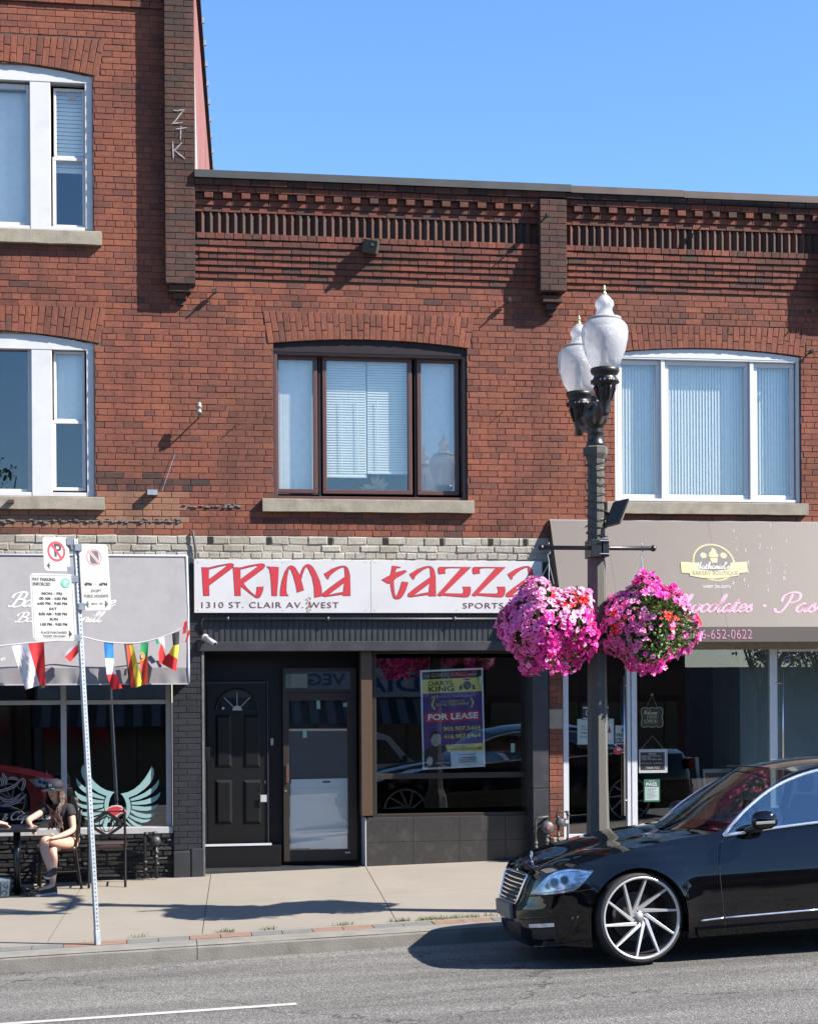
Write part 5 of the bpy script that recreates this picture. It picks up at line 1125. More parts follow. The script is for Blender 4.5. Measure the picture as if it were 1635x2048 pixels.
cd.texts([('905.907.5464',.34,.935,.378,.422,.02),('416.987.5464',.34,.935,.30,.345,.02)], YEL, 'phone_lettering')
cd.texts([('Office',.58,.66,.362,.372,.0),('Toronto',.58,.68,.286,.295,.0)], WHITEP, 'small_lettering')
cd.texts([('Visit us at:',.47,.68,.212,.232,.0),('WWW.DARYLKING.COM',.43,.94,.178,.203,.01)], NAVY, 'web_lettering')
cd.texts([('Community',.58,.85,.118,.145,.0),('ROYAL LEPAGE',.58,.85,.072,.088,.02)], SLATE, 'agency_lettering'); cd.rect(.58,.71,.098,.105,REDP,'red_bar'); cd.rect(.58,.71,.055,.062,REDP,'red_bar'); cd.rect(.71,.85,.098,.105,SLATE,'grey_bar'); cd.rect(.71,.85,.055,.062,SLATE,'grey_bar')
cd.fill([(.025,.02),(.45,.02),(.42,.15),(.38,.21),(.29,.245),(.16,.24),(.06,.20),(.025,.16)], NAVY, 'portrait_jacket'); cd.ell(.215,.305,.085,.075,GREYP,'portrait_face'); cd.fill([(.13,.30),(.14,.37),(.20,.385),(.28,.375),(.30,.34),(.26,.355),(.18,.355),(.15,.32)], NAVY, 'portrait_hair'); cd.ell(.11,.085,.05,.045,GREYP,'portrait_hand')
cd.texts([('Daryl King',.20,.42,.048,.072,.01)], WHITEP, 'caption_lettering')
mb = MB(); mb.tube([W(858, 1339, Yp), W(858, 1312, Yp)], 0.0015, 4); mb.tube([W(955, 1336, Yp), W(955, 1312, Yp)], 0.0015, 4); mb.build('hanging_wires', STEELB, post_t)
for nm, q in (('green_tape', (958,965,1352,1369)), ('green_tape', (1021,1029,1487,1505))):
    o = paper(q[0], q[2], q[1], q[3], YP-0.004, None, nm, TAPE); tag(o, 'pale green tape at the top corner of the lease poster' if q[0] < 1000 else 'pale green tape on the shop window right of the poster', 'tape')

# ---- notices in the bakery window
Yn = YS + 0.006
def notice(name, label, px0, py0, px1, py1, m, th=0.002):
    q = RP(px0, py0, px1, py1, Yn); t = thing(name, label, 'notice', (q[0], Yn, q[2])); return t, Card(t, (q[0],Yn,q[2]), (q[1],Yn,q[2]), (q[0],Yn,q[3]), 'sheet', m, th)
PALEG = mat('pale green paper', (0.55,0.68,0.66), 0.7, var=0.02); GREENP = mat('green print', (0.02,0.16,0.10), 0.6)
t, c = notice('notice', 'pale notice with a telephone number behind the lamp post', 1154, 1438, 1227, 1489, PALEG)
c.texts([('Cafe',.09,.22,.68,.76,.01),('Catering',.09,.40,.55,.63,.01),('Online Orders',.09,.52,.42,.50,.01),('416-652-0622',.06,.58,.26,.34,.01)], BLACK, 'lettering')
c.fill([(.80,.8),(.95,.8),(.95,.2),(.80,.2)], WHITEP, 'picture'); c.fill([(.82,.45),(.93,.45),(.875,.75)], mat('brown print', (0.2,0.07,0.05), 0.6), 'cake')
t, c = notice('notice', 'small white FREE WiFi sticker on the bakery door', 1230, 1451, 1250.5, 1489, PALEG)
c.texts([('FREE',.08,.97,.40,.58,.03)], BLACK, 'lettering'); c.rect(.06,.97,.06,.32,BLACK,'band'); c.texts([('Wi',.10,.46,.10,.28,.02),('Fi',.58,.9,.10,.28,.02)], WHITEP, 'band_lettering'); c.rect(.6,.97,.66,.82,mat('blue print', (0.02,0.06,0.3), 0.6),'card_mark')
p = W(1235, 1501, Yn); mb = MB(); mb.poly([[(0.055*cos(2*pi*i/24), 0.055*sin(2*pi*i/24)) for i in range(24)]], p, (1,0,0), (0,0,1), 0.002, Vector((0,-1,0))); o = mb.build('round_sticker', REDP); tag(o, 'round red sticker below the WiFi sticker', 'sticker')
mb = MB(); mb.poly([[(0.012+0.03*cos(2*pi*i/16), 0.014+0.02*sin(2*pi*i/16)) for i in range(16)]], p + Vector((0,-0.003,0)), (1,0,0), (0,0,1)); mb.build('white_spot', WHITEP, o)
t, c = notice('open_sign', 'dark sign with white bars behind the lamp post', 1164, 1411, 1217, 1440, BLACK)
c.rect(.02,.98,.80,.88,WHITEP,'bar'); c.rect(.02,.98,.06,.14,WHITEP,'bar'); mb = MB(); text(mb, 'C', c.lay(), c.ax, c.ay, .12, .30, .25, .72); mb.build('letter', WHITEP, c.b)
# scalloped welcome board
q = RP(1281, 1415, 1325, 1455, Yn); wb = thing('welcome_board', 'small scalloped dark green board hanging in the bakery window', 'board', (q[0], Yn, q[2])); BOARD = mat('dark green board', (0.018,0.028,0.024), 0.7)
cx, cz, hw_, hh = (q[0]+q[1])/2, (q[2]+q[3])/2, (q[1]-q[0])/2, (q[3]-q[2])/2
sc = [(-1,-.55),(-.93,-.85),(-.7,-1),(-.35,-.9),(0,-1),(.35,-.9),(.7,-1),(.93,-.85),(1,-.55),(.9,0),(1,.55),(.93,.85),(.7,1),(.35,.9),(0,1),(-.35,.9),(-.7,1),(-.93,.85),(-1,.55),(-.9,0)]
sc = [(p.x*hw_, p.y*hh) for p in catmull(sc, 3, True)]
mb = MB(); mb.poly([sc], (cx, Yn, cz), (1,0,0), (0,0,1), 0.004, Vector((0,-1,0))); mb.build('board', BOARD, wb)
mb = MB(); mb.tube([(cx+x, Yn-0.005, cz+y) for x, y in sc + sc[:1]], 0.0035, 5); mb.build('border', CREAM, wb)
WPN = Plane((cx, Yn-0.005, cz), (1,0,0), (0,0,1)); mb = MB(); script(mb, 'Welcome', WPN, 1286, 1429, 1313, 1420, wmin=0.08, wmax=0.14, slant=0.3); ptext(mb, 'PLEASE', WPN, 1293, 1431, 1313, 1437); ptext(mb, 'COME IN', WPN, 1287, 1439, 1313, 1447); mb.build('lettering', CREAM, wb)
mb = MB(); p = W(1303, 1390, Yn-0.004); mb.tube([(cx-hw_*0.5, Yn-0.004, cz+hh*0.95), p, (cx+hw_*0.5, Yn-0.004, cz+hh*0.95)], 0.004, 5); mb.lathe([(0.016,0),(0.016,0.01)], (p.x, Yn-0.002, p.z), 10, Matrix.Rotation(pi/2,3,'X')); mb.build('string', mat('jute string', (0.30,0.25,0.17), 0.9), wb)
t, c = notice('hours_board', 'white framed chalkboard with opening hours in the bakery window', 1277, 1499, 1334, 1546, ALUW, 0.006)
c.rect(.05,.90,.12,.88,BLACK,'slate'); c.texts([('HOURS',.34,.60,.77,.85,.0),('SUN BY APPT UNTIL FALL',.09,.77,.69,.745,.0),('MON CLOSED',.09,.40,.62,.675,.0),('TUES - SAT 9AM - 6PM',.09,.80,.55,.605,.0),('STAT HOL',.09,.85,.38,.43,.0),('THANK YOU!',.24,.72,.17,.27,.0)], WHITEP, 'chalk_lettering')
mb = MB(); p = W(1304, 1472, Yn-0.004); a, b = W(1281, 1499, Yn-0.004), W(1327, 1499, Yn-0.004); mb.tube([a, p, b], 0.004, 5); mb.build('string', MT['jute string'], t)
t, c = notice('inspection_notice', 'green PASS notice in the bakery window', 1287, 1559, 1319, 1604, GREENP)
c.texts([('PASS',.14,.82,.70,.86,.02)], WHITEP, 'lettering'); c.rect(.07,.93,.07,.66,PALEG,'white_field'); c.texts([('DINESAFE',.3,.7,.90,.95,.0)], WHITEP, 'small_lettering'); mb = MB(); o_ = c.lay()
for i in range(9): y = .60 - i*.055; mb.add([o_+c.ax*.14+c.ay*y, o_+c.ax*(.82-.1*(i % 3))+c.ay*y, o_+c.ax*(.82-.1*(i % 3))+c.ay*(y+.012), o_+c.ax*.14+c.ay*(y+.012)], [(0,1,2,3)])
mb.build('fine_print', INK, c.b)
p = W(1573, 1320, YS+0.004); mb = MB(); oc = [(0.042*cos(pi/8+pi/4*i), 0.048*sin(pi/8+pi/4*i)) for i in range(8)]; mb.poly([oc], p, (1,0,0), (0,0,1), 0.002, Vector((0,-1,0))); o = mb.build('security_sticker', WHITEP); tag(o, 'blue octagonal security sticker on the glass door', 'sticker')
mb = MB(); mb.poly([[(x*.88, z*.88) for x, z in oc]], p+Vector((0,-0.003,0)), (1,0,0), (0,0,1)); mb.build('blue_field', mat('deep blue print', (0.03,0.03,0.22), 0.6), o); mb = MB(); text(mb, 'ADT', p+Vector((0,-0.004,0)), (1,0,0), (0,0,1), -0.024, 0.024, -0.012, 0.012, bold=0.02, shear=0.2); mb.build('letters', WHITEP, o)
# folding sandwich board just inside the bakery window
sb = thing('sandwich_board', 'white framed sandwich board with brown inner frame inside the bakery window', 'sign', W(1440, 1690, 0.45))
c0, c1, c2, c3 = W(1412, 1690, 0.5), W(1490, 1690, 0.5), W(1490, 1538, 0.6), W(1402, 1538, 0.6)
cb = Card(sb, (W(1412,1690,0.5).x,0.45,-0.2), (W(1490,1690,0.5).x,0.45,-0.2), (W(1405,1538,0.6).x,0.6,W(1440,1538,0.6).z), 'front_board', ALUW, 0.02)
cb.rect(.05,.95,.05,.955,mat('brown frame wood', (0.16,0.055,0.03), 0.6),'inner_frame'); cb.rect(.14,.86,.08,.88,BLACK,'slate')
mb = MB(); mb.obox(W(1400, 1600, 0.75), (0.02,0,0), (0,0.015,0), (-0.03,0.06,0.55)); mb.build('rear_leg', ALUW, sb)
# cafe window painting: spread wings with a red bird head
YG = YL - 0.004; WGP = Plane((0, YG, 0), (1,0,0), (0,0,1)); k5 = 190/1635; D_ = lambda l: [(140 + x*k5, 1510 + y*k5) for x, y in l]
WING = mat('pale aqua paint', (0.36,0.60,0.60), 0.6, var=0.03)
wing = thing('window_painting', 'pale aqua spread wings around a red bird head painted on the cafe window', 'decal', W(234, 1655, YG))
fe = [ [(870,670),(1000,640),(1100,590),(1200,510),(1290,400),(1360,290),(1405,190),(1440,260),(1443,330),(1420,420),(1360,510),(1280,590),(1150,680),(1005,740),(1035,800),(1045,880),(1040,960),(1020,1030),(990,1080),(935,1135),(915,1060),(950,1000),(975,940),(970,860),(945,770),(905,700)],
 [(1035,760),(1150,715),(1270,660),(1400,570),(1480,490),(1532,420),(1525,500),(1490,580),(1420,650),(1330,710),(1200,765),(1050,795)], [(1055,815),(1150,805),(1280,780),(1420,730),(1500,690),(1555,640),(1545,700),(1500,770),(1430,820),(1320,850),(1180,860),(1060,855)],
 [(1060,875),(1150,880),(1290,895),(1420,885),(1525,845),(1490,900),(1430,940),(1330,962),(1200,960),(1065,930)], [(1050,945),(1150,985),(1300,1020),(1480,1010),(1430,1060),(1340,1090),(1240,1085),(1130,1050),(1045,985)],
 [(1025,1030),(1130,1080),(1260,1115),(1395,1110),(1330,1155),(1230,1170),(1120,1130),(1015,1065)], [(1000,1085),(1080,1140),(1160,1195),(1245,1218),(1170,1233),(1090,1215),(1030,1160),(980,1105)], [(950,1120),(1000,1180),(1065,1230),(1010,1222),(960,1180),(935,1140)] ]
mirr = lambda l: [(2*818-x, y-28) for x, y in l][::-1]
for f in fe:
    mb = MB(); ppoly(mb, [D_(f)], WGP, 0.002); mb.build('feather', WING, wing); mb = MB(); ppoly(mb, [D_(mirr(f))], WGP, 0.002); mb.build('feather', WING, wing)
mb = MB(); ppoly(mb, [D_([(600,980),(640,920),(720,875),(820,862),(890,880),(920,930),(980,980),(985,1040),(960,1010),(900,1000),(840,1030),(780,1070),(720,1060),(640,1020)])], WGP, 0.003); mb.build('head_outline', WHITEP, wing)
mb = MB(); ppoly(mb, [D_([(615,980),(660,920),(740,890),(820,885),(880,905),(920,940),(970,985),(980,1030),(950,1000),(890,990),(830,1020),(770,1058),(710,1040),(640,1010)])], WGP, 0.004); mb.build('red_head', REDP, wing)
mb = MB(); ppoly(mb, [D_([(870,925),(905,945),(880,950)])], WGP, 0.005); mb.build('eye', WHITEP, wing)
mb = MB()
for l in ([(780,1070),(840,1010),(800,1120)], [(470,1190),(540,1120),(500,1200)], [(630,1250),(660,1100),(620,1060),(560,1240)], [(720,1230),(790,1150),(740,1110)]): ppoly(mb, [D_(l)], WGP, 0.0022)
mb.build('tail_feather', WING, wing)
cup = thing('window_painting', 'red and white cup outline with white script painted on the cafe window', 'decal', W(10, 1650, YG)); k6 = 280/1635; E2 = lambda l: [(x*k6, 1530 + y*k6) for x, y in l]
for m_, w, of in ((WHITEP, 0.030, 0.002), (MAROON, 0.017, 0.003)):
    mb = MB(); n = 0
    for l in ([(-60,330),(20,300),(110,275),(190,230),(225,185)], [(225,185),(260,170),(285,200),(265,280),(255,300)], [(-60,360),(0,380),(70,420),(150,410),(210,370),(240,335)], [(15,478),(110,465),(220,420),(305,345)], [(35,90),(45,130),(70,170),(70,235)], [(0,150),(30,190),(25,250)], [(95,165),(150,155),(215,175)]):
        ribbon(mb, [WGP.hit(*p) for p in E2(l)], WGP.at(of + n*0.0001), WGP.ax, WGP.ay, w*0.3, w); n += 1
    mb.build('cup_line', m_, cup)
mb = MB(); script(mb, '& Cappuccino', WGP, 3, 1640, 116, 1624, wmin=0.07, wmax=0.18, slant=0.35, off=0.004); mb.build('script_lettering', WHITEP, cup)
# graffiti tag on the tall pilaster
GY = -PRJ - 0.006; GP = Plane((0, GY, 0), (1,0,0), (0,0,1)); mb = MB(); n = 0; k7 = 520/1635
for l in ([(1090,690),(1110,694),(1135,690),(1160,688)], [(1158,688),(1135,715),(1105,755),(1080,780)], [(1080,775),(1110,772),(1150,768)], [(1105,810),(1140,806),(1175,800)], [(1138,790),(1136,830),(1134,880)], [(1086,885),(1088,940),(1090,995)], [(1145,895),(1115,925),(1092,945)], [(1095,940),(1130,970),(1165,998)]):
    ribbon(mb, [GP.hit(x*k7, y*k7) for x, y in l], GP.at(0.001 + n*0.0003), GP.ax, GP.ay, 0.006, 0.014); n += 1
mb.build('graffiti', mat('white spray paint', (0.5,0.48,0.47), 0.9, var=0.5, scale=70), left)
# ================================================================ STREET LAMP WITH HANGING BASKETS
LY = -4.35; LX = W(1192, 1100, LY).x; zl = lambda py, Y=LY: W(1192, py, Y).z
POLE = mat('aggregate concrete pole', (0.165,0.158,0.14), 0.9, var=0.35, scale=160, bump=0.006, bscale=170)
IRON = mat('black cast iron', (0.012,0.012,0.014), 0.38, var=0.2, scale=20, bump=0.002, bscale=40)
lamp = thing('street_lamp', 'octagonal concrete street lamp post with two acorn globes', 'street lamp', (LX, LY, zs(LX, LY)))
ov = lambda p: [(r_, z_) for r_, z_ in p]
zb = zs(LX, LY)
mb = MB(); mb.lathe([(0.24, zb-0.1), (0.24, zb+0.16), (0.20, zb+0.22), (0.17, zb+0.5), (0.115, zb+0.62), (0.107, zb+0.9), (0.098, zl(1550)), (0.086, zl(1100)), (0.078, zl(935)), (0.088, zl(918)), (0.116, zl(908)), (0.118, zl(896)), (0.10, zl(893))], (LX, LY, 0), 8, Matrix.Rotation(R(-9), 3, 'Z')); mb.build('post', POLE, lamp)
mb = MB(); z0_ = zl(893); mb.lathe([(0.092, z0_-0.01), (0.092, z0_+0.03), (0.08, z0_+0.045), (0.075, zl(868)), (0.085, zl(866)), (0.06, zl(860)), (0.075, zl(855)), (0.112, zl(845)), (0.122, zl(832)), (0.11, zl(815)), (0.07, zl(806)), (0.045, zl(803)), (0.05, zl(799)), (0.05, zl(795)), (0.03, zl(791)), (0.0, zl(789))], (LX, LY, 0), 20); mb.build('post_head', IRON, lamp, smooth=True)
GLOBE = None
def globe_mat():
    m = bpy.data.materials.new('prismatic acrylic'); m.use_nodes = True; t = m.node_tree; N, L = t.nodes, t.links; b = N['Principled BSDF']
    b.inputs['Base Color'].default_value = (0.66,0.68,0.71,1); b.inputs['Roughness'].default_value = 0.2; b.inputs['Specular IOR Level'].default_value = 0.5
    tl = N.new('ShaderNodeBsdfTranslucent'); tl.inputs[0].default_value = (0.6,0.62,0.65,1); tp = N.new('ShaderNodeBsdfTransparent'); tp.inputs[0].default_value = (0.95,0.96,0.98,1)
    geo = N.new('ShaderNodeNewGeometry'); vo = N.new('ShaderNodeTexVoronoi'); vo.inputs['Scale'].default_value = 95; L.new(geo.outputs['Position'], vo.inputs['Vector'])
    bp = N.new('ShaderNodeBump'); bp.inputs['Distance'].default_value = 0.006; bp.inputs['Strength'].default_value = 1.0; L.new(vo.outputs['Distance'], bp.inputs['Height']); L.new(bp.outputs[0], b.inputs['Normal'])
    m1 = N.new('ShaderNodeMixShader'); m1.inputs[0].default_value = 0.5; L.new(b.outputs[0], m1.inputs[1]); L.new(tl.outputs[0], m1.inputs[2])
    m2 = N.new('ShaderNodeMixShader'); m2.inputs[0].default_value = 0.34; L.new(m1.outputs[0], m2.inputs[1]); L.new(tp.outputs[0], m2.inputs[2]); L.new(m2.outputs[0], N['Material Output'].inputs[0]); return m
GLOBE = globe_mat(); BRASS = mat('pale brass', (0.55,0.46,0.24), 0.35, 0.7, var=0.1)
for sgn, nm in ((-1, 'front'), (1, 'rear')):
    Yq = LY + sgn*0.62; zt = W(1207, 736, LY-0.62).z; cx = LX - (0.078 if sgn < 0 else -0.004)
    mb = MB(); mb.lathe([(0.028, zt-0.44), (0.04, zt-0.42), (0.036, zt-0.40), (0.06, zt-0.30), (0.088, zt-0.19), (0.105, zt-0.155), (0.128, zt-0.14), (0.128, zt-0.115), (0.11, zt-0.10), (0.10, zt-0.07), (0.122, zt-0.055), (0.135, zt-0.03), (0.13, zt-0.005), (0.10, zt+0.004)], (cx, Yq, 0), 20); sk = mb.build('lamp_socket', IRON, lamp, smooth=True)
    mb = MB()
    for j in range(20): a = 2*pi*j/20; mb.obox((cx+0.124*cos(a), Yq+0.124*sin(a), zt-0.128), (0.008*cos(a),0.008*sin(a),0), (-0.006*sin(a),0.006*cos(a),0), (0,0,0.014))
    for j in range(8): a = 2*pi*(j+0.3)/8; mb.tube([(cx+0.102*cos(a), Yq+0.102*sin(a), zt-0.17), (cx+0.088*cos(a), Yq+0.088*sin(a), zt-0.22), (cx+0.062*cos(a), Yq+0.062*sin(a), zt-0.30)], [0.012, 0.009, 0.004], 5)
    mb.build('socket_ornament', IRON, sk, smooth=True)
    # cast arm from the post head to the socket
    zc = zl(835); pts = catmull([(LX, LY+sgn*0.06, zc+0.02), (LX*0.6+cx*0.4, LY+sgn*0.2, zc-0.05), (cx, LY+sgn*0.42, zc-0.03), (cx, LY+sgn*0.57, zc+0.06), (cx, Yq, zt-0.42)], 5)
    mb = MB(); mb.tube(pts, [0.06 - 0.022*i/(len(pts)-1) for i in range(len(pts))], 10)
    mb.tube(catmull([(cx, LY+sgn*0.08, zc+0.08), (cx, LY+sgn*0.2, zc+0.10), (cx, LY+sgn*0.3, zc+0.04), (cx, LY+sgn*0.25, zc-0.01), (cx, LY+sgn*0.2, zc+0.03)], 5), 0.02, 7); mb.build('lamp_arm', IRON, lamp, smooth=True)
    mb = MB(); mb.lathe([(0.112,0),(0.150,.06),(0.19,.16),(0.213,.27),(0.2165,.33),(0.205,.39),(0.175,.425),(0.145,.445)], (cx, Yq, zt), 36); gl = mb.build('globe', GLOBE, lamp, smooth=True)
    mb = MB(); mb.lathe([(0.13,.440),(0.152,.443),(0.152,.462),(0.12,.470),(0.10,.48),(0.084,.498),(0.072,.53),(0.071,.55),(0.086,.575),(0.089,.59),(0.080,.62),(0.062,.640),(0.045,.66),(0.028,.676),(0.0,.68)], (cx, Yq, zt), 30); mb.build('globe_cap', GLOBE, gl, smooth=True)
    mb = MB(); mb.lathe([(0.153,.443),(0.156,.452),(0.153,.463)], (cx, Yq, zt), 30); mb.build('globe_band', mat('clear band', (0.6,0.6,0.58), 0.4), gl, smooth=True)
    mb = MB(); mb.lathe([(0.026,.676),(0.022,.69),(0.008,.71),(0.012,.72),(0.018,.728),(0.01,.74),(0.006,.765),(0.0,.77)], (cx, Yq, zt), 12); mb.build('finial', BRASS, gl, smooth=True)
    mb = MB(); mb.lathe([(0.05,0.0),(0.05,0.05),(0.035,0.07),(0.035,.16)], (cx, Yq, zt), 14); mb.lathe([(0.03,.155),(0.04,.2),(0.04,.25),(0.02,.29),(0,.295)], (cx, Yq, zt), 14); mb.build('bulb', mat('frosted bulb', (0.5,0.5,0.5), 0.4), gl, smooth=True)
    mb = MB(); mb.lathe([(0.0,.325),(0.09,.31),(0.10,.30)], (cx, Yq, zt), 20); mb.build('reflector', STEELB, gl, smooth=True)
# crossbar, clamp and string of fairy lights
zb_ = zl(1098); x0_, x1_ = W(1081, 1098, LY-0.1).x, W(1305, 1098, LY-0.1).x; YBAR = LY-0.11
mb = MB(); mb.tube([(x0_, YBAR, zb_), (x1_, YBAR, zb_)], 0.021, 12)
for x in (x0_, x1_): mb.lathe([(0,-0.032),(0.018,-0.026),(0.03,-0.008),(0.03,0.008),(0.018,0.026),(0,0.032)], (x, YBAR, zb_), 12)
mb.build('crossbar', IRON, lamp, smooth=True)
mb = MB(); mb.box(LX-0.09, LX+0.01, LY-0.15, LY+0.1, zb_-0.09, zb_+0.08); mb.box(LX+0.02, LX+0.085, LY-0.155, LY+0.1, zb_-0.085, zb_+0.085); mb.build('clamp', IRON, lamp, bevel=0.006)
mb = MB()
for dz in (-0.06, 0.065): mb.tube([(LX-0.01, LY-0.165, zb_+dz), (LX+0.09, LY-0.165, zb_+dz)], 0.006, 6)
mb.build('clamp_bolt', STEELB, lamp)
WIRE = mat('dark green wire', (0.012,0.03,0.022), 0.5); pts = []; za_, zc_ = zl(905), zl(1092); n = 150
for i in range(n+1):
    t = i/n; z_ = za_ + (zc_-za_)*t + 0.012*sin(t*70); a = t*2*pi*11 + 0.6*sin(t*23); rr = (0.118 if t < 0.08 else 0.092) + 0.006*sin(t*91); pts.append((LX+rr*cos(a), LY+rr*sin(a), z_))
mb = MB(); mb.tube(pts, 0.005, 4)
for i in range(0, n, 3): p = Vector(pts[i]); d = (p - Vector((LX, LY, p.z))).normalized(); mb.tube([p, p + d*0.022 + Vector((0,0,rnd.uniform(-0.02,0.015)))], [0.006, 0.002], 4)
mb.build('fairy_lights', WIRE, lamp)
# floodlight on the post
fl = thing('floodlight', 'black box floodlight clamped to the street lamp post', 'floodlight', W(1230, 1025, LY-0.02)); k3 = 260/951
c = W(1060+632*k3, 560+1705*k3, LY-0.05); axx = Vector((0.085, -0.05, 0.02)); axz = Vector((0.055, 0.02, 0.125)); axy = Vector((0.02, 0.06, -0.005))
mb = MB(); mb.obox(c, axx*0.8, axy, axz*0.95); mb.build('housing', IRON, fl, bevel=0.012)
mb = MB(); mb.obox(c + axx*0.82, axx*0.03, axy*0.8, axz*0.8); mb.build('lens', mat('dark lens', (0.02,0.02,0.022), 0.15), fl)
mb = MB(); a = W(1203, 1020, LY); mb.tube([(a.x-0.03, LY, a.z), c - axx*0.7], 0.018, 6); mb.box(a.x-0.05, a.x+0.02, LY-0.03, LY+0.05, a.z-0.05, a.z+0.06); mb.build('bracket', IRON, fl)

# ---- hanging baskets
PET = [mat('petunia '+n_, c_, 0.55, var=0.12, scale=30, trans=0.3, k=0.95) for n_, c_ in (('magenta', (0.92,0.06,0.46)), ('pink', (0.93,0.20,0.54)), ('pale pink', (0.95,0.38,0.64)), ('red geranium', (0.85,0.04,0.03)), ('deep pink', (0.85,0.035,0.36)))]
THRO = mat('flower throat', (0.40,0.04,0.22), 0.6)
LEAF = [mat('basket leaf '+n_, c_, 0.55, var=0.3, scale=25, trans=0.3, k=0.8) for n_, c_ in (('dark', (0.035,0.085,0.02)), ('mid', (0.07,0.15,0.03)), ('light', (0.14,0.23,0.05)))]
def petunia_mesh(mats, seed):
    r = random.Random(seed); vs = [(0,0,-0.3)]; n = 15; fs = []
    for j in range(n): a = 2*pi*j/n; lob = 1.0 + 0.10*cos(5*a); vs.append((0.26*cos(a), 0.26*sin(a), -0.05))
    for j in range(n): a = 2*pi*j/n; lob = 1.0 + 0.13*cos(5*a); vs.append((lob*cos(a), lob*sin(a), 0.12 + 0.10*cos(5*a+pi) + r.uniform(-0.08, 0.08)))
    me = bpy.data.meshes.new('flower')
    for j in range(n): k = (j+1) % n; fs.append((0, 1+j, 1+k)); fs.append((1+j, 1+n+j, 1+n+k, 1+k))
    me.from_pydata(vs, [], fs)
    for q in mats: me.materials.append(q)
    for i, p in enumerate(me.polygons): p.material_index = 1 if i % 2 == 0 else 0; p.use_smooth = False
    me.update(); return me
PM = [[petunia_mesh([PET[c_], THRO if c_ != 3 else PET[3]], s_) for s_ in range(3)] for c_ in range(5)]
def basket(cpx, cpy, wpx, seed, label, rx_, rz_, style):
    r = random.Random(seed); c = W(cpx, cpy, YBAR); hx = W(wpx, 1104, YBAR).x
    t = thing('hanging_basket', label, 'hanging basket', (c.x, YBAR, c.z-rz_), group='flower baskets on the street lamp')
    mb = MB(); mb.lathe([(0.0, c.z-0.16), (0.12, c.z-0.15), (0.19, c.z-0.05), (0.20, c.z+0.08), (0.18, c.z+0.08), (0.0, c.z+0.06)], (c.x, YBAR, 0), 18); mb.build('pot', mat('dark coir liner', (0.03,0.025,0.018), 0.95), t)
    mb = MB(); top = W(wpx, 1126, YBAR).z
    mb.tube(catmull([(hx, YBAR, zb_-0.012), (hx+0.012, YBAR, zb_-0.05), (hx-0.012, YBAR, zb_-0.07), (hx, YBAR, top+0.02), (hx, YBAR, top)], 4), 0.0045, 6)
    mb.tube([(hx, YBAR, zb_+0.02), (hx, YBAR, zb_+0.05)], 0.004, 5); mb.build('hook', STEEL, t, smooth=True)
    for j in range(3): a = 2*pi*j/3 + 0.5; mb = MB(); mb.tube([(hx, YBAR, top), (c.x+0.17*cos(a), YBAR+0.17*sin(a), c.z+0.2)], 0.003, 5); mb.build('wire', STEEL, t)
    def surf(d):
        n_ = 1 + 0.09*sin(3.1*d.x*2+seed) + 0.08*sin(5*d.y+2*d.z*3+seed*2) + 0.06*sin(7*d.x-4*d.z)
        return n_ * (0.92 if d.z > 0.6 else 1.0)
    # leaves
    for li in range(3):
        mb = MB()
        for k in range(1500 if style == 0 else 1900):
            d = Vector((r.gauss(0,1), r.gauss(0,1), r.gauss(0,1))).normalized(); q = r.uniform(0.6, 0.99)*surf(d); p = Vector((c.x + d.x*rx_*q, YBAR + d.y*rx_*q, c.z + d.z*rz_*q))
            e = Vector((r.gauss(0,1), r.gauss(0,1), r.gauss(0,0.7)-0.2)).normalized(); up = (d + e*0.9).normalized(); sd = up.cross(Vector((r.gauss(0,1), r.gauss(0,1), r.gauss(0,1)))).normalized(); L_ = r.uniform(0.025, 0.055); w = L_*r.uniform(0.22, 0.4)
            mb.add([p, p+up*L_*0.5+sd*w, p+up*L_, p+up*L_*0.5-sd*w], [(0,1,2,3)])
        mb.build('leaves', LEAF[li], t, kind='stuff')
    fl_ = []
    n_f = 1750 if style == 0 else 1450
    for k in range(n_f):
        d = Vector((r.gauss(0,1), r.gauss(0,1), r.gauss(0,1))).normalized()
        if style == 1:
            # greener patch low on the sunny side
            g = Vector((0.45, -0.85, -0.12)).normalized().dot(d)
            if g > 0.72 and r.random() < 0.86: continue
            g = Vector((-0.5, -0.8, 0.1)).normalized().dot(d)
            if g > 0.82 and r.random() < 0.45: continue
        else:
            g = Vector((0.25, -0.75, 0.55)).normalized().dot(d)
            if g > 0.9 and r.random() < 0.55: continue
        q = surf(d)*r.uniform(0.95, 1.06); p = Vector((c.x + d.x*rx_*q, YBAR + d.y*rx_*q, c.z + d.z*rz_*q))
        nrm_ = (d + Vector((r.gauss(0,.35), r.gauss(0,.35), r.gauss(0,.35)+0.12))).normalized(); s_ = r.uniform(0.02, 0.032) if r.random() < 0.75 else r.uniform(0.032, 0.042)
        v = sin(2.6*d.x+1.3*seed)+sin(3.3*d.z+seed)+r.gauss(0,.55)
        if style == 0: ci = 0 if (d.x > -0.35 and d.z < 0.35 and v > -0.7) else (1 if v > -0.3 else 2)
        else: ci = 1 if v > 0.3 else (2 if v > -0.8 else 0)
        if ci == 0 and r.random() < 0.2: ci = 4
        fl_.append((p, nrm_, s_, ci))
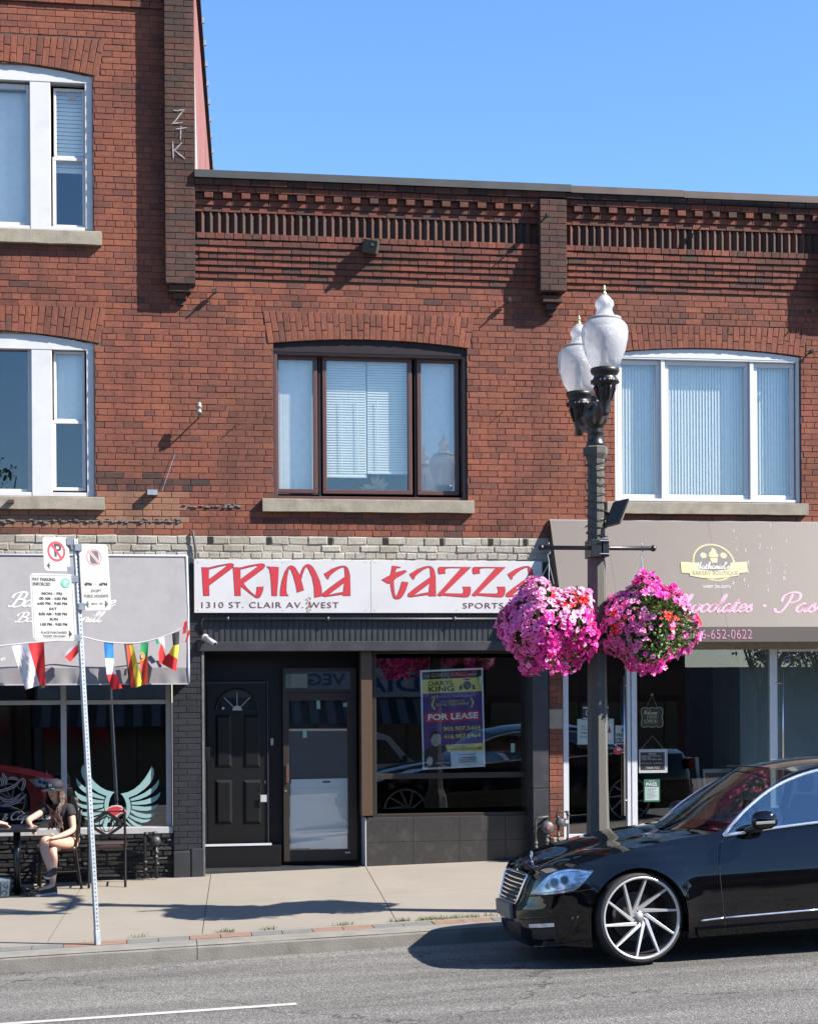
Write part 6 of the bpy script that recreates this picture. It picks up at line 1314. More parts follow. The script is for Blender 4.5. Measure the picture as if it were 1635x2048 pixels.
    for cl in range(5 if style == 0 else 5):                       # geranium heads, red
        if style == 0: d = Vector((r.uniform(-0.2, 0.95), -0.8, r.uniform(0.25, 0.7))).normalized() if cl < 5 else Vector((r.uniform(-1,-.3), -.8, r.uniform(-.3,.2))).normalized()
        else: d = Vector(((0.2,-0.95,0.1), (0.5,-0.9,0.0), (0.95,-0.4,0.1), (-0.9,-0.6,0.2), (-0.85,-0.6,-0.15), (0.5,-0.5,0.6))[cl]).normalized()
        for k in range(13):
            dd = (d + Vector((r.gauss(0,.09), r.gauss(0,.05), r.gauss(0,.07)))).normalized(); q = surf(dd)*1.04; p = Vector((c.x+dd.x*rx_*q, YBAR+dd.y*rx_*q, c.z+dd.z*rz_*q)); fl_.append((p, (dd+Vector((r.gauss(0,.3),r.gauss(0,.3),r.gauss(0,.3)))).normalized(), r.uniform(0.014, 0.02), 3))
    mb = MB()
    for k in range(12):
        a = r.uniform(-2.6, -0.5); p = Vector((c.x + cos(a)*rx_*r.uniform(.2,.85), YBAR + sin(a)*rx_*r.uniform(.3,.8), c.z - rz_*r.uniform(0.95, 1.16))); q0 = Vector((p.x*.5+c.x*.5, p.y*.5+YBAR*.5, c.z-rz_*.6)); mb.tube(catmull([q0, (q0+p)/2+Vector((0,-.02,-.02)), p], 3), 0.003, 4)
        for j in range(r.randint(1, 4)): fl_.append((p + Vector((r.gauss(0,.025), r.gauss(0,.02), j*0.035)), Vector((r.gauss(0,.5),-.6,r.gauss(-.2,.4))).normalized(), r.uniform(.02,.03), r.choice((0,1,2,4))))
    mb.build('stems', LEAF[1], t, kind='stuff')
    fl_.sort(key=lambda f: f[0].y - 0.3*f[2]); st = {}
    for i, (p, n_, s_, ci) in enumerate(fl_):
        rot = n_.to_track_quat('Z', 'Y').to_matrix() @ Matrix.Rotation(r.uniform(0, 6.28), 3, 'Z'); me = PM[ci][i % 3]
        if i < 180:
            o = bpy.data.objects.new('flower', me); C.objects.link(o); M = rot.to_4x4() @ Matrix.Diagonal((s_, s_, s_, 1)); M.translation = p; o.matrix_basis = M; o.parent = t; o.matrix_parent_inverse = t.matrix_basis.inverted()
        else:
            mb = st.setdefault(ci, MB())
            for pi_, pg in enumerate(me.polygons): pass
            n0 = len(mb.v); mb.v += [tuple(p + rot @ (v.co*s_)) for v in me.vertices]
            for pg in me.polygons: mb.f.append(tuple(n0+i_ for i_ in pg.vertices)); mb.mi.append(pg.material_index)
    for ci, mb in st.items(): mb.build('flowers', [PET[ci], THRO if ci != 3 else PET[3]], t, kind='stuff')
basket(1090, 1247, 1097, 3, 'hanging basket thick with magenta petunias left of the lamp post', 0.437, 0.415, 0)
basket(1292, 1247, 1283, 8, 'hanging basket with pink petunias and a green patch right of the lamp post', 0.418, 0.44, 1)

# ================================================================ PARKING SIGN POST
PY = -4.45; pb, pt_ = W(195, 1882, PY), W(150, 1078, PY); pb.z = zs(pb.x, PY)
spost = thing('sign_post', 'leaning perforated steel post carrying three parking signs', 'sign post', pb)
d = (pt_ - pb).normalized(); sx = Vector((1,0,0)); sx = (sx - d*sx.dot(d)).normalized(); sy = d.cross(sx); ang = R(28); a1 = sx*cos(ang)+sy*sin(ang); a2 = -sx*sin(ang)+sy*cos(ang); hw_ = 0.0205; Lp = (pt_-pb).length
mb = MB(); mb.obox(pb + d*Lp/2, a1*hw_, a2*hw_, d*Lp/2); mb.build('tube', STEEL, spost, bevel=0.003)
mb = MB(); mb.obox(pb + d*0.06, a1*0.0235, a2*0.0235, d*0.07); mb.build('base_sleeve', STEEL, spost, bevel=0.003)
mb = MB(); n = int(Lp/0.038)
for i in range(n):
    for nn, tt in ((-a2, a1), (-a1, a2)):
        p = pb + d*(0.06 + 0.038*i) + nn*(hw_+0.0007); mb.poly([[(0.0068*cos(2*pi*k/8), 0.0068*sin(2*pi*k/8)) for k in range(8)]], p, tt, d, 0.0, nn)
mb.build('punched_holes', BLACK, spost, kind='stuff')
SGN = mat('white reflective sheeting', (0.82,0.82,0.80), 0.5, var=0.02, k=0.36); RINGR = mat('sign red', (0.70,0.03,0.07), 0.5); MINT = mat('mint print', (0.16,0.62,0.42), 0.5)
FADR = mat('faded sign red', (0.72,0.30,0.36), 0.6, var=0.2)
def psign(lab, name, BL, BRt, TL, corner):
    t = thing(name, lab, 'sign', BL); return t, Card(t, BL, BRt, TL, 'plate', SGN, 0.003, corner)
def ringp(c, cx, cy, ro, ri, m, name, n=40): asp = c.ax.length/c.ay.length; c.fill([[(cx+ro*cos(2*pi*i/n), cy+ro*asp*sin(2*pi*i/n)) for i in range(n)], [(cx+ri*cos(2*pi*i/n), cy+ri*asp*sin(2*pi*i/n)) for i in range(n)]], m, name)
def arrow(c, x, y, s_, dirx, m):
    asp = c.ax.length/c.ay.length; c.fill([(x, y), (x+dirx*s_*0.9, y+s_*asp), (x+dirx*s_*0.72, y+s_*0.3*asp), (x+dirx*s_*1.0, y), (x+dirx*s_*0.72, y-s_*0.3*asp), (x+dirx*s_*0.9, y-s_*asp)][::-1 if dirx > 0 else 1], m, 'arrow')
t, c = psign('small square no-parking sign with a black arrow at the top of the post', 'no_parking_sign', W(89,1141.5,PY-0.17), W(141,1142.5,PY-0.02), W(84.5,1073,PY-0.17), 0.035)
ringp(c, .5, .575, .345, .265, RINGR, 'red_ring'); mb = MB(); text(mb, 'P', c.lay(), c.ax, c.ay, .42, .70, .42, .80, bold=0.02); mb.build('letter', BLACK, c.b); c.fill([(.265,.79),(.32,.84),(.735,.37),(.68,.32)], RINGR, 'red_slash'); arrow(c, .10, .16, .13, 1, BLACK)
t, c = psign('tall faded no-stopping sign on the right of the post', 'no_stopping_sign', W(165.5,1221,PY-0.03), W(223,1220.5,PY+0.10), W(157.5,1087.5,PY-0.03), 0.035)
ringp(c, .5, .80, .27, .225, FADR, 'faded_ring'); c.fill([(.36,.86),(.42,.895),(.60,.895),(.66,.86),(.66,.74),(.60,.705),(.42,.705),(.36,.74)][::-1][::-1], INK, 'octagon'); c.fill([(.28,.895),(.34,.925),(.73,.705),(.68,.675)], SGN, 'slash_edge'); c.fill([(.31,.893),(.335,.915),(.71,.705),(.685,.685)], FADR, 'faded_slash')
c.texts([('4PM',.10,.36,.37,.42,0.03),('-',.47,.52,.395,.402,0.03),('6PM',.62,.90,.37,.42,0.03)], BLACK, 'time_lettering'); c.texts([('EXCEPT',.33,.68,.275,.315,.015),('PUBLIC HOLIDAYS',.08,.92,.195,.24,.015),('MON - FRI',.32,.70,.085,.115,.015)], INK, 'small_lettering'); arrow(c, .10, .095, .13, 1, INK); arrow(c, .90, .095, .13, -1, INK)
t, c = psign('large pay-parking sign with a mint green badge low on the left of the post', 'pay_parking_sign', W(66.4,1281.5,PY-0.22), W(153.5,1281.5,PY-0.03), W(59,1146,PY-0.22), 0.04)
mb = MB(); o_ = c.lay(); bl = lambda x0,x1,y0,y1: [(x0,y0),(x1,y0),(x1,y1),(x0,y1)]; mb.poly([bl(.035,.965,.025,.975), bl(.045,.955,.032,.968)], o_, c.ax, c.ay); mb.build('border_line', INK_L, c.b)
c.texts([('PAY PARKING',.06,.58,.885,.935,0.03),('ENFORCED',.06,.46,.815,.865,0.03)], BLACK, 'heading'); c.texts([('MON - FRI',.25,.72,.68,.722,.03),('SAT',.40,.58,.455,.495,.03),('SUN',.40,.59,.30,.34,.03)], BLACK, 'day_lettering')
c.texts([(':00 AM - 4:00 PM',.18,.82,.605,.65,.02),('6:00 PM - 9:00 PM',.14,.82,.53,.575,.02),('8:00 AM - 9:00 PM',.16,.80,.375,.42,.02),('1:00 PM - 9:00 PM',.18,.80,.22,.265,.02)], BLACK, 'time_lettering'); c.texts([('PLACE PURCHASED',.19,.78,.105,.14,.015),('TICKET ON DASH',.23,.74,.05,.085,.015)], INK, 'small_lettering'); arrow(c, .90, .10, .085, -1, BLACK)
c.ell(.81,.865,.105,.072,MINT,'badge'); mb = MB(); text(mb, 'P', c.lay(), c.ax, c.ay, .77, .86, .83, .90, bold=0.04); mb.build('badge_letter', WHITEP, c.b)
mb = MB()
for px, py in ((140,1083),(142,1140),(157,1095),(164,1213),(150,1158),(155,1276)): p = W(px, py, PY-0.02); mb.obox(p, (0.03,0.0,0), (0,0.02,0), (0,0,0.03))
mb.build('bracket', STEEL, spost)

# ================================================================ STRING OF FLAGS
FY = -0.86; k8 = 400/1635; F_ = lambda l: [(x*k8, 1160+y*k8) for x, y in l]
FC = {n_: mat('flag '+n_, c_, 0.75, var=0.04, trans=0.3, k=0.72) for n_, c_ in dict(white=(0.74,0.73,0.78), red=(0.62,0.03,0.035), blue=(0.03,0.24,0.62), yellow=(0.80,0.66,0.06), green=(0.04,0.36,0.14), black=(0.05,0.045,0.05), orange=(0.72,0.09,0.04), grey=(0.42,0.43,0.50)).items()}
def flag(label, stripes, Y=FY, ph=0.0):
    allp = [p for s_ in stripes for p in s_[1]]; x0_ = min(p[0] for p in allp); y0_ = min(p[1] for p in allp); t = thing('flag', label, 'flag', W(*F_([allp[0]])[0], Y), group='national flags hung along the cafe awning')
    for cname, l in stripes:
        # subdivide so the cloth can wave
        n = 6; mb = MB(); a, b, c_, d_ = l if len(l) == 4 else l[:4]; vs = []
        for i in range(n+1):
            for j in range(n+1):
                u, v = i/n, j/n; x = (a[0]*(1-u)+b[0]*u)*(1-v) + (d_[0]*(1-u)+c_[0]*u)*v; y = (a[1]*(1-u)+b[1]*u)*(1-v) + (d_[1]*(1-u)+c_[1]*u)*v
                fall = min(1.0, max(0, (y-y0_)/200)); yy = Y - 0.05*fall*sin((x-x0_)*0.045+ph+(y-y0_)*0.006) ; vs.append(W(x*k8, 1160+y*k8, yy))
        mb.add(vs, [(i*(n+1)+j, i*(n+1)+j+1, (i+1)*(n+1)+j+1, (i+1)*(n+1)+j) for i in range(n) for j in range(n)]); mb.build('stripe', FC[cname], t, smooth=True)
    return t
flag('big white and red flag in front of the awning left of the sign post', [('white', [(95,540),(228,518),(325,862),(208,897)]), ('red', [(228,518),(360,508),(375,862),(325,862)])], FY-0.1)
flag('small red flag twisted behind the sign post', [('red', [(640,520),(648,585),(575,672),(527,630)]), ('grey', [(632,505),(640,522),(527,632),(514,612)])], FY)
flag('blue white and red flag right of the sign post', [('blue', [(848,512),(925,515),(930,640),(858,640)]), ('white', [(858,640),(930,640),(948,770),(872,772)]), ('red', [(872,772),(948,770),(1000,885),(910,898)])])
flag('red and yellow flag with a dark edge', [('black', [(1012,518),(1032,520),(1068,880),(1058,870)]), ('orange', [(1032,520),(1056,520),(1112,880),(1068,880)]), ('yellow', [(1056,520),(1085,520),(1165,858),(1112,880)])], FY, 1.0)
tp = flag('green and red flag with a round crest', [('green', [(1150,515),(1215,510),(1206,628),(1140,640)]), ('orange', [(1140,640),(1206,628),(1207,850),(1165,856)])], FY-0.02, 2.0)
for rr, mm, of in ((0.038, FC['yellow'], 0.07), (0.026, FC['orange'], 0.074), (0.018, FC['white'], 0.078)): p = W(*F_([(1162,625)])[0], FY-of); mb = MB(); mb.poly([[(rr*0.8*cos(2*pi*i/16), rr*1.3*sin(2*pi*i/16)) for i in range(16)]], p, (1,0,0), (0,0,1)); mb.build('crest', mm, tp)
flag('green white and red flag folded over itself', [('green', [(1270,490),(1290,482),(1302,520),(1280,526)]), ('white', [(1288,482),(1346,462),(1350,560),(1318,520)]), ('red', [(1318,510),(1362,640),(1300,685),(1294,600)])], FY-0.03, 0.4)
flag('black yellow and red flag at the right end of the string', [('black', [(1405,440),(1467,420),(1463,528),(1414,536)]), ('yellow', [(1414,536),(1463,528),(1450,645),(1378,602)]), ('red', [(1378,600),(1450,645),(1440,750),(1296,672)])], FY, 0.8)
mb = MB(); mb.tube(catmull([W(*p, FY) for p in F_([(-200,560),(0,540),(228,516),(360,506),(560,488),(640,468),(700,470),(820,500),(985,518),(1150,512),(1300,475),(1420,430),(1510,385)])], 4), [0.008]*49, 5); so = mb.build('flag_string', FC['white']); tag(so, 'white string that carries the flags along the awning', 'string')
mb = MB(); p = W(370, 1255, FY); mb.obox(p, (0.02,0,0.01), (0,0.01,0), (0.01,0,0.07)); mb.obox(p+Vector((0.03,0,-0.1)), (0.012,0,0.0), (0,0.006,0), (0.02,0,0.07)); mb.build('knot', FC['red'], so)

# ================================================================ WALL FIXTURES
def fixture(name, label, cat, p): return thing(name, label, cat, p)
t = fixture('security_camera', 'white bullet security camera under the conduit by the doors', 'camera', W(410, 1275, -0.07))
p = W(410, 1275, -0.06); mb = MB(); mb.lathe([(0.042,0),(0.042,0.02),(0.03,0.03)], (p.x, -0.055, p.z), 16, Matrix.Rotation(pi/2,3,'X')); mb.build('mount', ALUW, t, smooth=True)
q = W(430, 1288, -0.22); mb = MB(); mb.tube([(p.x+0.005, -0.10, p.z-0.005), q], 0.031, 14); mb.build('body', ALUW, t, smooth=True); mb = MB(); dd = (q-Vector((p.x,-0.1,p.z))).normalized(); mb.tube([q+dd*0.001, q+dd*0.004], 0.024, 12); mb.build('lens', BLACK, t)
GREYF = mat('weathered grey metal', (0.10,0.095,0.09), 0.6, 0.2, var=0.3, scale=25)
t = fixture('wall_lamp', 'square grey floodlight high on the middle facade', 'wall lamp', W(740, 505, -0.15))
p = W(741, 493, -0.15); mb = MB(); mb.obox(p, (0.085,-0.03,-0.02), (0.02,0.06,0.01), (0.01,-0.03,0.075)); mb.build('housing', GREYF, t, bevel=0.01); mb = MB(); mb.lathe([(0.02,0),(0.028,0.03),(0.02,0.06)], p + Vector((0.005,-0.06,-0.005)), 12, Matrix.Rotation(pi/2,3,'X')); mb.tube([p, (p.x, -0.02, p.z+0.0)], 0.02, 8); mb.build('knuckle', BLACK, t)
for nm, lb, px, py, dx in (('wall_bracket','small black bracket on the wall right of the tall pilaster',430,582,0.03), ('wall_bracket','small grey bracket on the wall left of the short pilaster',1017,600,0.02), ('wall_bracket','small black bracket at the right edge of the wall',1622,621,0.02), ('wall_bracket','small black bracket near the white window corner',1622,703,0.02), ('wall_bracket','grey bracket on top of the short pilaster',1094,430,0.03), ('wall_bracket','black bracket under the roof flashing on the right',1426,430,0.03)):
    off = -0.21 if px == 1094 else (-0.15 if px == 1426 else 0.0); t = fixture(nm, lb, 'bracket', W(px, py, -0.05+off)); p = W(px, py, -0.08+off); mb = MB(); mb.obox(p, (0.022,0,0.004), (0,0.03,0), (0.0,-0.008,0.026)); mb.build('plate', GREYF, t, bevel=0.004); mb = MB(); mb.tube([p, (p.x, off+0.03, p.z)], 0.01, 6); mb.tube([p, (p.x-dx, p.y-0.08, p.z-0.02)], 0.009, 6); mb.build('arm', GREYF, t)
t = fixture('insulator', 'old ceramic insulator on an iron pin between the windows', 'insulator', W(398, 828, -0.2)); p = W(398, 815, -0.2)
mb = MB(); mb.lathe([(0.02,-0.075),(0.032,-0.06),(0.034,-0.04),(0.022,-0.03),(0.022,-0.01),(0.036,0.0),(0.038,0.02),(0.026,0.03),(0.03,0.045),(0.02,0.06),(0,0.065)], p, 16); mb.build('ceramic', mat('glazed grey ceramic', (0.42,0.40,0.33), 0.3, var=0.2), t, smooth=True)
mb = MB(); mb.tube([(p.x, -0.2, p.z+0.06), (p.x, -0.2, p.z+0.085)], 0.01, 6); mb.tube([(p.x, -0.2, p.z-0.08), (p.x, -0.18, p.z-0.10), (p.x, 0.02, p.z-0.09)], 0.009, 6); mb.build('pin', GREYF, t)
for px, py, lb in ((470, 852, 'rusty nail sticking out of the wall left of the brown window'), (1003, 825, 'rusty nail sticking out of the wall right of the brown window')):
    p = W(px, py, 0); mb = MB(); mb.tube([(p.x, 0.01, p.z), (p.x, -0.09, p.z+0.005)], [0.006, 0.004], 5); o = mb.build('nail', mat('rusty iron', (0.10,0.05,0.035), 0.8, var=0.3), None); tag(o, lb, 'nail')
p = W(22, 1003, -0.1); mb = MB(); mb.obox(p, (0.035,0,0), (0,0.05,0), (0,0,0.018)); o = mb.build('wall_bracket', MT['rusty iron']); tag(o, 'rusty iron stub on the lower left stone sill', 'bracket')
mb = MB(); a, b = W(350, 908, -0.03), W(324, 982, -0.03); mb.tube([a, b], 0.0035, 4); p = W(305, 985, -0.05); mb.obox((p.x, -0.04, p.z), (0.06,0,0.0), (0,0.05,0), (0,0,0.03)); o = mb.build('cut_wire', STEEL); tag(o, 'cut wire hanging down to a bent bracket above the tan bricks', 'wire')
# bent grey tube standing in the joint of the two buildings
mb = MB(); mb.tube(catmull([W(385, 1062, -0.03), W(388, 1080, -0.035), W(391, 1100, -0.03), W(391, 1118, -0.03)], 4), 0.016, 5); o = mb.build('cable_stub', GREYF); tag(o, 'weathered cable stub where the two buildings meet above the white sign', 'cable')

# ---- gas meters
GPAINT = mat('grey meter paint', (0.13,0.14,0.15), 0.5, 0.2, var=0.2, scale=30); 
def pipe(mb, pts, r_=0.016): mb.tube(pts, r_, 8)
g = thing('gas_meter', 'round grey gas meter with a red centre by the bakery', 'gas meter', (W(1085,1720,-0.1).x, -0.12, zf(1.6))); Yg = -0.14
P_ = lambda px, py, y=Yg: W(px, py, y)
mb = MB(); pipe(mb, [P_(1095,1634,-0.02), P_(1095,1634), P_(1075,1636), P_(1071,1641), P_(1071,1690), (P_(1071,1690).x, Yg, zf(1.6)-0.05)]); 
for py in (1688, 1696, 1704): q = P_(1071, py); mb.lathe([(0.022,-0.012),(0.026,0),(0.022,0.03)], q, 8)
mb.build('pipe', GREYF, g, smooth=True)
q = P_(1093.5, 1655); mb = MB(); mb.lathe([(0.0,0.06),(0.06,0.055),(0.078,0.035),(0.08,0.0),(0.075,-0.03),(0.0,-0.05)], q, 24, Matrix.Rotation(pi/2,3,'X')); dsc = mb.build('regulator', GPAINT, g, smooth=True); mb = MB(); mb.lathe([(0.024,0.064),(0.022,0.072),(0,0.074)], q, 14, Matrix.Rotation(pi/2,3,'X')); mb.build('red_cap', mat('faded red cap', (0.55,0.10,0.09), 0.6), dsc)
mb = MB(); pipe(mb, [P_(1093,1667), (P_(1093,1667).x, Yg, zf(1.6)-0.05)], 0.022)
for py in (1672, 1683, 1697): q = P_(1093, py); mb.lathe([(0.03,-0.02),(0.034,0),(0.03,0.02)], q, 8)
mb.build('riser', GREYF, g, smooth=True)
g = thing('gas_meter', 'grey gas meter with twin pipes in front of the red brick pier', 'gas meter', (W(1116,1700,-0.1).x, -0.14, zf(1.8)))
mb = MB(); pipe(mb, [P_(1113,1634), P_(1113,1628), P_(1117,1624), P_(1135,1624), P_(1135,1690), (P_(1135,1690).x, Yg, zf(1.8)-0.05)], 0.015); pipe(mb, [P_(1116,1650), (P_(1116,1650).x, Yg, zf(1.8)-0.05)], 0.016)
for px, py in ((1133,1624),(1135,1629),(1135,1678),(1135,1686),(1116,1672),(1116,1680),(1115,1635)): mb.lathe([(0.02,-0.014),(0.025,0),(0.02,0.014)], P_(px, py), 8)
mb.build('pipe', GREYF, g, smooth=True)
q = P_(1119, 1645); mb = MB(); mb.lathe([(0.0,0.07),(0.045,0.06),(0.055,0.0),(0.045,-0.05),(0,-0.06)], q, 16, Matrix.Rotation(pi/2,3,'X')); mb.box(q.x+0.02, q.x+0.10, q.y-0.05, q.y+0.03, q.z-0.05, q.z+0.05); mb.build('meter_body', GPAINT, g, bevel=0.008)
mb = MB(); mb.box(q.x+0.055, q.x+0.095, q.y-0.056, q.y-0.051, q.z-0.01, q.z+0.03); mb.build('dial', WHITEP, g)
BP = mat('black painted pipe', (0.028,0.028,0.03), 0.5, var=0.2)
g = thing('gas_meter', 'black painted gas meter on two pipes below the cafe window', 'gas meter', (W(300,1755,-0.12).x, -0.12, zf(-3.1))); Yg = -0.12
mb = MB(); pipe(mb, [P_(290,1757), P_(290,1672), P_(294,1668), P_(307,1667), P_(311,1670)], 0.02); pipe(mb, [P_(312,1690), P_(313,1757)], 0.019)
for px, py in ((290,1725),(290,1740),(313,1705),(312,1715),(314,1728),(309,1667),(292,1668)): mb.lathe([(0.024,-0.02),(0.032,0),(0.024,0.02)], P_(px, py), 8)
mb.build('pipe', BP, g, smooth=True); q = P_(310, 1683); mb = MB(); mb.lathe([(0.0,0.05),(0.05,0.045),(0.068,0.02),(0.07,0.0),(0.06,-0.04),(0.0,-0.05)], q, 20, Matrix.Rotation(pi/2,3,'X')); mb.build('regulator', BP, g, smooth=True)

# ================================================================ CAFE TABLE, CHAIRS
FRM = mat('dark brown metal frame', (0.022,0.016,0.013), 0.4, 0.2, var=0.15); SEATM = mat('brown vinyl', (0.062,0.028,0.022), 0.35, var=0.12, scale=12)
def chair(label, bx, by, ang, zg):
    """metal cafe chair; local: back at y=0, seat towards +y, then turned"""
    t = thing('cafe_chair', label, 'chair', (bx, by, zg), 'cafe chairs on the pavement', (0, 0, ang)); w = 0.205; sh = 0.46
    for s_ in (-1, 1):
        mb = MB(); mb.tube(catmull([(s_*w, -0.06, 0), (s_*w, 0.0, sh-0.03), (s_*w, -0.01, sh+0.1), (s_*w*0.98, -0.06, 0.90)], 4), 0.0145, 8); mb.build('back_leg', FRM, t, smooth=True, local=True)
        mb = MB(); mb.tube([(s_*w*0.95, 0.40, 0), (s_*w*0.95, 0.385, sh-0.03)], 0.0135, 8); mb.build('front_leg', FRM, t, smooth=True, local=True)
        mb = MB(); mb.tube([(s_*w, -0.03, 0.2), (s_*w*0.95, 0.39, 0.2)], 0.009, 6); mb.build('stretcher', FRM, t, local=True)
    mb = MB(); mb.tube([(-w*.95, 0.392, 0.24), (w*.95, 0.392, 0.24)], 0.009, 6); mb.build('stretcher', FRM, t, local=True)
    mb = MB(); mb.box(-w-0.02, w+0.02, 0.0, 0.43, sh-0.03, sh+0.028); mb.build('seat', SEATM, t, bevel=0.022, local=True)
    mb = MB(); yb = -0.05
    for z_ in (0.58, 0.87): mb.tube([(-w, yb+0.02*(0.87-z_)/0.3, z_), (w, yb+0.02*(0.87-z_)/0.3, z_)], 0.009, 6)
    dz = 0.725; 
    for a, b in (((-w*.98,dz),(0,dz+.135)), ((0,dz+.135),(w*.98,dz)), ((w*.98,dz),(0,dz-.135)), ((0,dz-.135),(-w*.98,dz))): v = Vector((b[0]-a[0],0,b[1]-a[1])); nn = Vector((-v.z,0,v.x)).normalized()*0.017; mb.obox(((a[0]+b[0])/2, yb, (a[1]+b[1])/2), v/2, (0,0.006,0), nn)
    mb.tube([(0.085*cos(2*pi*i/20), yb, dz+0.085*sin(2*pi*i/20)) for i in range(21)], 0.006, 5, cap=False); mb.tube(catmull([(-0.02,yb,dz-.08),(-.05,yb,dz),(-.01,yb,dz+.08)],4), 0.005, 5); mb.tube(catmull([(0.02,yb,dz-.08),(.04,yb,dz),(.08,yb,dz+.05)],4), 0.005, 5); mb.build('backrest', FRM, t, local=True)
    return t
cx2 = (W(183, 1770, -0.66).x + W(245, 1772, -0.66).x)/2
chair('empty brown cafe chair with a diamond back right of the seated woman', cx2, -0.60, 0.0, zs(cx2, -0.60))
wx = W(150, 1770, -0.4).x; chair('brown cafe chair the woman in the black cap sits on', wx, -0.44, R(97), zs(wx, -0.44))
tt_ = thing('cafe_table', 'black square pedestal cafe table at the left edge', 'table', (W(30,1780,-0.85).x, -0.85, zs(-4.7, -0.85)))
tx_ = W(34, 1700, -0.85).x; tzt = W(40, 1654, -0.85).z; tzg = zs(tx_, -0.85); TBL = mat('black laminate', (0.02,0.02,0.022), 0.25, var=0.1)
mb = MB(); mb.box(tx_-0.42, W(77, 1655, -0.85).x, -1.17, -0.53, tzt-0.035, tzt); mb.build('table_top', TBL, tt_, bevel=0.006); mb = MB(); mb.tube([(tx_, -0.85, tzg), (tx_, -0.85, tzt-0.03)], 0.04, 14); mb.build('pedestal', TBL, tt_, smooth=True)
for a in (0.6, 2.2, 3.7, 5.3): mb = MB(); mb.tube([(tx_, -0.85, tzg+0.06), (tx_+0.27*cos(a), -0.85+0.27*sin(a), tzg+0.025)], [0.03, 0.018], 8); mb.lathe([(0.02,-0.02),(0.028,0),(0.02,0.03)], (tx_+0.27*cos(a), -0.85+0.27*sin(a), tzg+0.022), 10); mb.build('foot', TBL, tt_, smooth=True)
bagx = W(8, 1770, -0.95).x; bz = zs(bagx, -0.95); bag = thing('carrier_bag', 'blue and grey patterned bag on the pavement at the left edge', 'bag', (bagx, -0.95, bz)); BAGB = mat('pale blue bag', (0.20,0.28,0.36), 0.6, var=0.2, scale=12); BAGD = mat('charcoal bag', (0.045,0.055,0.065), 0.6)
xr_ = W(22, 1770, -0.95).x; mb = MB(); mb.hexa([(xr_-0.42,-1.05,bz),(xr_-0.02,-1.05,bz),(xr_-0.02,-0.85,bz),(xr_-0.42,-0.85,bz),(xr_-0.43,-1.08,bz+0.2),(xr_,-1.08,bz+0.2),(xr_,-0.83,bz+0.2),(xr_-0.43,-0.83,bz+0.2)]); mb.build('body', BAGB, bag, bevel=0.012); mb = MB(); mb.add([(xr_-0.42,-1.067,bz+0.02),(xr_-0.1,-1.067,bz+0.02),(xr_-0.09,-1.086,bz+0.17),(xr_-0.42,-1.086,bz+0.17)],[(0,1,2,3)]); mb.build('dark_panel', BAGD, bag)
mb = MB(); BPn = Plane((xr_-0.09,-1.075,bz), (1,0,0), (0,-0.1,1))
for l in ([(.03,.02),(.06,.05),(.03,.08),(.0,.06),(.02,.04)], [(.05,.17),(.02,.14),(.05,.11),(.07,.13),(.05,.145)]): ribbon(mb, l, BPn.at(0.008), BPn.ax, BPn.ay, 0.006, 0.012)
mb.build('swirl', BLACK, bag)
# ================================================================ PEOPLE AT THE CAFE TABLE
kz = 0.17125
def Z(zx, zy, Y): return W(zx*kz, 1530 + zy*kz, Y)
SKIN = mat('skin', (0.52,0.30,0.21), 0.5, var=0.05, scale=12, k=0.75); HAIRM = mat('brown hair', (0.075,0.026,0.015), 0.4, var=0.35, scale=40); TSH = mat('black cotton', (0.012,0.012,0.014), 0.85, var=0.2); CAPM = mat('navy cap cloth', (0.012,0.014,0.03), 0.8, var=0.1); SOLE = mat('white rubber sole', (0.62,0.62,0.6), 0.6); SHOE = mat('black canvas shoe', (0.018,0.018,0.02), 0.75); LIP = mat('lips', (0.38,0.11,0.10), 0.5); EYED = mat('dark brow and lashes', (0.04,0.02,0.015), 0.6); NAIL = mat('nail polish', (0.55,0.12,0.14), 0.3)
def hand(nodes_, edges_, pre, wrist, palm, fdir, spread, thumbdir, L=0.085):
    """palm and five fingers of unequal length, bent at the knuckle"""
    fdir = fdir.normalized(); spread = spread.normalized(); drop = Vector((0,0,-1))
    nodes_[pre+'palm'] = (palm, 0.024, 0.018); edges_.append((wrist, pre+'palm'))
    nodes_[pre+'kn'] = (palm + fdir*0.032, 0.024, 0.014); edges_.append((pre+'palm', pre+'kn'))
    for i, (o, l) in enumerate(((-1.0, 0.80), (-0.34, 0.98), (0.34, 0.94), (1.0, 0.74))):
        b = palm + fdir*0.045 + spread*0.0165*o; m_ = b + fdir*L*l*0.5 + drop*0.006; e = m_ + (fdir*0.8 + drop*0.55).normalized()*L*l*0.45
        for k, p, r_ in (('a', b, 0.0088), ('b', m_, 0.0082), ('c', e, 0.0068)): nodes_[f'{pre}f{i}{k}'] = (p, r_)
        edges_ += [(pre+'kn', f'{pre}f{i}a'), (f'{pre}f{i}a', f'{pre}f{i}b'), (f'{pre}f{i}b', f'{pre}f{i}c')]
    b = palm + thumbdir.normalized()*0.03; e = b + (thumbdir.normalized()*0.6 + fdir*0.8).normalized()*0.045
    nodes_[pre+'ta'] = (b, 0.0105); nodes_[pre+'tb'] = (e, 0.0085); edges_ += [(pre+'palm', pre+'ta'), (pre+'ta', pre+'tb')]
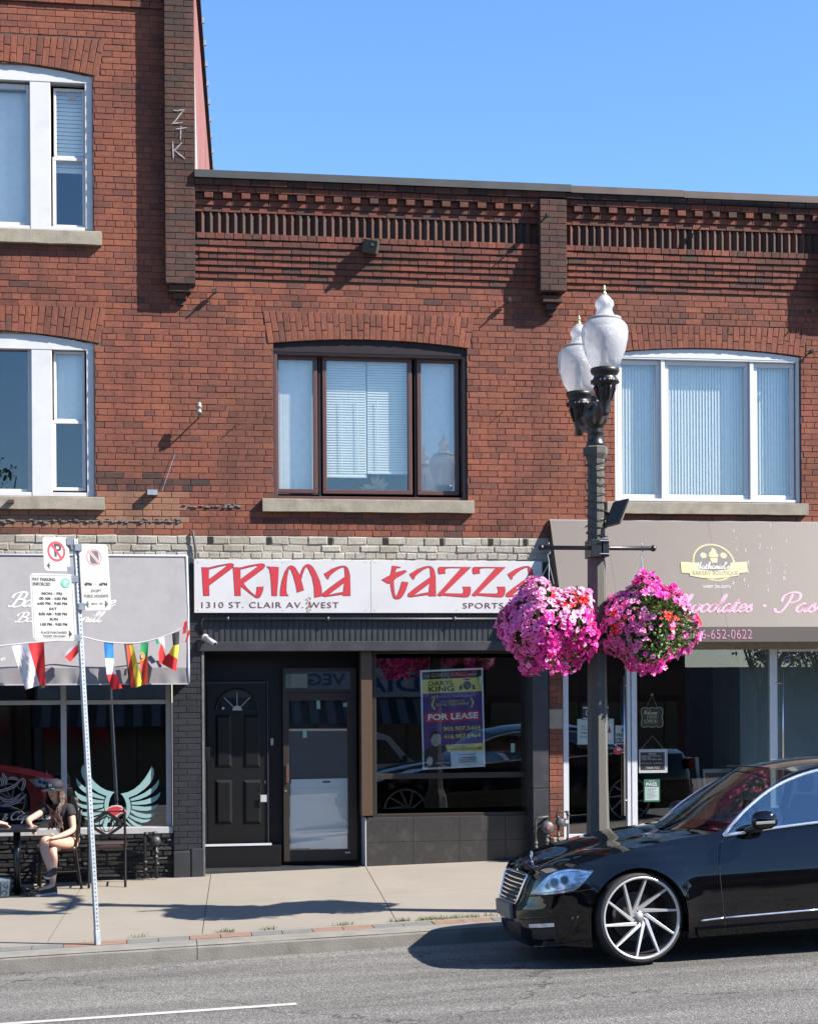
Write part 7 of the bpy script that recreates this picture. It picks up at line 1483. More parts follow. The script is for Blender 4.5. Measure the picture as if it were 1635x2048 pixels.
def face(par, c, fw, up, s_=1.0, m_skin=SKIN):
    rt = fw.cross(up).normalized(); mb = MB(); mb.lathe([(0.0,-0.0),(0.012,0.006),(0.009,0.02),(0.004,0.034),(0,0.036)], c + fw*0.086 - up*0.016, 8, Matrix((rt, fw, up)).transposed()); mb.build('nose', m_skin, par, smooth=True)
    mb = MB(); mb.obox(c + fw*0.083 - up*0.048, rt*0.02, fw*0.006, up*0.005); mb.build('lips', LIP, par, bevel=0.003)
    for sg_ in (-1, 1):
        mb = MB(); mb.obox(c + fw*0.082 + rt*0.03*sg_ + up*0.012, rt*0.014, fw*0.004, up*0.005); mb.build('eye', EYED, par, bevel=0.003); mb = MB(); mb.obox(c + fw*0.082 + rt*0.032*sg_ + up*0.03, rt*0.018, fw*0.004, up*0.003); mb.build('eyebrow', EYED, par)
        mb = MB(); mb.lathe([(0,-0.008),(0.018,-0.004),(0.022,0.004),(0.0,0.008)], c + rt*0.078*sg_ - up*0.005, 10, Matrix((fw, up, rt)).transposed()); mb.build('ear', m_skin, par, smooth=True)
# ---- seated woman
wom = thing('person', 'woman in black cap, black t-shirt and shorts seated with crossed legs', 'person', (W(120,1780,-0.7).x, -0.7, zs(-4.1,-0.7)))
pel = Z(830,890,-0.46); hc = Z(640,300,-0.56)
N_ = {'pelvis': (pel, 0.125, 0.105), 'spine': (Z(815,770,-0.48), 0.112, 0.088), 'ribs': (Z(770,640,-0.50), 0.125, 0.092), 'chest': (Z(715,520,-0.52), 0.12, 0.085), 'neckb': (Z(683,455,-0.53), 0.062), 'neck': (Z(665,415,-0.545), 0.050), 'jaw': (Z(638,372,-0.565), 0.062, 0.066), 'head': (hc, 0.083, 0.092), 'crown': (Z(648,245,-0.555), 0.066, 0.075),
 'shr': (Z(808,497,-0.58), 0.056), 'uar': (Z(838,620,-0.62), 0.047), 'elr': (Z(852,765,-0.66), 0.040), 'far': (Z(765,808,-0.74), 0.036), 'wrr': (Z(668,842,-0.82), 0.026),
 'shl': (Z(560,500,-0.50), 0.052), 'ual': (Z(460,570,-0.58), 0.043), 'ell': (Z(328,648,-0.68), 0.038), 'fal': (Z(342,680,-0.76), 0.033), 'wrl': (Z(356,706,-0.82), 0.025),
 'hir': (Z(860,915,-0.55), 0.092), 'thr': (Z(690,905,-0.72), 0.077), 'knr': (Z(508,872,-0.87), 0.056), 'car': (Z(520,1000,-0.92), 0.055), 'shn': (Z(560,1140,-0.97), 0.041), 'anr': (Z(590,1235,-1.0), 0.034), 'ftr': (Z(572,1285,-1.06), 0.034), 'tor': (Z(545,1318,-1.12), 0.026),
 'hil': (Z(825,935,-0.42), 0.088), 'thl': (Z(715,945,-0.58), 0.074), 'knl': (Z(608,965,-0.76), 0.056), 'cal': (Z(622,1110,-0.82), 0.053), 'shl2': (Z(622,1260,-0.90), 0.040), 'anl': (Z(610,1410,-0.97), 0.034), 'ftl': (Z(545,1445,-1.02), 0.035), 'tol': (Z(445,1475,-1.06), 0.026)}
E__ = [('pelvis','spine'),('spine','ribs'),('ribs','chest'),('chest','neckb'),('neckb','neck'),('neck','jaw'),('jaw','head'),('head','crown'),('chest','shr'),('shr','uar'),('uar','elr'),('elr','far'),('far','wrr'),('chest','shl'),('shl','ual'),('ual','ell'),('ell','fal'),('fal','wrl'),('pelvis','hir'),('hir','thr'),('thr','knr'),('knr','car'),('car','shn'),('shn','anr'),('anr','ftr'),('ftr','tor'),('pelvis','hil'),('hil','thl'),('thl','knl'),('knl','cal'),('cal','shl2'),('shl2','anl'),('anl','ftl'),('ftl','tol')]
hand(N_, E__, 'hr', 'wrr', Z(630,852,-0.86), Z(560,870,-0.92)-Z(640,850,-0.86), Vector((0.2,-0.6,0.5)), Vector((0,0.3,0.6)), 0.07)
hand(N_, E__, 'hl', 'wrl', Z(368,722,-0.86), Z(400,790,-0.92)-Z(350,690,-0.85), Vector((0.9,-0.3,0.25)), Vector((0.8,0.1,0.25)), 0.072)
skin('body', N_, E__, SKIN, wom)
g = lambda k, d: (N_[k][0], *(r_ + d for r_ in N_[k][1:]))
mid_ = lambda a, b, t, d: (N_[a][0].lerp(N_[b][0], t), (N_[a][1]*(1-t)+N_[b][1]*t) + d)
sh = {'spine': g('spine', 0.014), 'hem': (Z(830,850,-0.46), 0.135, 0.115), 'ribs': g('ribs', 0.014), 'chest': g('chest', 0.014), 'nb': (Z(690,470,-0.53), 0.078, 0.07), 'shr': g('shr', 0.014), 'slr': mid_('shr','uar',0.55,0.018), 'slr2': mid_('shr','uar',1.0,0.020), 'shl': g('shl', 0.014), 'sll': mid_('shl','ual',0.5,0.017), 'sll2': mid_('shl','ual',0.95,0.018)}
skin('t_shirt', sh, [('spine','hem'),('spine','ribs'),('ribs','chest'),('chest','nb'),('chest','shr'),('shr','slr'),('slr','slr2'),('chest','shl'),('shl','sll'),('sll','sll2')], TSH, wom)
st = {'pelvis': g('pelvis', 0.012), 'up': (Z(828,840,-0.46), 0.122, 0.1), 'hir': g('hir', 0.014), 'tr': mid_('hir','thr',0.45,0.014), 'hil': g('hil', 0.012), 'tl': mid_('hil','thl',0.4,0.012)}
skin('shorts', st, [('pelvis','up'),('pelvis','hir'),('hir','tr'),('pelvis','hil'),('hil','tl')], TSH, wom)
fw = (Vector((-0.42, -0.89, -0.14))).normalized(); upv = Vector((-0.05, -0.12, 1)).normalized(); upv = (upv - fw*upv.dot(fw)).normalized(); rt = fw.cross(upv)
face(wom, hc, fw, upv)
# baseball cap with peak and emblem
mb = MB(); Mh = Matrix((rt, fw, upv)).transposed(); mb.lathe([(0.100, 0.035), (0.103, 0.06), (0.097, 0.09), (0.078, 0.115), (0.045, 0.130), (0.0, 0.134)], hc, 20, Mh); cap = mb.build('cap', CAPM, wom, smooth=True)
mb = MB(); n = 12; vs = []
for j in range(4):
    for i in range(n+1): a = -1.15 + 2.3*i/n; rr = 0.10 + 0.075*j/3*cos(a*0.85); vs.append(hc + rt*rr*sin(a) + fw*rr*cos(a) + upv*(0.045 - 0.02*(j/3) - 0.012*sin(a)**2))
mb.add(vs, [(j*(n+1)+i, j*(n+1)+i+1, (j+1)*(n+1)+i+1, (j+1)*(n+1)+i) for j in range(3) for i in range(n)]); mb.build('peak', CAPM, cap, smooth=True)
mb = MB(); lo_ = hc + fw*0.103 + upv*0.076; text(mb, 'N', lo_, rt, upv*0.97+fw*-0.2, -0.02, 0.012, -0.016, 0.02, bold=0.01); text(mb, 'Y', lo_+fw*0.001, rt, upv*0.97+fw*-0.2, -0.012, 0.022, -0.02, 0.022, bold=0.01); mb.build('emblem', WHITEP, cap)
mb = MB(); p = hc + rt*-0.04 + fw*0.125 + upv*0.047; mb.obox(p, rt*0.018, fw*0.012, upv*0.002); mb.build('peak_sticker', MINT, cap)
# long wavy hair, two falls either side of the neck
r = random.Random(4); mb = MB()
for k in range(170):
    a = r.uniform(1.05, 2*pi-1.05); root = hc + (rt*sin(a) + fw*cos(a))*0.086 + upv*r.uniform(-0.02, 0.05); side = 1 if sin(a) > 0 else -1; frt = r.random() < 0.62
    if side < 0: tgt = Z(r.uniform(560, 640), r.uniform(650, 760), -0.66 - r.uniform(0, 0.06))
    else: tgt = Z(r.uniform(640, 745), r.uniform(640, 790), -0.68 - r.uniform(0, 0.06))
    if not frt: tgt = Z(r.uniform(690, 770), r.uniform(560, 680), -0.44)
    hd_ = (rt*sin(a) + fw*cos(a)); kx = hc + hd_*0.098 - upv*0.05; k2 = hc + hd_*0.105 - upv*0.13 + fw*(0.02 if frt else -0.03); pts = catmull([root, kx, k2, k2.lerp(tgt, 0.5)+Vector((0,-0.03 if frt else 0.02,0)), tgt], 7); ph = r.uniform(0, 6); am = r.uniform(0.004, 0.012)
    pts = [p + Vector((am*sin(i*0.9+ph)*min(1, i/8), am*cos(i*0.8+ph)*min(1, i/8), 0)) for i, p in enumerate(pts)]; mb.tube(pts, [0.009*(1-0.75*i/len(pts)) for i in range(len(pts))], 5)
mb.build('hair', HAIRM, wom, smooth=True)
# canvas shoes
def shoe(par, heel, toe, up_):
    d = (toe-heel); L_ = d.length; d.normalize(); s_ = d.cross(up_).normalized(); u_ = s_.cross(d).normalized(); out = [(-0.02,0.026),(0.05,0.034),(0.12,0.036),(0.19,0.04),(0.235,0.032),(0.255,0.012)]; sc = L_/0.235
    ring = [(a*sc, b) for a, b in out] + [(a*sc, -b) for a, b in out[::-1]]
    mb = MB(); mb.poly([ring], heel, d, s_, 0.022, u_); mb.poly([ring[::-1]], heel, d, s_); so_ = mb.build('shoe', SOLE, par, fixn=True)
    mb = MB(); hs = [0.06,0.062,0.05,0.04,0.03,0.018]; vs = []
    for (a, b), h in zip(out, hs):
        for f_, hh in ((1.0, 0.0), (0.92, h*0.6), (0.5, h), (-0.5, h), (-0.92, h*0.6), (-1.0, 0.0)): vs.append(heel + d*a*sc + s_*b*f_*0.97 + u_*(0.02+hh))
    mb.add(vs, [(i*6+j, i*6+j+1, (i+1)*6+j+1, (i+1)*6+j) for i in range(5) for j in range(5)]); mb.build('upper', SHOE, so_, smooth=True, fixn=True)
    mb = MB()
    for a in (0.09, 0.115, 0.14): mb.obox(heel + d*a*sc + u_*(0.068-0.1*(a-0.06)), s_*0.018, d*0.004, u_*0.003)
    mb.build('lace', WHITEP, so_)
toe_ = Z(432,1482,-1.10); heel_ = Z(640,1440,-0.97); toe_.z = zs(toe_.x, toe_.y) + 0.004; heel_.z = zs(heel_.x, heel_.y) + 0.004; shoe(wom, heel_, toe_, Vector((0,0,1)))
shoe(wom, Z(628,1282,-1.0), Z(535,1325,-1.17), Vector((0.35,-0.2,1)))
# ---- companion, only the hand reaches into the picture
com = thing('person', 'person in a blue sleeve whose hand rests on the table at the left edge', 'person', (W(-60,1780,-0.9).x, -0.9, zs(-5.1,-0.9))); BLUE = mat('blue cotton', (0.03,0.08,0.30), 0.8, var=0.1); JEAN = mat('denim', (0.05,0.07,0.12), 0.85, var=0.15)
N_ = {'pelvis': (Z(-520,890,-0.60), 0.13, 0.11), 'spine': (Z(-505,760,-0.62), 0.118, 0.095), 'chest': (Z(-470,560,-0.66), 0.13, 0.095), 'neckb': (Z(-455,450,-0.67), 0.062), 'neck': (Z(-445,410,-0.68), 0.054), 'jaw': (Z(-425,360,-0.70), 0.066, 0.07), 'head': (Z(-430,290,-0.69), 0.086, 0.095), 'crown': (Z(-435,240,-0.68), 0.07, 0.08),
 'shr': (Z(-430,500,-0.80), 0.058), 'uar': (Z(-350,590,-0.86), 0.048), 'elr': (Z(-230,670,-0.90), 0.042), 'far': (Z(-110,668,-0.90), 0.037), 'wrr': (Z(5,676,-0.88), 0.027), 'shl': (Z(-480,505,-0.48), 0.056), 'ual': (Z(-420,620,-0.45), 0.046), 'ell': (Z(-330,730,-0.5), 0.04), 'wrl': (Z(-200,760,-0.6), 0.028),
 'hir': (Z(-500,925,-0.70), 0.095), 'knr': (Z(-130,905,-0.86), 0.062), 'shr2': (Z(-110,1150,-0.88), 0.05), 'anr': (Z(-120,1415,-0.90), 0.036), 'tor': (Z(-10,1470,-0.95), 0.03), 'hil': (Z(-500,925,-0.48), 0.092), 'knl': (Z(-140,915,-0.5), 0.06), 'shl2': (Z(-160,1150,-0.5), 0.05), 'anl': (Z(-170,1400,-0.5), 0.036), 'tol': (Z(-60,1440,-0.55), 0.03)}
for k in ('anr','tor','anl','tol'): p = N_[k][0]; p.z = max(p.z, zs(p.x, p.y) + (0.07 if k[0] == 'a' else 0.035))
E__ = [('pelvis','spine'),('spine','chest'),('chest','neckb'),('neckb','neck'),('neck','jaw'),('jaw','head'),('head','crown'),('chest','shr'),('shr','uar'),('uar','elr'),('elr','far'),('far','wrr'),('chest','shl'),('shl','ual'),('ual','ell'),('ell','wrl'),('pelvis','hir'),('hir','knr'),('knr','shr2'),('shr2','anr'),('anr','tor'),('pelvis','hil'),('hil','knl'),('knl','shl2'),('shl2','anl'),('anl','tol')]
hand(N_, E__, 'hr', 'wrr', Z(38,684,-0.87), Z(110,715,-0.86)-Z(30,680,-0.86), Vector((0.1,-0.9,0.1)), Vector((0.3,0.8,0.1)), 0.07); hand(N_, E__, 'hl', 'wrl', Z(-165,765,-0.64), Vector((1,-0.3,-0.1)), Vector((0.2,0.9,0)), Vector((0.2,0.3,0.8)), 0.07)
skin('body', N_, E__, SKIN, com)
skin('shirt', {'spine': g('spine', 0.015), 'pelvis': (N_['pelvis'][0], 0.142, 0.12), 'chest': g('chest', 0.015), 'nb': (N_['neckb'][0]-Vector((0,0,0.03)), 0.08), 'shr': g('shr', 0.015), 'uar': g('uar', 0.015), 'elr': g('elr', 0.016), 'far': mid_('far','wrr',0.86,0.014), 'shl': g('shl', 0.015), 'ual': g('ual', 0.015), 'ell': mid_('ual','ell',0.9,0.014)}, [('spine','pelvis'),('spine','chest'),('chest','nb'),('chest','shr'),('shr','uar'),('uar','elr'),('elr','far'),('chest','shl'),('shl','ual'),('ual','ell')], BLUE, com)
skin('trousers', {'pelvis': g('pelvis', 0.012), 'hir': g('hir', 0.014), 'knr': g('knr', 0.014), 'shr2': g('shr2', 0.016), 'anr': mid_('shr2','anr',0.85,0.016), 'hil': g('hil', 0.014), 'knl': g('knl', 0.014), 'shl2': g('shl2', 0.016), 'anl': mid_('shl2','anl',0.85,0.016)}, [('pelvis','hir'),('hir','knr'),('knr','shr2'),('shr2','anr'),('pelvis','hil'),('hil','knl'),('knl','shl2'),('shl2','anl')], JEAN, com)
hc2 = N_['head'][0]; fw2 = Vector((0.95,-0.3,-0.1)).normalized(); up2 = Vector((0,0,1)); up2 = (up2 - fw2*up2.dot(fw2)).normalized(); face(com, hc2, fw2, up2); mb = MB(); rt2 = fw2.cross(up2)
for k in range(60): a = rnd.uniform(0.9, 2*pi-0.9); p = hc2 + (rt2*sin(a)+fw2*cos(a))*0.085 + up2*rnd.uniform(-0.03,0.06); mb.tube([hc2 + up2*0.1 - fw2*0.01, p + up2*0.05*(1 if p.z > hc2.z else 0.4), p, p - up2*0.03], [0.02,0.024,0.018,0.006], 5)
mb.build('hair', HAIRM, com, smooth=True)
cxx = Z(-540, 900, -0.6).x; chair('brown cafe chair of the person at the left edge', cxx, -0.62, R(-92), zs(cxx, -0.62))
# ================================================================ BLACK SALOON CAR
PAINT = mat('black car paint', (0.004,0.004,0.006), 0.035, var=0.05, spec=0.5); CHROME = mat('chrome', (0.75,0.76,0.78), 0.08, 1.0, var=0.02); RUBBER = mat('tyre rubber', (0.018,0.018,0.019), 0.75, var=0.2, scale=40, bump=0.003, bscale=120); ALLOY = mat('machined alloy', (0.72,0.72,0.73), 0.34, 0.6, var=0.06, scale=30, k=0.62); BLKPL = mat('black plastic', (0.012,0.012,0.013), 0.5, var=0.15); WELL = mat('wheel well', (0.01,0.01,0.011), 0.9); TRIMC = mat('bright satin trim', (0.66,0.69,0.74), 0.22, 0.9)
LAMPM = mat('sky tinted lamp silver', (0.66,0.72,0.82), 0.22, 0.7, var=0.3, scale=30); LENS = glass_mat('lamp lens', (0.93,0.96,1.0), refl=1.4); LEATH = mat('beige leather', (0.38,0.33,0.27), 0.6, var=0.05); DASH = mat('dark dashboard', (0.02,0.02,0.022), 0.7)  # lamp silver carries the blue of the reflected sky in its base colour
car = thing('car', 'black lowered luxury saloon with silver ten-spoke wheels at the kerb', 'car')
SC = 1.075; CXW, CYW = -0.075, -5.95
car.matrix_basis = Matrix.Translation((CXW, CYW, zr(CXW, CYW) + 0.004)) @ Matrix.Rotation(R(0.6), 4, 'Z') @ Matrix.Rotation(-(0.0335+0.012), 4, 'Y') @ Matrix.Rotation(-0.03, 4, 'X') @ Matrix.Diagonal((SC, 1.02, SC, 1))
def interp(tab, x):
    if x <= tab[0][0]: return tab[0][1]
    for (a, p), (b, q) in zip(tab, tab[1:]):
        if x <= b: t = (x-a)/(b-a); t = t*t*(3-2*t)*0.35 + t*0.65; return p + (q-p)*t
    return tab[-1][1]
OUT = [(0,0),(0.004,.14),(0.012,.28),(.035,.43),(.085,.57),(.16,.69),(.27,.79),(.42,.86),(.60,.898),(.78,.918),(.95,.925),(1.15,.916),(1.35,.912),(1.55,.916),(2.0,.926),(2.6,.932),(3.2,.93),(3.8,.928),(4.15,.925),(4.5,.905),(4.8,.86),(5.0,.77),(5.12,.60),(5.18,.35),(5.2,0)]
RW, UCF, UCR, ZWC = 0.373, 0.847, 4.055, 0.352
cols = []                                                     # (u,v) along the outline with arch columns inserted
P = [(p.x, p.y) for p in catmull(OUT, 7)]
def ubot(u):
    for uc in (UCF, UCR):
        if abs(u-uc) < RW: return ZWC + sqrt(RW*RW-(u-uc)**2)
    return interp([(0,.135),(.3,.14),(.5,.15),(1.27,.165),(3.6,.165),(4.5,.18),(5.2,.22)], u)
extra = []
for uc in (UCF, UCR):
    for i in range(25): extra.append(uc - RW*cos(pi*i/24)*0.9999)
    extra += [uc-RW-0.002, uc+RW+0.002]
def vout(u):
    for (a, p), (b, q) in zip(P, P[1:]):
        if a <= u <= b and b > a: return p + (q-p)*(u-a)/(b-a)
    return 0.9
C1 = [p for p in P if not any(abs(p[0]-uc) < RW+0.01 for uc in (UCF, UCR))] + [(u, vout(u)) for u in extra]
front_ = [p for p in C1 if p[0] < 5.0]; rear_ = [p for p in C1 if p[0] >= 5.0]
front_.sort(key=lambda p: (p[0], p[1])); cols = front_ + rear_
ZE = [(0,.705),(.16,.712),(.30,.745),(.45,.785),(.65,.832),(.9,.878),(1.2,.918),(1.55,.948),(2.3,.978),(3.1,.995),(3.9,.995),(4.5,.975),(4.9,.955),(5.2,.945)]
FIN = [(.13,.075),(.16,.05),(.22,.022),(.30,.006),(.38,0),(.44,.004),(.455,.022),(.56,.062),(.66,.105),(.69,.13),(.71,.155),(1.1,.3)]
SIN = [(.13,.075),(.16,.045),(.21,.026),(.25,.018),(.34,.008),(.45,.0),(.56,.0),(.62,.004),(.70,.018),(.78,.036),(.86,.056),(.92,.074),(.96,.088),(1.1,.13)]
def wallp(i, z):
    u, v = cols[i]; a, b = cols[max(i-1,0)], cols[min(i+1,len(cols)-1)]; tx, ty = b[0]-a[0], b[1]-a[1]; l = sqrt(tx*tx+ty*ty) or 1; nx_, ny_ = ty/l, -tx/l   # outward normal is (-ty, tx) for this direction
    w = min(1.0, max(0.0, (v-0.30)/0.5)) if u < 2 else (1.0 if u < 4.9 else max(0, min(1, (v-0.3)/0.5))); ins = interp(FIN, z)*(1-w) + interp(SIN, z)*w
    # flared lips round the wheel arches
    for uc in (UCF, UCR):
        d = sqrt((u-uc)**2 + (z-ZWC)**2)
        if d < RW+0.14 and u < 5: ins -= 0.016*(1-(d-RW)/0.14)**2 if d > RW else 0.016
    return Vector((u + nx_*ins, v + ny_*ins, z)) if v > 0.001 else Vector((u + (ins if u < 2 else -ins), 0.0, z))
NR = 26
def side(sgn):
    vs, fs = [], []; n = len(cols)
    for i in range(n):
        u = cols[i][0]; zb, ze = ubot(u), interp(ZE, u)
        for j in range(NR+1): p = wallp(i, zb + (ze-zb)*j/NR); vs.append((p.x, sgn*-p.y, p.z))
    for i in range(n-1):
        for j in range(NR): fs.append((i*(NR+1)+j, i*(NR+1)+j+1, (i+1)*(NR+1)+j+1, (i+1)*(NR+1)+j))
    return vs, fs
bodyv = []; bodyf = []
def addp(vs, fs): n = len(bodyv); bodyv.extend(vs); bodyf.extend([tuple(i+n for i in f) for f in fs])
for s_ in (1, -1): addp(*side(s_))
# bonnet and boot lid: from the shoulder edge to the centre line
HC = [(.14,.712),(.22,.735),(.35,.764),(.6,.818),(.9,.872),(1.15,.912),(1.35,.938),(1.6,.955)]
def deck(sel, ucf, zcf, nn=10, crown=0.016):
    for s_ in (1, -1):
        vs = []
        for i in sel:
            e = wallp(i, interp(ZE, cols[i][0])); uc = ucf(e); c = Vector((uc, 0, zcf(uc)))
            for j in range(nn+1):
                t = j/nn; p = e.lerp(c, t); p.z += crown*sin(pi*t)*(0.6+0.4*sin(pi*t)); p.y = e.y*(1-t); vs.append((p.x, -s_*p.y, p.z))
        k = nn+1; addp(vs, [(a*k+j, a*k+j+1, (a+1)*k+j+1, (a+1)*k+j) for a in range(len(sel)-1) for j in range(nn)])
hs = [i for i, c_ in enumerate(cols) if c_[0] <= 1.60]
deck(hs, lambda e: max(.155, e.x - 0.235*(abs(e.y)/0.84)**1.5 * (1 if e.x > 0.9 else 0.25+0.75*max(0,(e.x-0.155)/0.745))), lambda u: interp(HC, u))
ts = [i for i, c_ in enumerate(cols) if c_[0] >= 4.35]
deck(ts, lambda e: e.x, lambda u: interp([(4.3,1.02),(4.8,1.0),(5.2,.955)], u), crown=0.012)
ml = [i for i, c_ in enumerate(cols) if 1.56 <= c_[0] <= 4.4]
deck(ml, lambda e: e.x, lambda u: 0.93, crown=0.0)
mb = MB(); mb.v = [tuple(p) for p in bodyv]; mb.f = bodyf; mb.mi = [0]*len(bodyf); body = mb.build('body', PAINT, car, smooth=True, local=True, fixn=False)
bm = bmesh.new(); bm.from_mesh(body.data); bmesh.ops.remove_doubles(bm, verts=bm.verts[:], dist=0.0006); bmesh.ops.recalc_face_normals(bm, faces=bm.faces[:])
for e in bm.edges:
    if len(e.link_faces) == 2 and e.calc_face_angle(0) > R(48): e.smooth = False
bm.to_mesh(body.data); bm.free()
from mathutils.bvhtree import BVHTree
CM = car.matrix_basis.copy(); CI = CM.inverted()
bvh = BVHTree.FromPolygons([CM @ v.co for v in body.data.vertices], [tuple(p.vertices) for p in body.data.polygons])
def carhit(px, py, off=0.003):
    """point of the car's own skin behind a photograph pixel, in car coordinates"""
    a, b = px-817.5, py-HOR; u, v = a*ca-b*sa, a*sa+b*ca; d = (FW + RT*(u/FPX) - UP*(v/FPX)).normalized(); h, n_, i_, t_ = bvh.ray_cast(CAMP, d)
    if h is None: return None
    if n_.dot(d) > 0: n_ = -n_
    return CI @ (h + n_*off)
def skinpatch(bot, top, nu, nv, off, m, name, parent):
    """panel that follows the car's skin between two outlines given in the photograph"""
    def samp(l, t): t *= len(l)-1; i = min(int(t), len(l)-2); f = t-i; return (l[i][0]*(1-f)+l[i+1][0]*f, l[i][1]*(1-f)+l[i+1][1]*f)
    vs = []; last = Vector((0,0,0))
    for i in range(nu+1):
        a, b = samp(bot, i/nu), samp(top, i/nu)
        for j in range(nv+1):
            t = j/nv; p = carhit(a[0]*(1-t)+b[0]*t, a[1]*(1-t)+b[1]*t, off); last = p if p is not None else last; vs.append(tuple(last))
    mb = MB(); mb.add(vs, [(i*(nv+1)+j, (i+1)*(nv+1)+j, (i+1)*(nv+1)+j+1, i*(nv+1)+j+1) for i in range(nu) for j in range(nv)]); return mb.build(name, m, parent, smooth=True, local=True)
def skinline(pts, r_, m, name, parent, off=0.0, n=6, smoothn=3):
    q = [p for p in (carhit(p_.x, p_.y, off) for p_ in catmull(pts, smoothn)) if p is not None]
    if len(q) > 1: mb = MB(); mb.tube(q, r_, n); return mb.build(name, m, parent, smooth=True, local=True)
c1 = lambda l: [(980+x*420/1635, 1640+y*420/1635) for x, y in l]; c2 = lambda l: [(1300+x*335/1635, 1500+y*335/1635) for x, y in l]
# greenhouse
GA = [(1.575,.795,.962),(1.72,.762,1.06),(1.9,.708,1.183),(2.08,.655,1.29),(2.25,.615,1.362),(2.6,.60,1.412),(3.0,.60,1.425),(3.4,.60,1.402),(3.75,.61,1.325),(4.1,.66,1.15),(4.42,.74,1.0)]
GB = [(1.555,.846,.918),(1.66,.815,1.015),(1.80,.772,1.122),(2.05,.705,1.262),(2.36,.655,1.352),(2.7,.64,1.385),(3.1,.64,1.378),(3.5,.665,1.318),(3.8,.72,1.2),(3.95,.77,1.10),(4.05,.83,1.018)]
GBELT = [(1.555,.846,.916),(1.8,.852,.938),(2.2,.858,.965),(2.7,.862,.985),(3.2,.862,.998),(3.7,.855,1.008),(4.05,.832,1.016)]
def resample(l, n): q = catmull(l, 8); L_ = [0]; [L_.append(L_[-1]+(b-a).length) for a, b in zip(q, q[1:])]; out = []; 
def resample(l, n):
    q = catmull(l, 8); L_ = [0.0]
    for a, b in zip(q, q[1:]): L_.append(L_[-1]+(b-a).length)
    out = []
    for i in range(n+1):
        s_ = L_[-1]*i/n; k = max(j for j in range(len(L_)) if L_[j] <= s_ + 1e-9); k = min(k, len(q)-2); f = (s_-L_[k])/max(1e-9, L_[k+1]-L_[k]); out.append(q[k].lerp(q[k+1], f))
    return out
def patch(A, B, n, k, m, name, s_, bul=0.0, parent=None, th=False):
    a, b = resample(A, n), resample(B, n); vs = []
    for i in range(n+1):
        for j in range(k+1): t = j/k; p = a[i].lerp(b[i], t) + Vector((0, bul*0.7, bul*0.6))*sin(pi*t); vs.append((p.x, -s_*p.y, p.z))
    mb = MB(); mb.add(vs, [(i*(k+1)+j, (i+1)*(k+1)+j, (i+1)*(k+1)+j+1, i*(k+1)+j+1) for i in range(n) for j in range(k)]); return mb.build(name, m, parent or car, smooth=True, local=True)
def mirror_join(A, Bc, n, k, m, name, crown):
    a, c = resample(A, n), resample(Bc, n); vs = []
    for i in range(n+1):
        for j in range(2*k+1):
            t = j/k; s_ = 1 if t <= 1 else -1; tt = t if t <= 1 else 2-t; e = a[i]; y = e.y*(1-tt); x = e.x + (c[i].x-e.x)*(1-(1-tt)**2); z = e.z + (c[i].z-e.z)*(1-(1-tt)**2); vs.append((x, -s_*y, z))
    w = 2*k+1; mb = MB(); mb.add(vs, [(i*w+j, (i+1)*w+j, (i+1)*w+j+1, i*w+j+1) for i in range(n) for j in range(2*k)]); return mb.build(name, m, car, smooth=True, local=True)
mirror_join(GA[:5], [(1.325,0,.945),(1.55,0,1.07),(1.8,0,1.235),(2.0,0,1.36),(2.08,0,1.402)], 14, 8, GLASS_W, 'windscreen', 0)
roof = mirror_join(GA[4:9], [(2.08,0,1.402),(2.5,0,1.448),(3.0,0,1.462),(3.4,0,1.435),(3.7,0,1.365)], 16, 8, PAINT, 'roof', 0)
mirror_join(GA[8:], [(3.7,0,1.365),(4.0,0,1.22),(4.42,0,1.02)], 10, 8, GLASS_C, 'rear_window', 0)
for s_ in (1, -1):
    patch(GA, GB, 30, 5, PAINT, 'pillar_rail', s_, 0.012)
    patch(GB, [(1.565,.848,.917),(2.0,.856,.95),(2.4,.86,.972),(2.9,.862,.99),(3.4,.86,1.002),(4.05,.832,1.016)], 24, 6, GLASS_C, 'side_window', s_, 0.008)
    mb = MB(); q = [Vector((p.x, -s_*(p.y+0.004), p.z)) for p in resample(GB, 40)]; mb.tube(q, 0.0125, 8); mb.build('window_trim', TRIMC, car, smooth=True, local=True)
    mb = MB(); q = [Vector((p.x, -s_*(p.y+0.006), p.z)) for p in resample(GBELT, 30)]; mb.tube(q, 0.0115, 8); mb.build('belt_trim', TRIMC, car, smooth=True, local=True)
    mb = MB(); mb.obox((2.72, -s_*0.75, 1.18), (0.035,0,0.0), (0,0.006,0), (0.02,s_*0.105,0.2)); mb.build('centre_post', BLKPL, car, local=True)
mb = MB(); mb.tube([Vector(p) for p in [( 2.09, -0.5, 1.397), (2.045, -0.3, 1.405), (2.02, 0, 1.409), (2.045, 0.3, 1.405), (2.09, 0.5, 1.397)]], 0.006, 6); mb.build('roof_seam', BLKPL, car, local=True)
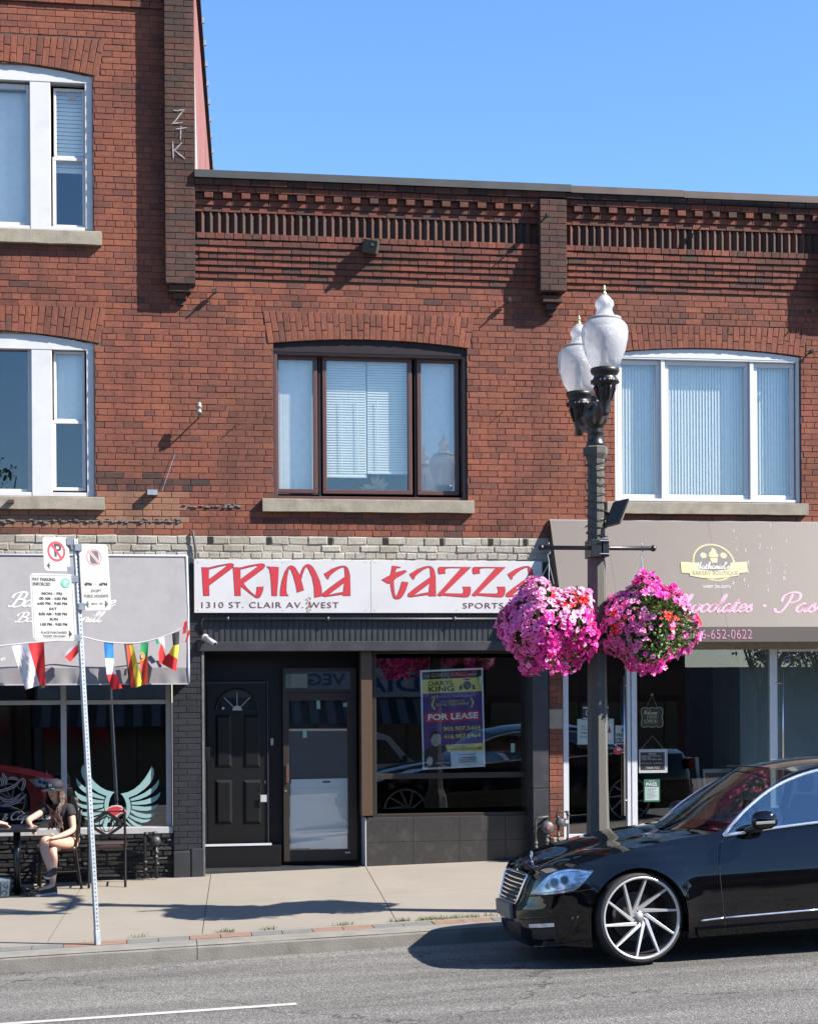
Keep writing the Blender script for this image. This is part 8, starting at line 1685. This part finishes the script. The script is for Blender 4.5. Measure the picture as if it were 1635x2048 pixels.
# cabin: dashboard, seats, steering wheel
mb = MB(); mb.hexa([(1.45,-.74,.80),(1.95,-.74,.80),(1.95,.74,.80),(1.45,.74,.80),(1.50,-.72,.94),(1.9,-.72,.96),(1.9,.72,.96),(1.5,.72,.94)]); mb.build('dashboard', DASH, car, bevel=0.03, local=True)
for s_ in (1, -1):
    for ux in (2.55, 3.4):
        mb = MB(); mb.hexa([(ux-.42,-s_*.62,.5),(ux+.05,-s_*.62,.5),(ux+.05,-s_*.16,.5),(ux-.42,-s_*.16,.5),(ux-.42,-s_*.62,.66),(ux+.05,-s_*.62,.64),(ux+.05,-s_*.16,.64),(ux-.42,-s_*.16,.66)]); mb.hexa([(ux-.02,-s_*.62,.6),(ux+.14,-s_*.62,.6),(ux+.14,-s_*.16,.6),(ux-.02,-s_*.16,.6),(ux+.12,-s_*.59,1.12),(ux+.24,-s_*.59,1.12),(ux+.24,-s_*.19,1.12),(ux+.12,-s_*.19,1.12)]); mb.build('seat', LEATH, car, bevel=0.05, local=True)
        mb = MB(); mb.hexa([(ux+.13,-s_*.52,1.14),(ux+.22,-s_*.52,1.14),(ux+.22,-s_*.26,1.14),(ux+.13,-s_*.26,1.14),(ux+.15,-s_*.50,1.30),(ux+.23,-s_*.50,1.30),(ux+.23,-s_*.28,1.30),(ux+.15,-s_*.28,1.30)]); mb.build('headrest', LEATH, car, bevel=0.04, local=True)
mb = MB(); Mx = Matrix.Rotation(R(65), 3, 'Y'); mb.tube([Vector((2.0,-0.38,0.98)) + Mx @ Vector((0.18*cos(a), 0.18*sin(a), 0)) for a in [2*pi*i/20 for i in range(21)]], 0.014, 6, cap=False); mb.build('steering_wheel', DASH, car, smooth=True, local=True)
mb = MB(); mb.box(1.5, 4.3, -0.8, 0.8, 0.42, 0.46); mb.build('cabin_floor', DASH, car, local=True); mb = MB(); mb.box(0.15, 5.0, -0.72, 0.72, 0.16, 0.20); mb.build('underbody', WELL, car, local=True)
# wheel wells and wheels
def wheel(u, s_, steer=0.0):
    M0 = Matrix.Translation((u, -s_*0.79, 0.347)) @ Matrix.Rotation(steer, 4, 'Z') @ Matrix.Rotation(pi/2 if s_ == 1 else -pi/2, 4, 'X'); M3 = M0.to_3x3(); o_ = M0.translation; w = thing_part('wheel', None)
    mb = MB(); mb.lathe([(.304,-.12),(.325,-.135),(.338,-.125),(.346,-.09),(.347,0),(.346,.08),(.341,.100),(.333,.116),(.318,.119),(.302,.11)], o_, 64, M3, False); ty = mb.build('wheel', RUBBER, car, smooth=True, local=True)
    mb = MB(); mb.lathe([(.302,.112),(.313,.119),(.310,.124),(.297,.123),(.291,.110),(.284,.06),(.27,-.1),(.295,-.12)], o_, 64, M3, False); mb.build('rim', ALLOY, ty, smooth=True, local=True); mb = MB(); mb.lathe([(.2905,.108),(.283,.06),(.269,-.1)], o_, 64, M3, False); mb.build('rim_barrel', mat('dark rim barrel', (0.10,0.10,0.105), 0.4, 0.3), ty, smooth=True, local=True)
    for k in range(10):
        a0 = 2*pi*k/10 + 0.12; p0 = M3 @ Vector((.052*cos(a0+1.05), .052*sin(a0+1.05), .062)); p1 = M3 @ Vector((.295*cos(a0), .295*sin(a0), .114)); ax_ = (p1-p0); sd = (M3 @ Vector((0,0,1))).cross(ax_).normalized(); nn = ax_.cross(sd).normalized(); w0, w1 = .017, .0105
        mb = MB(); mb.hexa([o_+p0-sd*w0-nn*.03, o_+p1-sd*w1-nn*.03, o_+p1+sd*w1-nn*.03, o_+p0+sd*w0-nn*.03, o_+p0-sd*w0*.8, o_+p1-sd*w1*.7, o_+p1+sd*w1*.7, o_+p0+sd*w0*.8]); mb.build('spoke', ALLOY, ty, local=True, fixn=True, bevel=0.002)
    mb = MB(); mb.lathe([(.07,.02),(.074,.045),(.066,.058),(.034,.060),(.031,.066),(.0,.067)], o_, 30, M3, False); mb.build('hub', mat('satin alloy hub', (0.45,0.45,0.46), 0.4, 0.5, k=0.5), ty, smooth=True, local=True)
    for k in range(5): a = 2*pi*k/5+.4; p = o_ + M3 @ Vector((.053*cos(a), .053*sin(a), .0585)); mb = MB(); mb.lathe([(.009,0),(.009,.004)], p, 8, M3); mb.build('lug_hole', BLKPL, ty, local=True)
    mb = MB(); mb.lathe([(.02,-.02),(.185,-.02),(.185,-.045),(.02,-.045)], o_, 40, M3, False); mb.build('brake_disc', mat('brake disc', (0.05,0.05,0.05), 0.5, 0.3), ty, local=True)
    mb = MB(); mb.lathe([(.0,-.06),(.27,-.06)], o_, 40, M3, False); mb.build('wheel_shade_disc', WELL, ty, local=True)  # black disc put behind the spokes as the shade inside the wheel
def thing_part(*a): return None
for u, st_ in ((UCF, R(6)), (UCR, 0)):
    for s_ in (1, -1):
        mb = MB(); n = 20; vs = []
        for i in range(n+1):
            a = pi*i/n
            for y in (0.885, 0.55): vs.append((u - RW*1.0*cos(a), -s_*y, ZWC + RW*sin(a)))
        mb.add(vs, [(i*2, i*2+1, i*2+3, i*2+2) for i in range(n)]); mb.box(u-RW, u+RW, -s_*0.55, -s_*0.54, 0.15, ZWC+RW); mb.build('wheel_well', WELL, car, smooth=True, local=True)
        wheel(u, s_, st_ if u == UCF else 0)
# grille: black backing, chrome surround, six chrome blades
def fp(v, z):
    best = min((i for i in range(len(cols)) if cols[i][0] < 1.0), key=lambda i: abs(cols[i][1]-abs(v))); p = wallp(best, z); return Vector((p.x, -v, p.z))
gw = lambda z: 0.30 + (z-.455)/.215*0.085; vsx = []; nv, nz = 16, 8
for j in range(nz+1):
    z = .462 + .20*j/nz
    for i in range(nv+1): v = gw(z)*(-1+2*i/nv); p = fp(v, z); p.x -= 0.004; vsx.append(p)
mb = MB(); mb.add(vsx, [(j*(nv+1)+i, j*(nv+1)+i+1, (j+1)*(nv+1)+i+1, (j+1)*(nv+1)+i) for j in range(nz) for i in range(nv)]); gr = mb.build('grille', BLKPL, car, smooth=True, local=True)
def fline(pts): return [Vector((q.x-0.010, q.y, q.z)) for q in (fp(*p) for p in pts)]
for k in range(6):
    z = .478 + .20*(k+0.2)/6.4; mb = MB(); q = fline([(gw(z)*(-1+2*i/20), z) for i in range(21)]); vs = []
    for p in q: vs += [(p.x-0.008, p.y, p.z-0.004), (p.x-0.008, p.y, p.z+0.006), (p.x+0.008, p.y, p.z+0.007), (p.x+0.008, p.y, p.z-0.006)]
    mb.add(vs, [(i*4+j, i*4+(j+1) % 4, i*4+4+(j+1) % 4, i*4+4+j) for i in range(20) for j in range(4)]); mb.build('blade', CHROME, gr, local=True, fixn=True)
fr2 = fline([(gw(.46)*(-1+2*i/16), .46) for i in range(17)] + [(gw(z), z) for z in (.50,.55,.60,.65,.672)] + [(gw(.672)*(1-2*i/16), .675+0.006*sin(pi*i/16)) for i in range(1,17)] + [(-gw(z), z) for z in (.65,.60,.55,.50,.462)])
mb = MB(); mb.tube(fr2, 0.012, 7); mb.build('grille_surround', CHROME, gr, smooth=True, local=True)
mb = MB(); p = fp(0, .69); mb.lathe([(0.0,0.006),(0.022,0.004),(0.024,0)], (p.x-0.012, 0, .690), 16, Matrix.Rotation(-pi/2, 3, 'Y')); mb.build('badge', CHROME, car, smooth=True, local=True)
# ring ornament standing on the bonnet
so = Vector((0.24, 0, interp(HC, 0.24))); mb = MB(); rr = 0.036; cz = so.z + 0.062
mb.tube([(so.x, rr*cos(a), cz+rr*sin(a)) for a in [2*pi*i/24 for i in range(25)]], 0.0042, 6, cap=False)
for a in (pi/2, pi/2+2*pi/3, pi/2+4*pi/3): mb.tube([(so.x, 0, cz), (so.x, rr*cos(a), cz+rr*sin(a))], [0.006, 0.002], 6)
mb.tube([(so.x+0.006, 0, so.z-0.006), (so.x, 0, so.z+0.024)], [0.012, 0.005], 8); mb.build('bonnet_ornament', CHROME, car, smooth=True, local=True)
# number plate holder, lower intake, fog light, headlight, seams, trims
mb = MB(); mb.box(-0.022, 0.012, -0.26, 0.26, .335, .455); mb.build('number_plate', mat('plate back', (0.30,0.30,0.29), 0.5, var=0.1), car, bevel=0.008, local=True)
hb = [(310,590),(450,585),(560,572),(660,552),(740,478),(800,404)]; ht = [(312,586),(372,515),(455,432),(535,395),(640,380),(798,398)]
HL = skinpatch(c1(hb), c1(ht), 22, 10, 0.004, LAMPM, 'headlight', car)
for cx_, cy_, rr in ((500,492,34), (578,470,32), (450,520,20)):
    q = [carhit(*c1([(cx_+rr*cos(a), cy_+rr*1.05*sin(a))])[0], 0.007) for a in [2*pi*i/16 for i in range(17)]]; q = [p for p in q if p is not None]; mb = MB(); mb.tube(q, 0.0045, 5, cap=False); mb.build('projector_ring', CHROME, HL, smooth=True, local=True)
    ctr = carhit(*c1([(cx_, cy_)])[0], 0.006)
    if ctr is not None: mb = MB(); mb.add([ctr] + [carhit(*c1([(cx_+rr*.85*cos(a), cy_+rr*.9*sin(a))])[0], 0.006) or ctr for a in [2*pi*i/14 for i in range(14)]], [(0, 1+i, 1+(i+1) % 14) for i in range(14)]); mb.build('projector', mat('dark projector glass', (0.03,0.035,0.05), 0.05), HL, smooth=True, local=True)
for l in ([(350,575),(470,565),(600,545),(655,535)], [(640,505),(720,490)], [(655,470),(740,455)], [(690,438),(770,420)], [(440,500),(500,430),(600,405),(700,400)]): skinline(c1(l), 0.004, WHITEP if l[0][0] == 350 else CHROME, 'lamp_strip', HL, 0.006)
skinpatch(c1(hb), c1(ht), 22, 10, 0.012, LENS, 'lens', HL)
skinline(c1(hb + [(800,404),(640,380),(535,395),(455,432),(372,515),(310,590)]), 0.0035, BLKPL, 'lamp_seam', HL, 0.006, smoothn=2)
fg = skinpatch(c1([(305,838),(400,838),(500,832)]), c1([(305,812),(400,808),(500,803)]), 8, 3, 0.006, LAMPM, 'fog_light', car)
skinpatch(c1([(150,905),(190,930),(255,940)]), c1([(130,790),(170,790),(235,800)]), 6, 6, 0.004, BLKPL, 'lower_intake', car)
skinpatch(c1([(330,925),(420,935),(520,925)]), c1([(325,850),(420,850),(520,842)]), 6, 5, 0.004, BLKPL, 'side_intake', car)
skinline(c1([(240,778),(300,768),(400,762),(520,765)]), 0.007, PAINT, 'bumper_ridge', car, 0.002)
for l in ([(640,760),(615,830),(600,910)], [(680,750),(655,830),(645,900)]): skinline(c1(l), 0.006, BLKPL, 'bumper_slot', car, 0.0)
skinline(c1([(110,925),(200,965),(350,985),(550,975),(745,942)]), 0.010, PAINT, 'bumper_lip', car, 0.004)
skinline(c1([(300,600),(420,590),(560,578),(700,555),(800,540)]), 0.0028, WELL, 'bumper_seam', car, 0.0)
skinline(c2([(700,888),(682,940),(672,1050),(672,1150),(690,1350),(705,1500),(718,1650),(735,1740)]), 0.0032, WELL, 'door_seam', car, 0.0)
skinline(c1([(350,400),(450,330),(600,280),(800,250),(1000,205),(1200,165),(1400,132),(1560,105)]), 0.003, WELL, 'bonnet_seam', car, 0.0)
for a, b in (((490,1668),(712,1640)), ((724,1638),(1660,1556))): skinline(c2([a, ((a[0]+b[0])/2, (a[1]+b[1])/2), b]), 0.0085, TRIMC, 'side_strip', car, 0.006)
# side skirt
for s_ in (1, -1):
    mb = MB(); mb.hexa([(1.29,-s_*.905,.165),(3.66,-s_*.915,.165),(3.66,-s_*.80,.165),(1.29,-s_*.80,.165),(1.28,-s_*.93,.235),(3.67,-s_*.945,.24),(3.67,-s_*.85,.25),(1.28,-s_*.85,.245)]); mb.build('side_skirt', PAINT, car, bevel=0.012, local=True, fixn=True)
    # door mirror
    mc = Vector((1.83, -s_*1.03, 1.03)); mb = MB(); mb.lathe([(0.0,-.105),(.045,-.095),(.068,-.06),(.074,-.01),(.068,.05),(.045,.09),(.0,.105)], mc, 20, Matrix(((0.0,0.0,1.0),(0.75,0.0,0.0),(0.0,1.0,0.0)))); mr = mb.build('door_mirror', PAINT, car, smooth=True, local=True, fixn=True)
    mb = MB(); mb.obox(mc + Vector((-0.015,-s_*0.052,-0.018)), (0.075,0,0), (0,0.006,0), (0,0,0.011)); mb.build('mirror_indicator', mat('indicator lens', (0.55,0.55,0.55), 0.25, 0.3), mr, bevel=0.004, local=True)
    mb = MB(); mb.tube([mc + Vector((-0.02,s_*0.03,-0.055)), (1.76,-s_*.90,.955), (1.75,-s_*.85,.94)], [0.03,0.026,0.03], 8); mb.build('mirror_foot', BLKPL, mr, smooth=True, local=True)
    mb = MB(); zq = .80; mb.tube([(2.55,-s_*.915,zq),(2.62,-s_*.94,zq+.004),(2.74,-s_*.94,zq+.006),(2.8,-s_*.915,zq+.006)], .011, 8); mb.build('door_handle', CHROME, car, smooth=True, local=True)
    mb = MB(); mb.obox((5.02,-s_*.70,.80), (0.05,0.0,0), (0.02,-s_*.14,0), (0,0,.08)); mb.build('tail_light', mat('tail light red', (0.3,0.01,0.01), 0.2), car, bevel=0.02, local=True)
# wipers
mb = MB(); mb.tube([(1.42,-.45,.975),(1.46,0.0,.985),(1.47,.4,.985)], .007, 5); mb.tube([(1.45,.55,.985),(1.40,.1,.968)], .006, 5); mb.build('wiper', BLKPL, car, local=True)
# ================================================================ THE OTHER SIDE OF THE STREET (seen in the glass and the car paint)
OY = -27.5; OG = -1.30
OW = [mat('opposite '+n_, c_, 0.85, var=0.15, scale=3, bump=0.004) for n_, c_ in (('brown brick', (0.16,0.085,0.06)), ('grey render', (0.20,0.195,0.185)), ('dark red brick', (0.15,0.06,0.045)))]
ODARK = mat('dark shop glass', (0.012,0.014,0.016), 0.08, spec=0.8); OCOR = mat('corrugated dark shutter', (0.03,0.032,0.036), 0.5)
walk2 = sheet('far_pavement', CONC, [-60, 60], [-24.2, OY-0.2], lambda x, y: OG + 0.0335*x*0.4, kind='structure')
def opp(label, x0, x1, h, m, signcol, words, awn=None):
    t = thing('shop_building', label, 'building', ((x0+x1)/2, OY, OG)); mb = MB(); mb.box(x0, x1, OY-8, OY, OG-0.5, OG+h); mb.build('wall', m, t); mb = MB(); mb.box(x0-0.05, x1+0.05, OY-0.1, OY+0.14, OG+h-0.02, OG+h+0.25); mb.build('cornice', ALUW if m is OW[1] else OW[2], t)
    n = max(2, int((x1-x0)/2.1)); w = (x1-x0)/n
    for i in range(n):
        a = x0 + w*(i+0.5); mb = MB(); mb.box(a-0.55, a+0.55, OY-0.02, OY+0.03, OG+4.1, OG+5.6); f = mb.build('window', ALUW, t); mb = MB(); mb.box(a-0.48, a+0.48, OY+0.031, OY+0.036, OG+4.17, OG+4.82); mb.box(a-0.48, a+0.48, OY+0.031, OY+0.036, OG+4.89, OG+5.53); mb.build('pane', ODARK, f)
    mb = MB(); mb.box(x0+0.25, x1-0.25, OY-0.02, OY+0.05, OG+0.4, OG+2.75); sh_ = mb.build('shop_window', ODARK, t)
    for i in range(int((x1-x0)/1.3)+1): mb = MB(); q = x0+0.25+i*1.3; mb.box(q-0.03, q+0.03, OY+0.05, OY+0.09, OG+0.4, OG+2.75); mb.build('mullion', BRONZE_D, sh_)
    mb = MB(); mb.box(x0+0.1, x1-0.1, OY+0.0, OY+0.16, OG+2.95, OG+3.8); sg_ = mb.build('signboard', signcol, t)
    mb = MB()
    for wd, a, b, c, d in words: text(mb, wd, Vector((0, OY+0.164, 0)), (-1,0,0), (0,0,1), -a, -b, OG+c, OG+d, bold=0.02)
    if mb.f: mb.build('sign_lettering', mat('blue print', (0.02,0.06,0.3), 0.6), sg_, kind='stuff')
    if awn:
        mb = MB(); k = int((x1-x0)/0.25)
        for i in range(k): a = x0 + (x1-x0)*i/k; mb.cur = i % 2; mb.quad((a, OY+0.2, OG+2.9), (a+(x1-x0)/k, OY+0.2, OG+2.9), (a+(x1-x0)/k, OY+1.3, OG+2.2), (a, OY+1.3, OG+2.2))
        mb.build('striped_awning', [OCOR, mat('pale stripe', (0.22,0.23,0.25), 0.8)], t)
opp('brown brick shop across the street reflected in the cafe window', -19, -6.5, 5.6, OW[0], OW[1], [])
opp('grey rendered fruit shop across the street reflected in the middle window', -6.4, 6.4, 6.4, OW[1], mat('pale sign board', (0.55,0.58,0.62), 0.6), [('DIA', 4.6, 2.9, 3.1, 3.6), ('FRUIT', 0.9, -0.6, 3.3, 3.65), ('VEG', 2.5, 1.4, 3.3, 3.65)], True)
opp('dark red brick shop across the street reflected in the bakery window', 6.5, 12.6, 5.4, OW[2], OW[0], [])
mb = MB(); mb.box(9, 60, -46, -40, -3, 2.6); o = mb.build('horizon_block', OW[1]); tag(o, 'unseen long low grey block added beyond the trees to hide the horizon in the glass', 'building')  # unseen block, added only to keep the bright horizon out of the reflections
BARK = mat('tree bark', (0.07,0.05,0.035), 0.95, var=0.3, scale=20); TLF = [mat('tree leaf '+n_, c_, 0.6, var=0.3, scale=9, trans=0.35) for n_, c_ in (('dark', (0.03,0.065,0.014)), ('light', (0.075,0.135,0.03)))]
def tree(label, x, y, h, seed):
    r = random.Random(seed); t = thing('street_tree', label, 'tree', (x, y, OG), 'trees across the street'); mb = MB(); top = Vector((x, y, OG+h*0.45)); mb.tube([(x, y, OG-0.1), (x+0.05, y, OG+h*0.25), top], [0.17, 0.13, 0.09], 9); tips = []
    for k in range(9): a = r.uniform(0, 6.28); e = top + Vector((cos(a)*h*0.2*r.uniform(.5,1.1), sin(a)*h*0.2*r.uniform(.5,1.1), h*r.uniform(0.1, 0.42))); m_ = top.lerp(e, 0.5)+Vector((0,0,-0.15)); mb.tube([top - Vector((0,0,h*0.1*r.random())), m_, e], [0.06, 0.04, 0.015], 6); tips += [e, m_.lerp(e, .5)]
    mb.build('trunk', BARK, t, smooth=True); ms = [MB(), MB()]
    for k in range(46):
        c = r.choice(tips) + Vector((r.gauss(0,.45), r.gauss(0,.45), r.gauss(0,.35))); rad = r.uniform(0.25, 0.6)
        for q in range(70):
            d = Vector((r.gauss(0,1), r.gauss(0,1), r.gauss(0,.8))).normalized()*rad*r.random()**.4; p = c + d; a1_ = Vector((r.gauss(0,1), r.gauss(0,1), r.gauss(0,1))).normalized(); b1_ = a1_.cross(Vector((r.gauss(0,1), r.gauss(0,1), r.gauss(0,1)))).normalized(); s_ = r.uniform(.05,.1); ms[k % 2].add([p-a1_*s_, p+b1_*s_*.5, p+a1_*s_, p-b1_*s_*.5], [(0,1,2,3)])
    for i in range(2): ms[i].build('crown', TLF[i], t, kind='stuff')
tree('leafy street tree across the street mirrored in the left cafe pane', -13.2, -22.4, 8.6, 1); tree('leafy street tree across the street mirrored beside the cafe door', -7.3, -23.4, 10.8, 2); tree('leafy street tree across the street mirrored in the bakery window', 14.2, -25.5, 7.0, 3); tree('leafy street tree across the street mirrored in the bakery door', 16.8, -27.0, 6.6, 4)
# white delivery van parked across the street
van = thing('van', 'white delivery van across the street reflected in the middle shop window', 'van', (1.5, -22.2, OG)); VW = mat('white van paint', (0.70,0.70,0.70), 0.35, var=0.03, coat=0.4); vg = OG + 0.02
pr_ = [(-1.2,.35),(3.6,.35),(3.78,.55),(3.75,.85),(3.55,1.02),(2.95,1.18),(2.25,1.98),(1.9,2.1),(-1.15,2.12),(-1.25,1.9)]
mb = MB(); mb.poly([pr_], (0.6, -21.2, vg), (1,0,0), (0,0,1), 2.0, Vector((0,-1,0))); mb.poly([pr_[::-1]], (0.6, -21.2, vg), (1,0,0), (0,0,1)); mb.build('body', VW, van, fixn=True, bevel=0.05)
mb = MB(); mb.poly([[(1.55,1.28),(2.62,1.28),(2.15,1.88),(1.55,1.92)]], (0.6, -21.19, vg), (1,0,0), (0,0,1)); mb.build('side_window', ODARK, van); mb = MB(); mb.add([(0.6+2.98,-21.3,vg+1.24),(0.6+2.98,-23.1,vg+1.24),(0.6+2.30,-23.1,vg+1.96),(0.6+2.30,-21.3,vg+1.96)], [(0,1,2,3)]); mb.build('windscreen', ODARK, van)
for u in (-0.4, 2.85):
    for y in (-21.25, -23.15): mb = MB(); mb.lathe([(.0,-.1),(.2,-.1),(.34,-.1),(.36,-.06),(.36,.08),(.33,.1),(.2,.1),(.19,.08),(0,.08)], (0.6+u, y, vg+.34), 24, Matrix.Rotation(-pi/2, 3, 'X')); mb.build('wheel', RUBBER, van, smooth=True)
mb = MB(); mb.box(0.6-1.2, 0.6+3.5, -21.195, -21.17, vg+.62, vg+.68); mb.build('rub_strip', BLKPL, van); mb = MB(); mb.box(0.6+1.45, 0.6+1.46, -21.197, -21.19, vg+.5, vg+2.0); mb.build('door_seam', BLKPL, van)
mb = MB(); mb.obox((0.6+2.62, -21.02, vg+1.36), (0.06,0,0), (0,0.1,0), (0,0,0.14)); mb.build('door_mirror', BLKPL, van, bevel=0.02)
# red car waiting in the far lane, mirrored in the cafe glass
RED = mat('red car paint', (0.75,0.02,0.03), 0.22, var=0.03, coat=1.0)
rc = car.copy(); C.objects.link(rc); tag(rc, 'red saloon in the far lane reflected in the cafe window', 'car')
rc.matrix_basis = Matrix.Translation((-4.75, -10.6, zr(-4.75, -10.6) + 0.02)) @ Matrix.Rotation(pi, 4, 'Z') @ Matrix.Diagonal((1.0, 1.0, 1.0, 1))
RM = {}
def red_mesh(me):
    if not me.materials or me.materials[0] is not PAINT: return me
    if me.name not in RM: q = me.copy(); q.materials[0] = RED; RM[me.name] = q
    return RM[me.name]
for ch in [o for o in bpy.data.objects if o.parent is car]:
    c_ = ch.copy(); C.objects.link(c_); c_.parent = rc; c_.data = red_mesh(ch.data)
    for g_ in [o for o in bpy.data.objects if o.parent is ch]: d_ = g_.copy(); C.objects.link(d_); d_.parent = c_
# ================================================================ SMALL THINGS ON THE GROUND
GRS = [mat('grass '+n_, c_, 0.7, var=0.3, scale=30) for n_, c_ in (('green', (0.10,0.17,0.03)), ('dry', (0.22,0.22,0.07)))]
r = random.Random(9); ms = [MB(), MB()]
for px, py, w, n in ((850,1833,30,110),(800,1845,26,90),(690,1848,24,60),(880,1832,30,80),(945,1836,22,50),(910,1829,40,80),(452,1859,20,70),(280,1873,20,30),(545,1873,12,25),(530,1872,14,30),(980,1834,14,30)):
    p = W(px, py, -4.2); 
    for k in range(n):
        x = p.x + r.gauss(0, w/440); y = -4.19 + r.gauss(0, 0.035); z = zs(x, y); a = r.uniform(0, 6.28); h = r.uniform(0.015, 0.05); d = Vector((cos(a), sin(a), 0)); s_ = Vector((-d.y, d.x, 0))*0.003; b = Vector((x, y, z)); ms[k % 4 == 0].add([b-s_, b+s_, b+d*h*0.6+Vector((0,0,h))], [(0,1,2)])
for i in range(2): o = ms[i].build('grass', GRS[i], None, kind='stuff'); tag(o, 'green weeds growing along the paver joint' if i == 0 else 'dry weed blades growing along the paver joint', 'grass')
mb = MB(); p = W(415, 1736, 0.02); mb.obox((p.x, 0.0, zs(p.x, 0)+0.008), (0.022,0,0), (0,0.012,0), (0,0,0.008)); o = mb.build('litter', mat('yellow litter', (0.55,0.38,0.10), 0.6)); tag(o, 'small yellow scrap of litter at the foot of the charcoal pillar', 'litter')
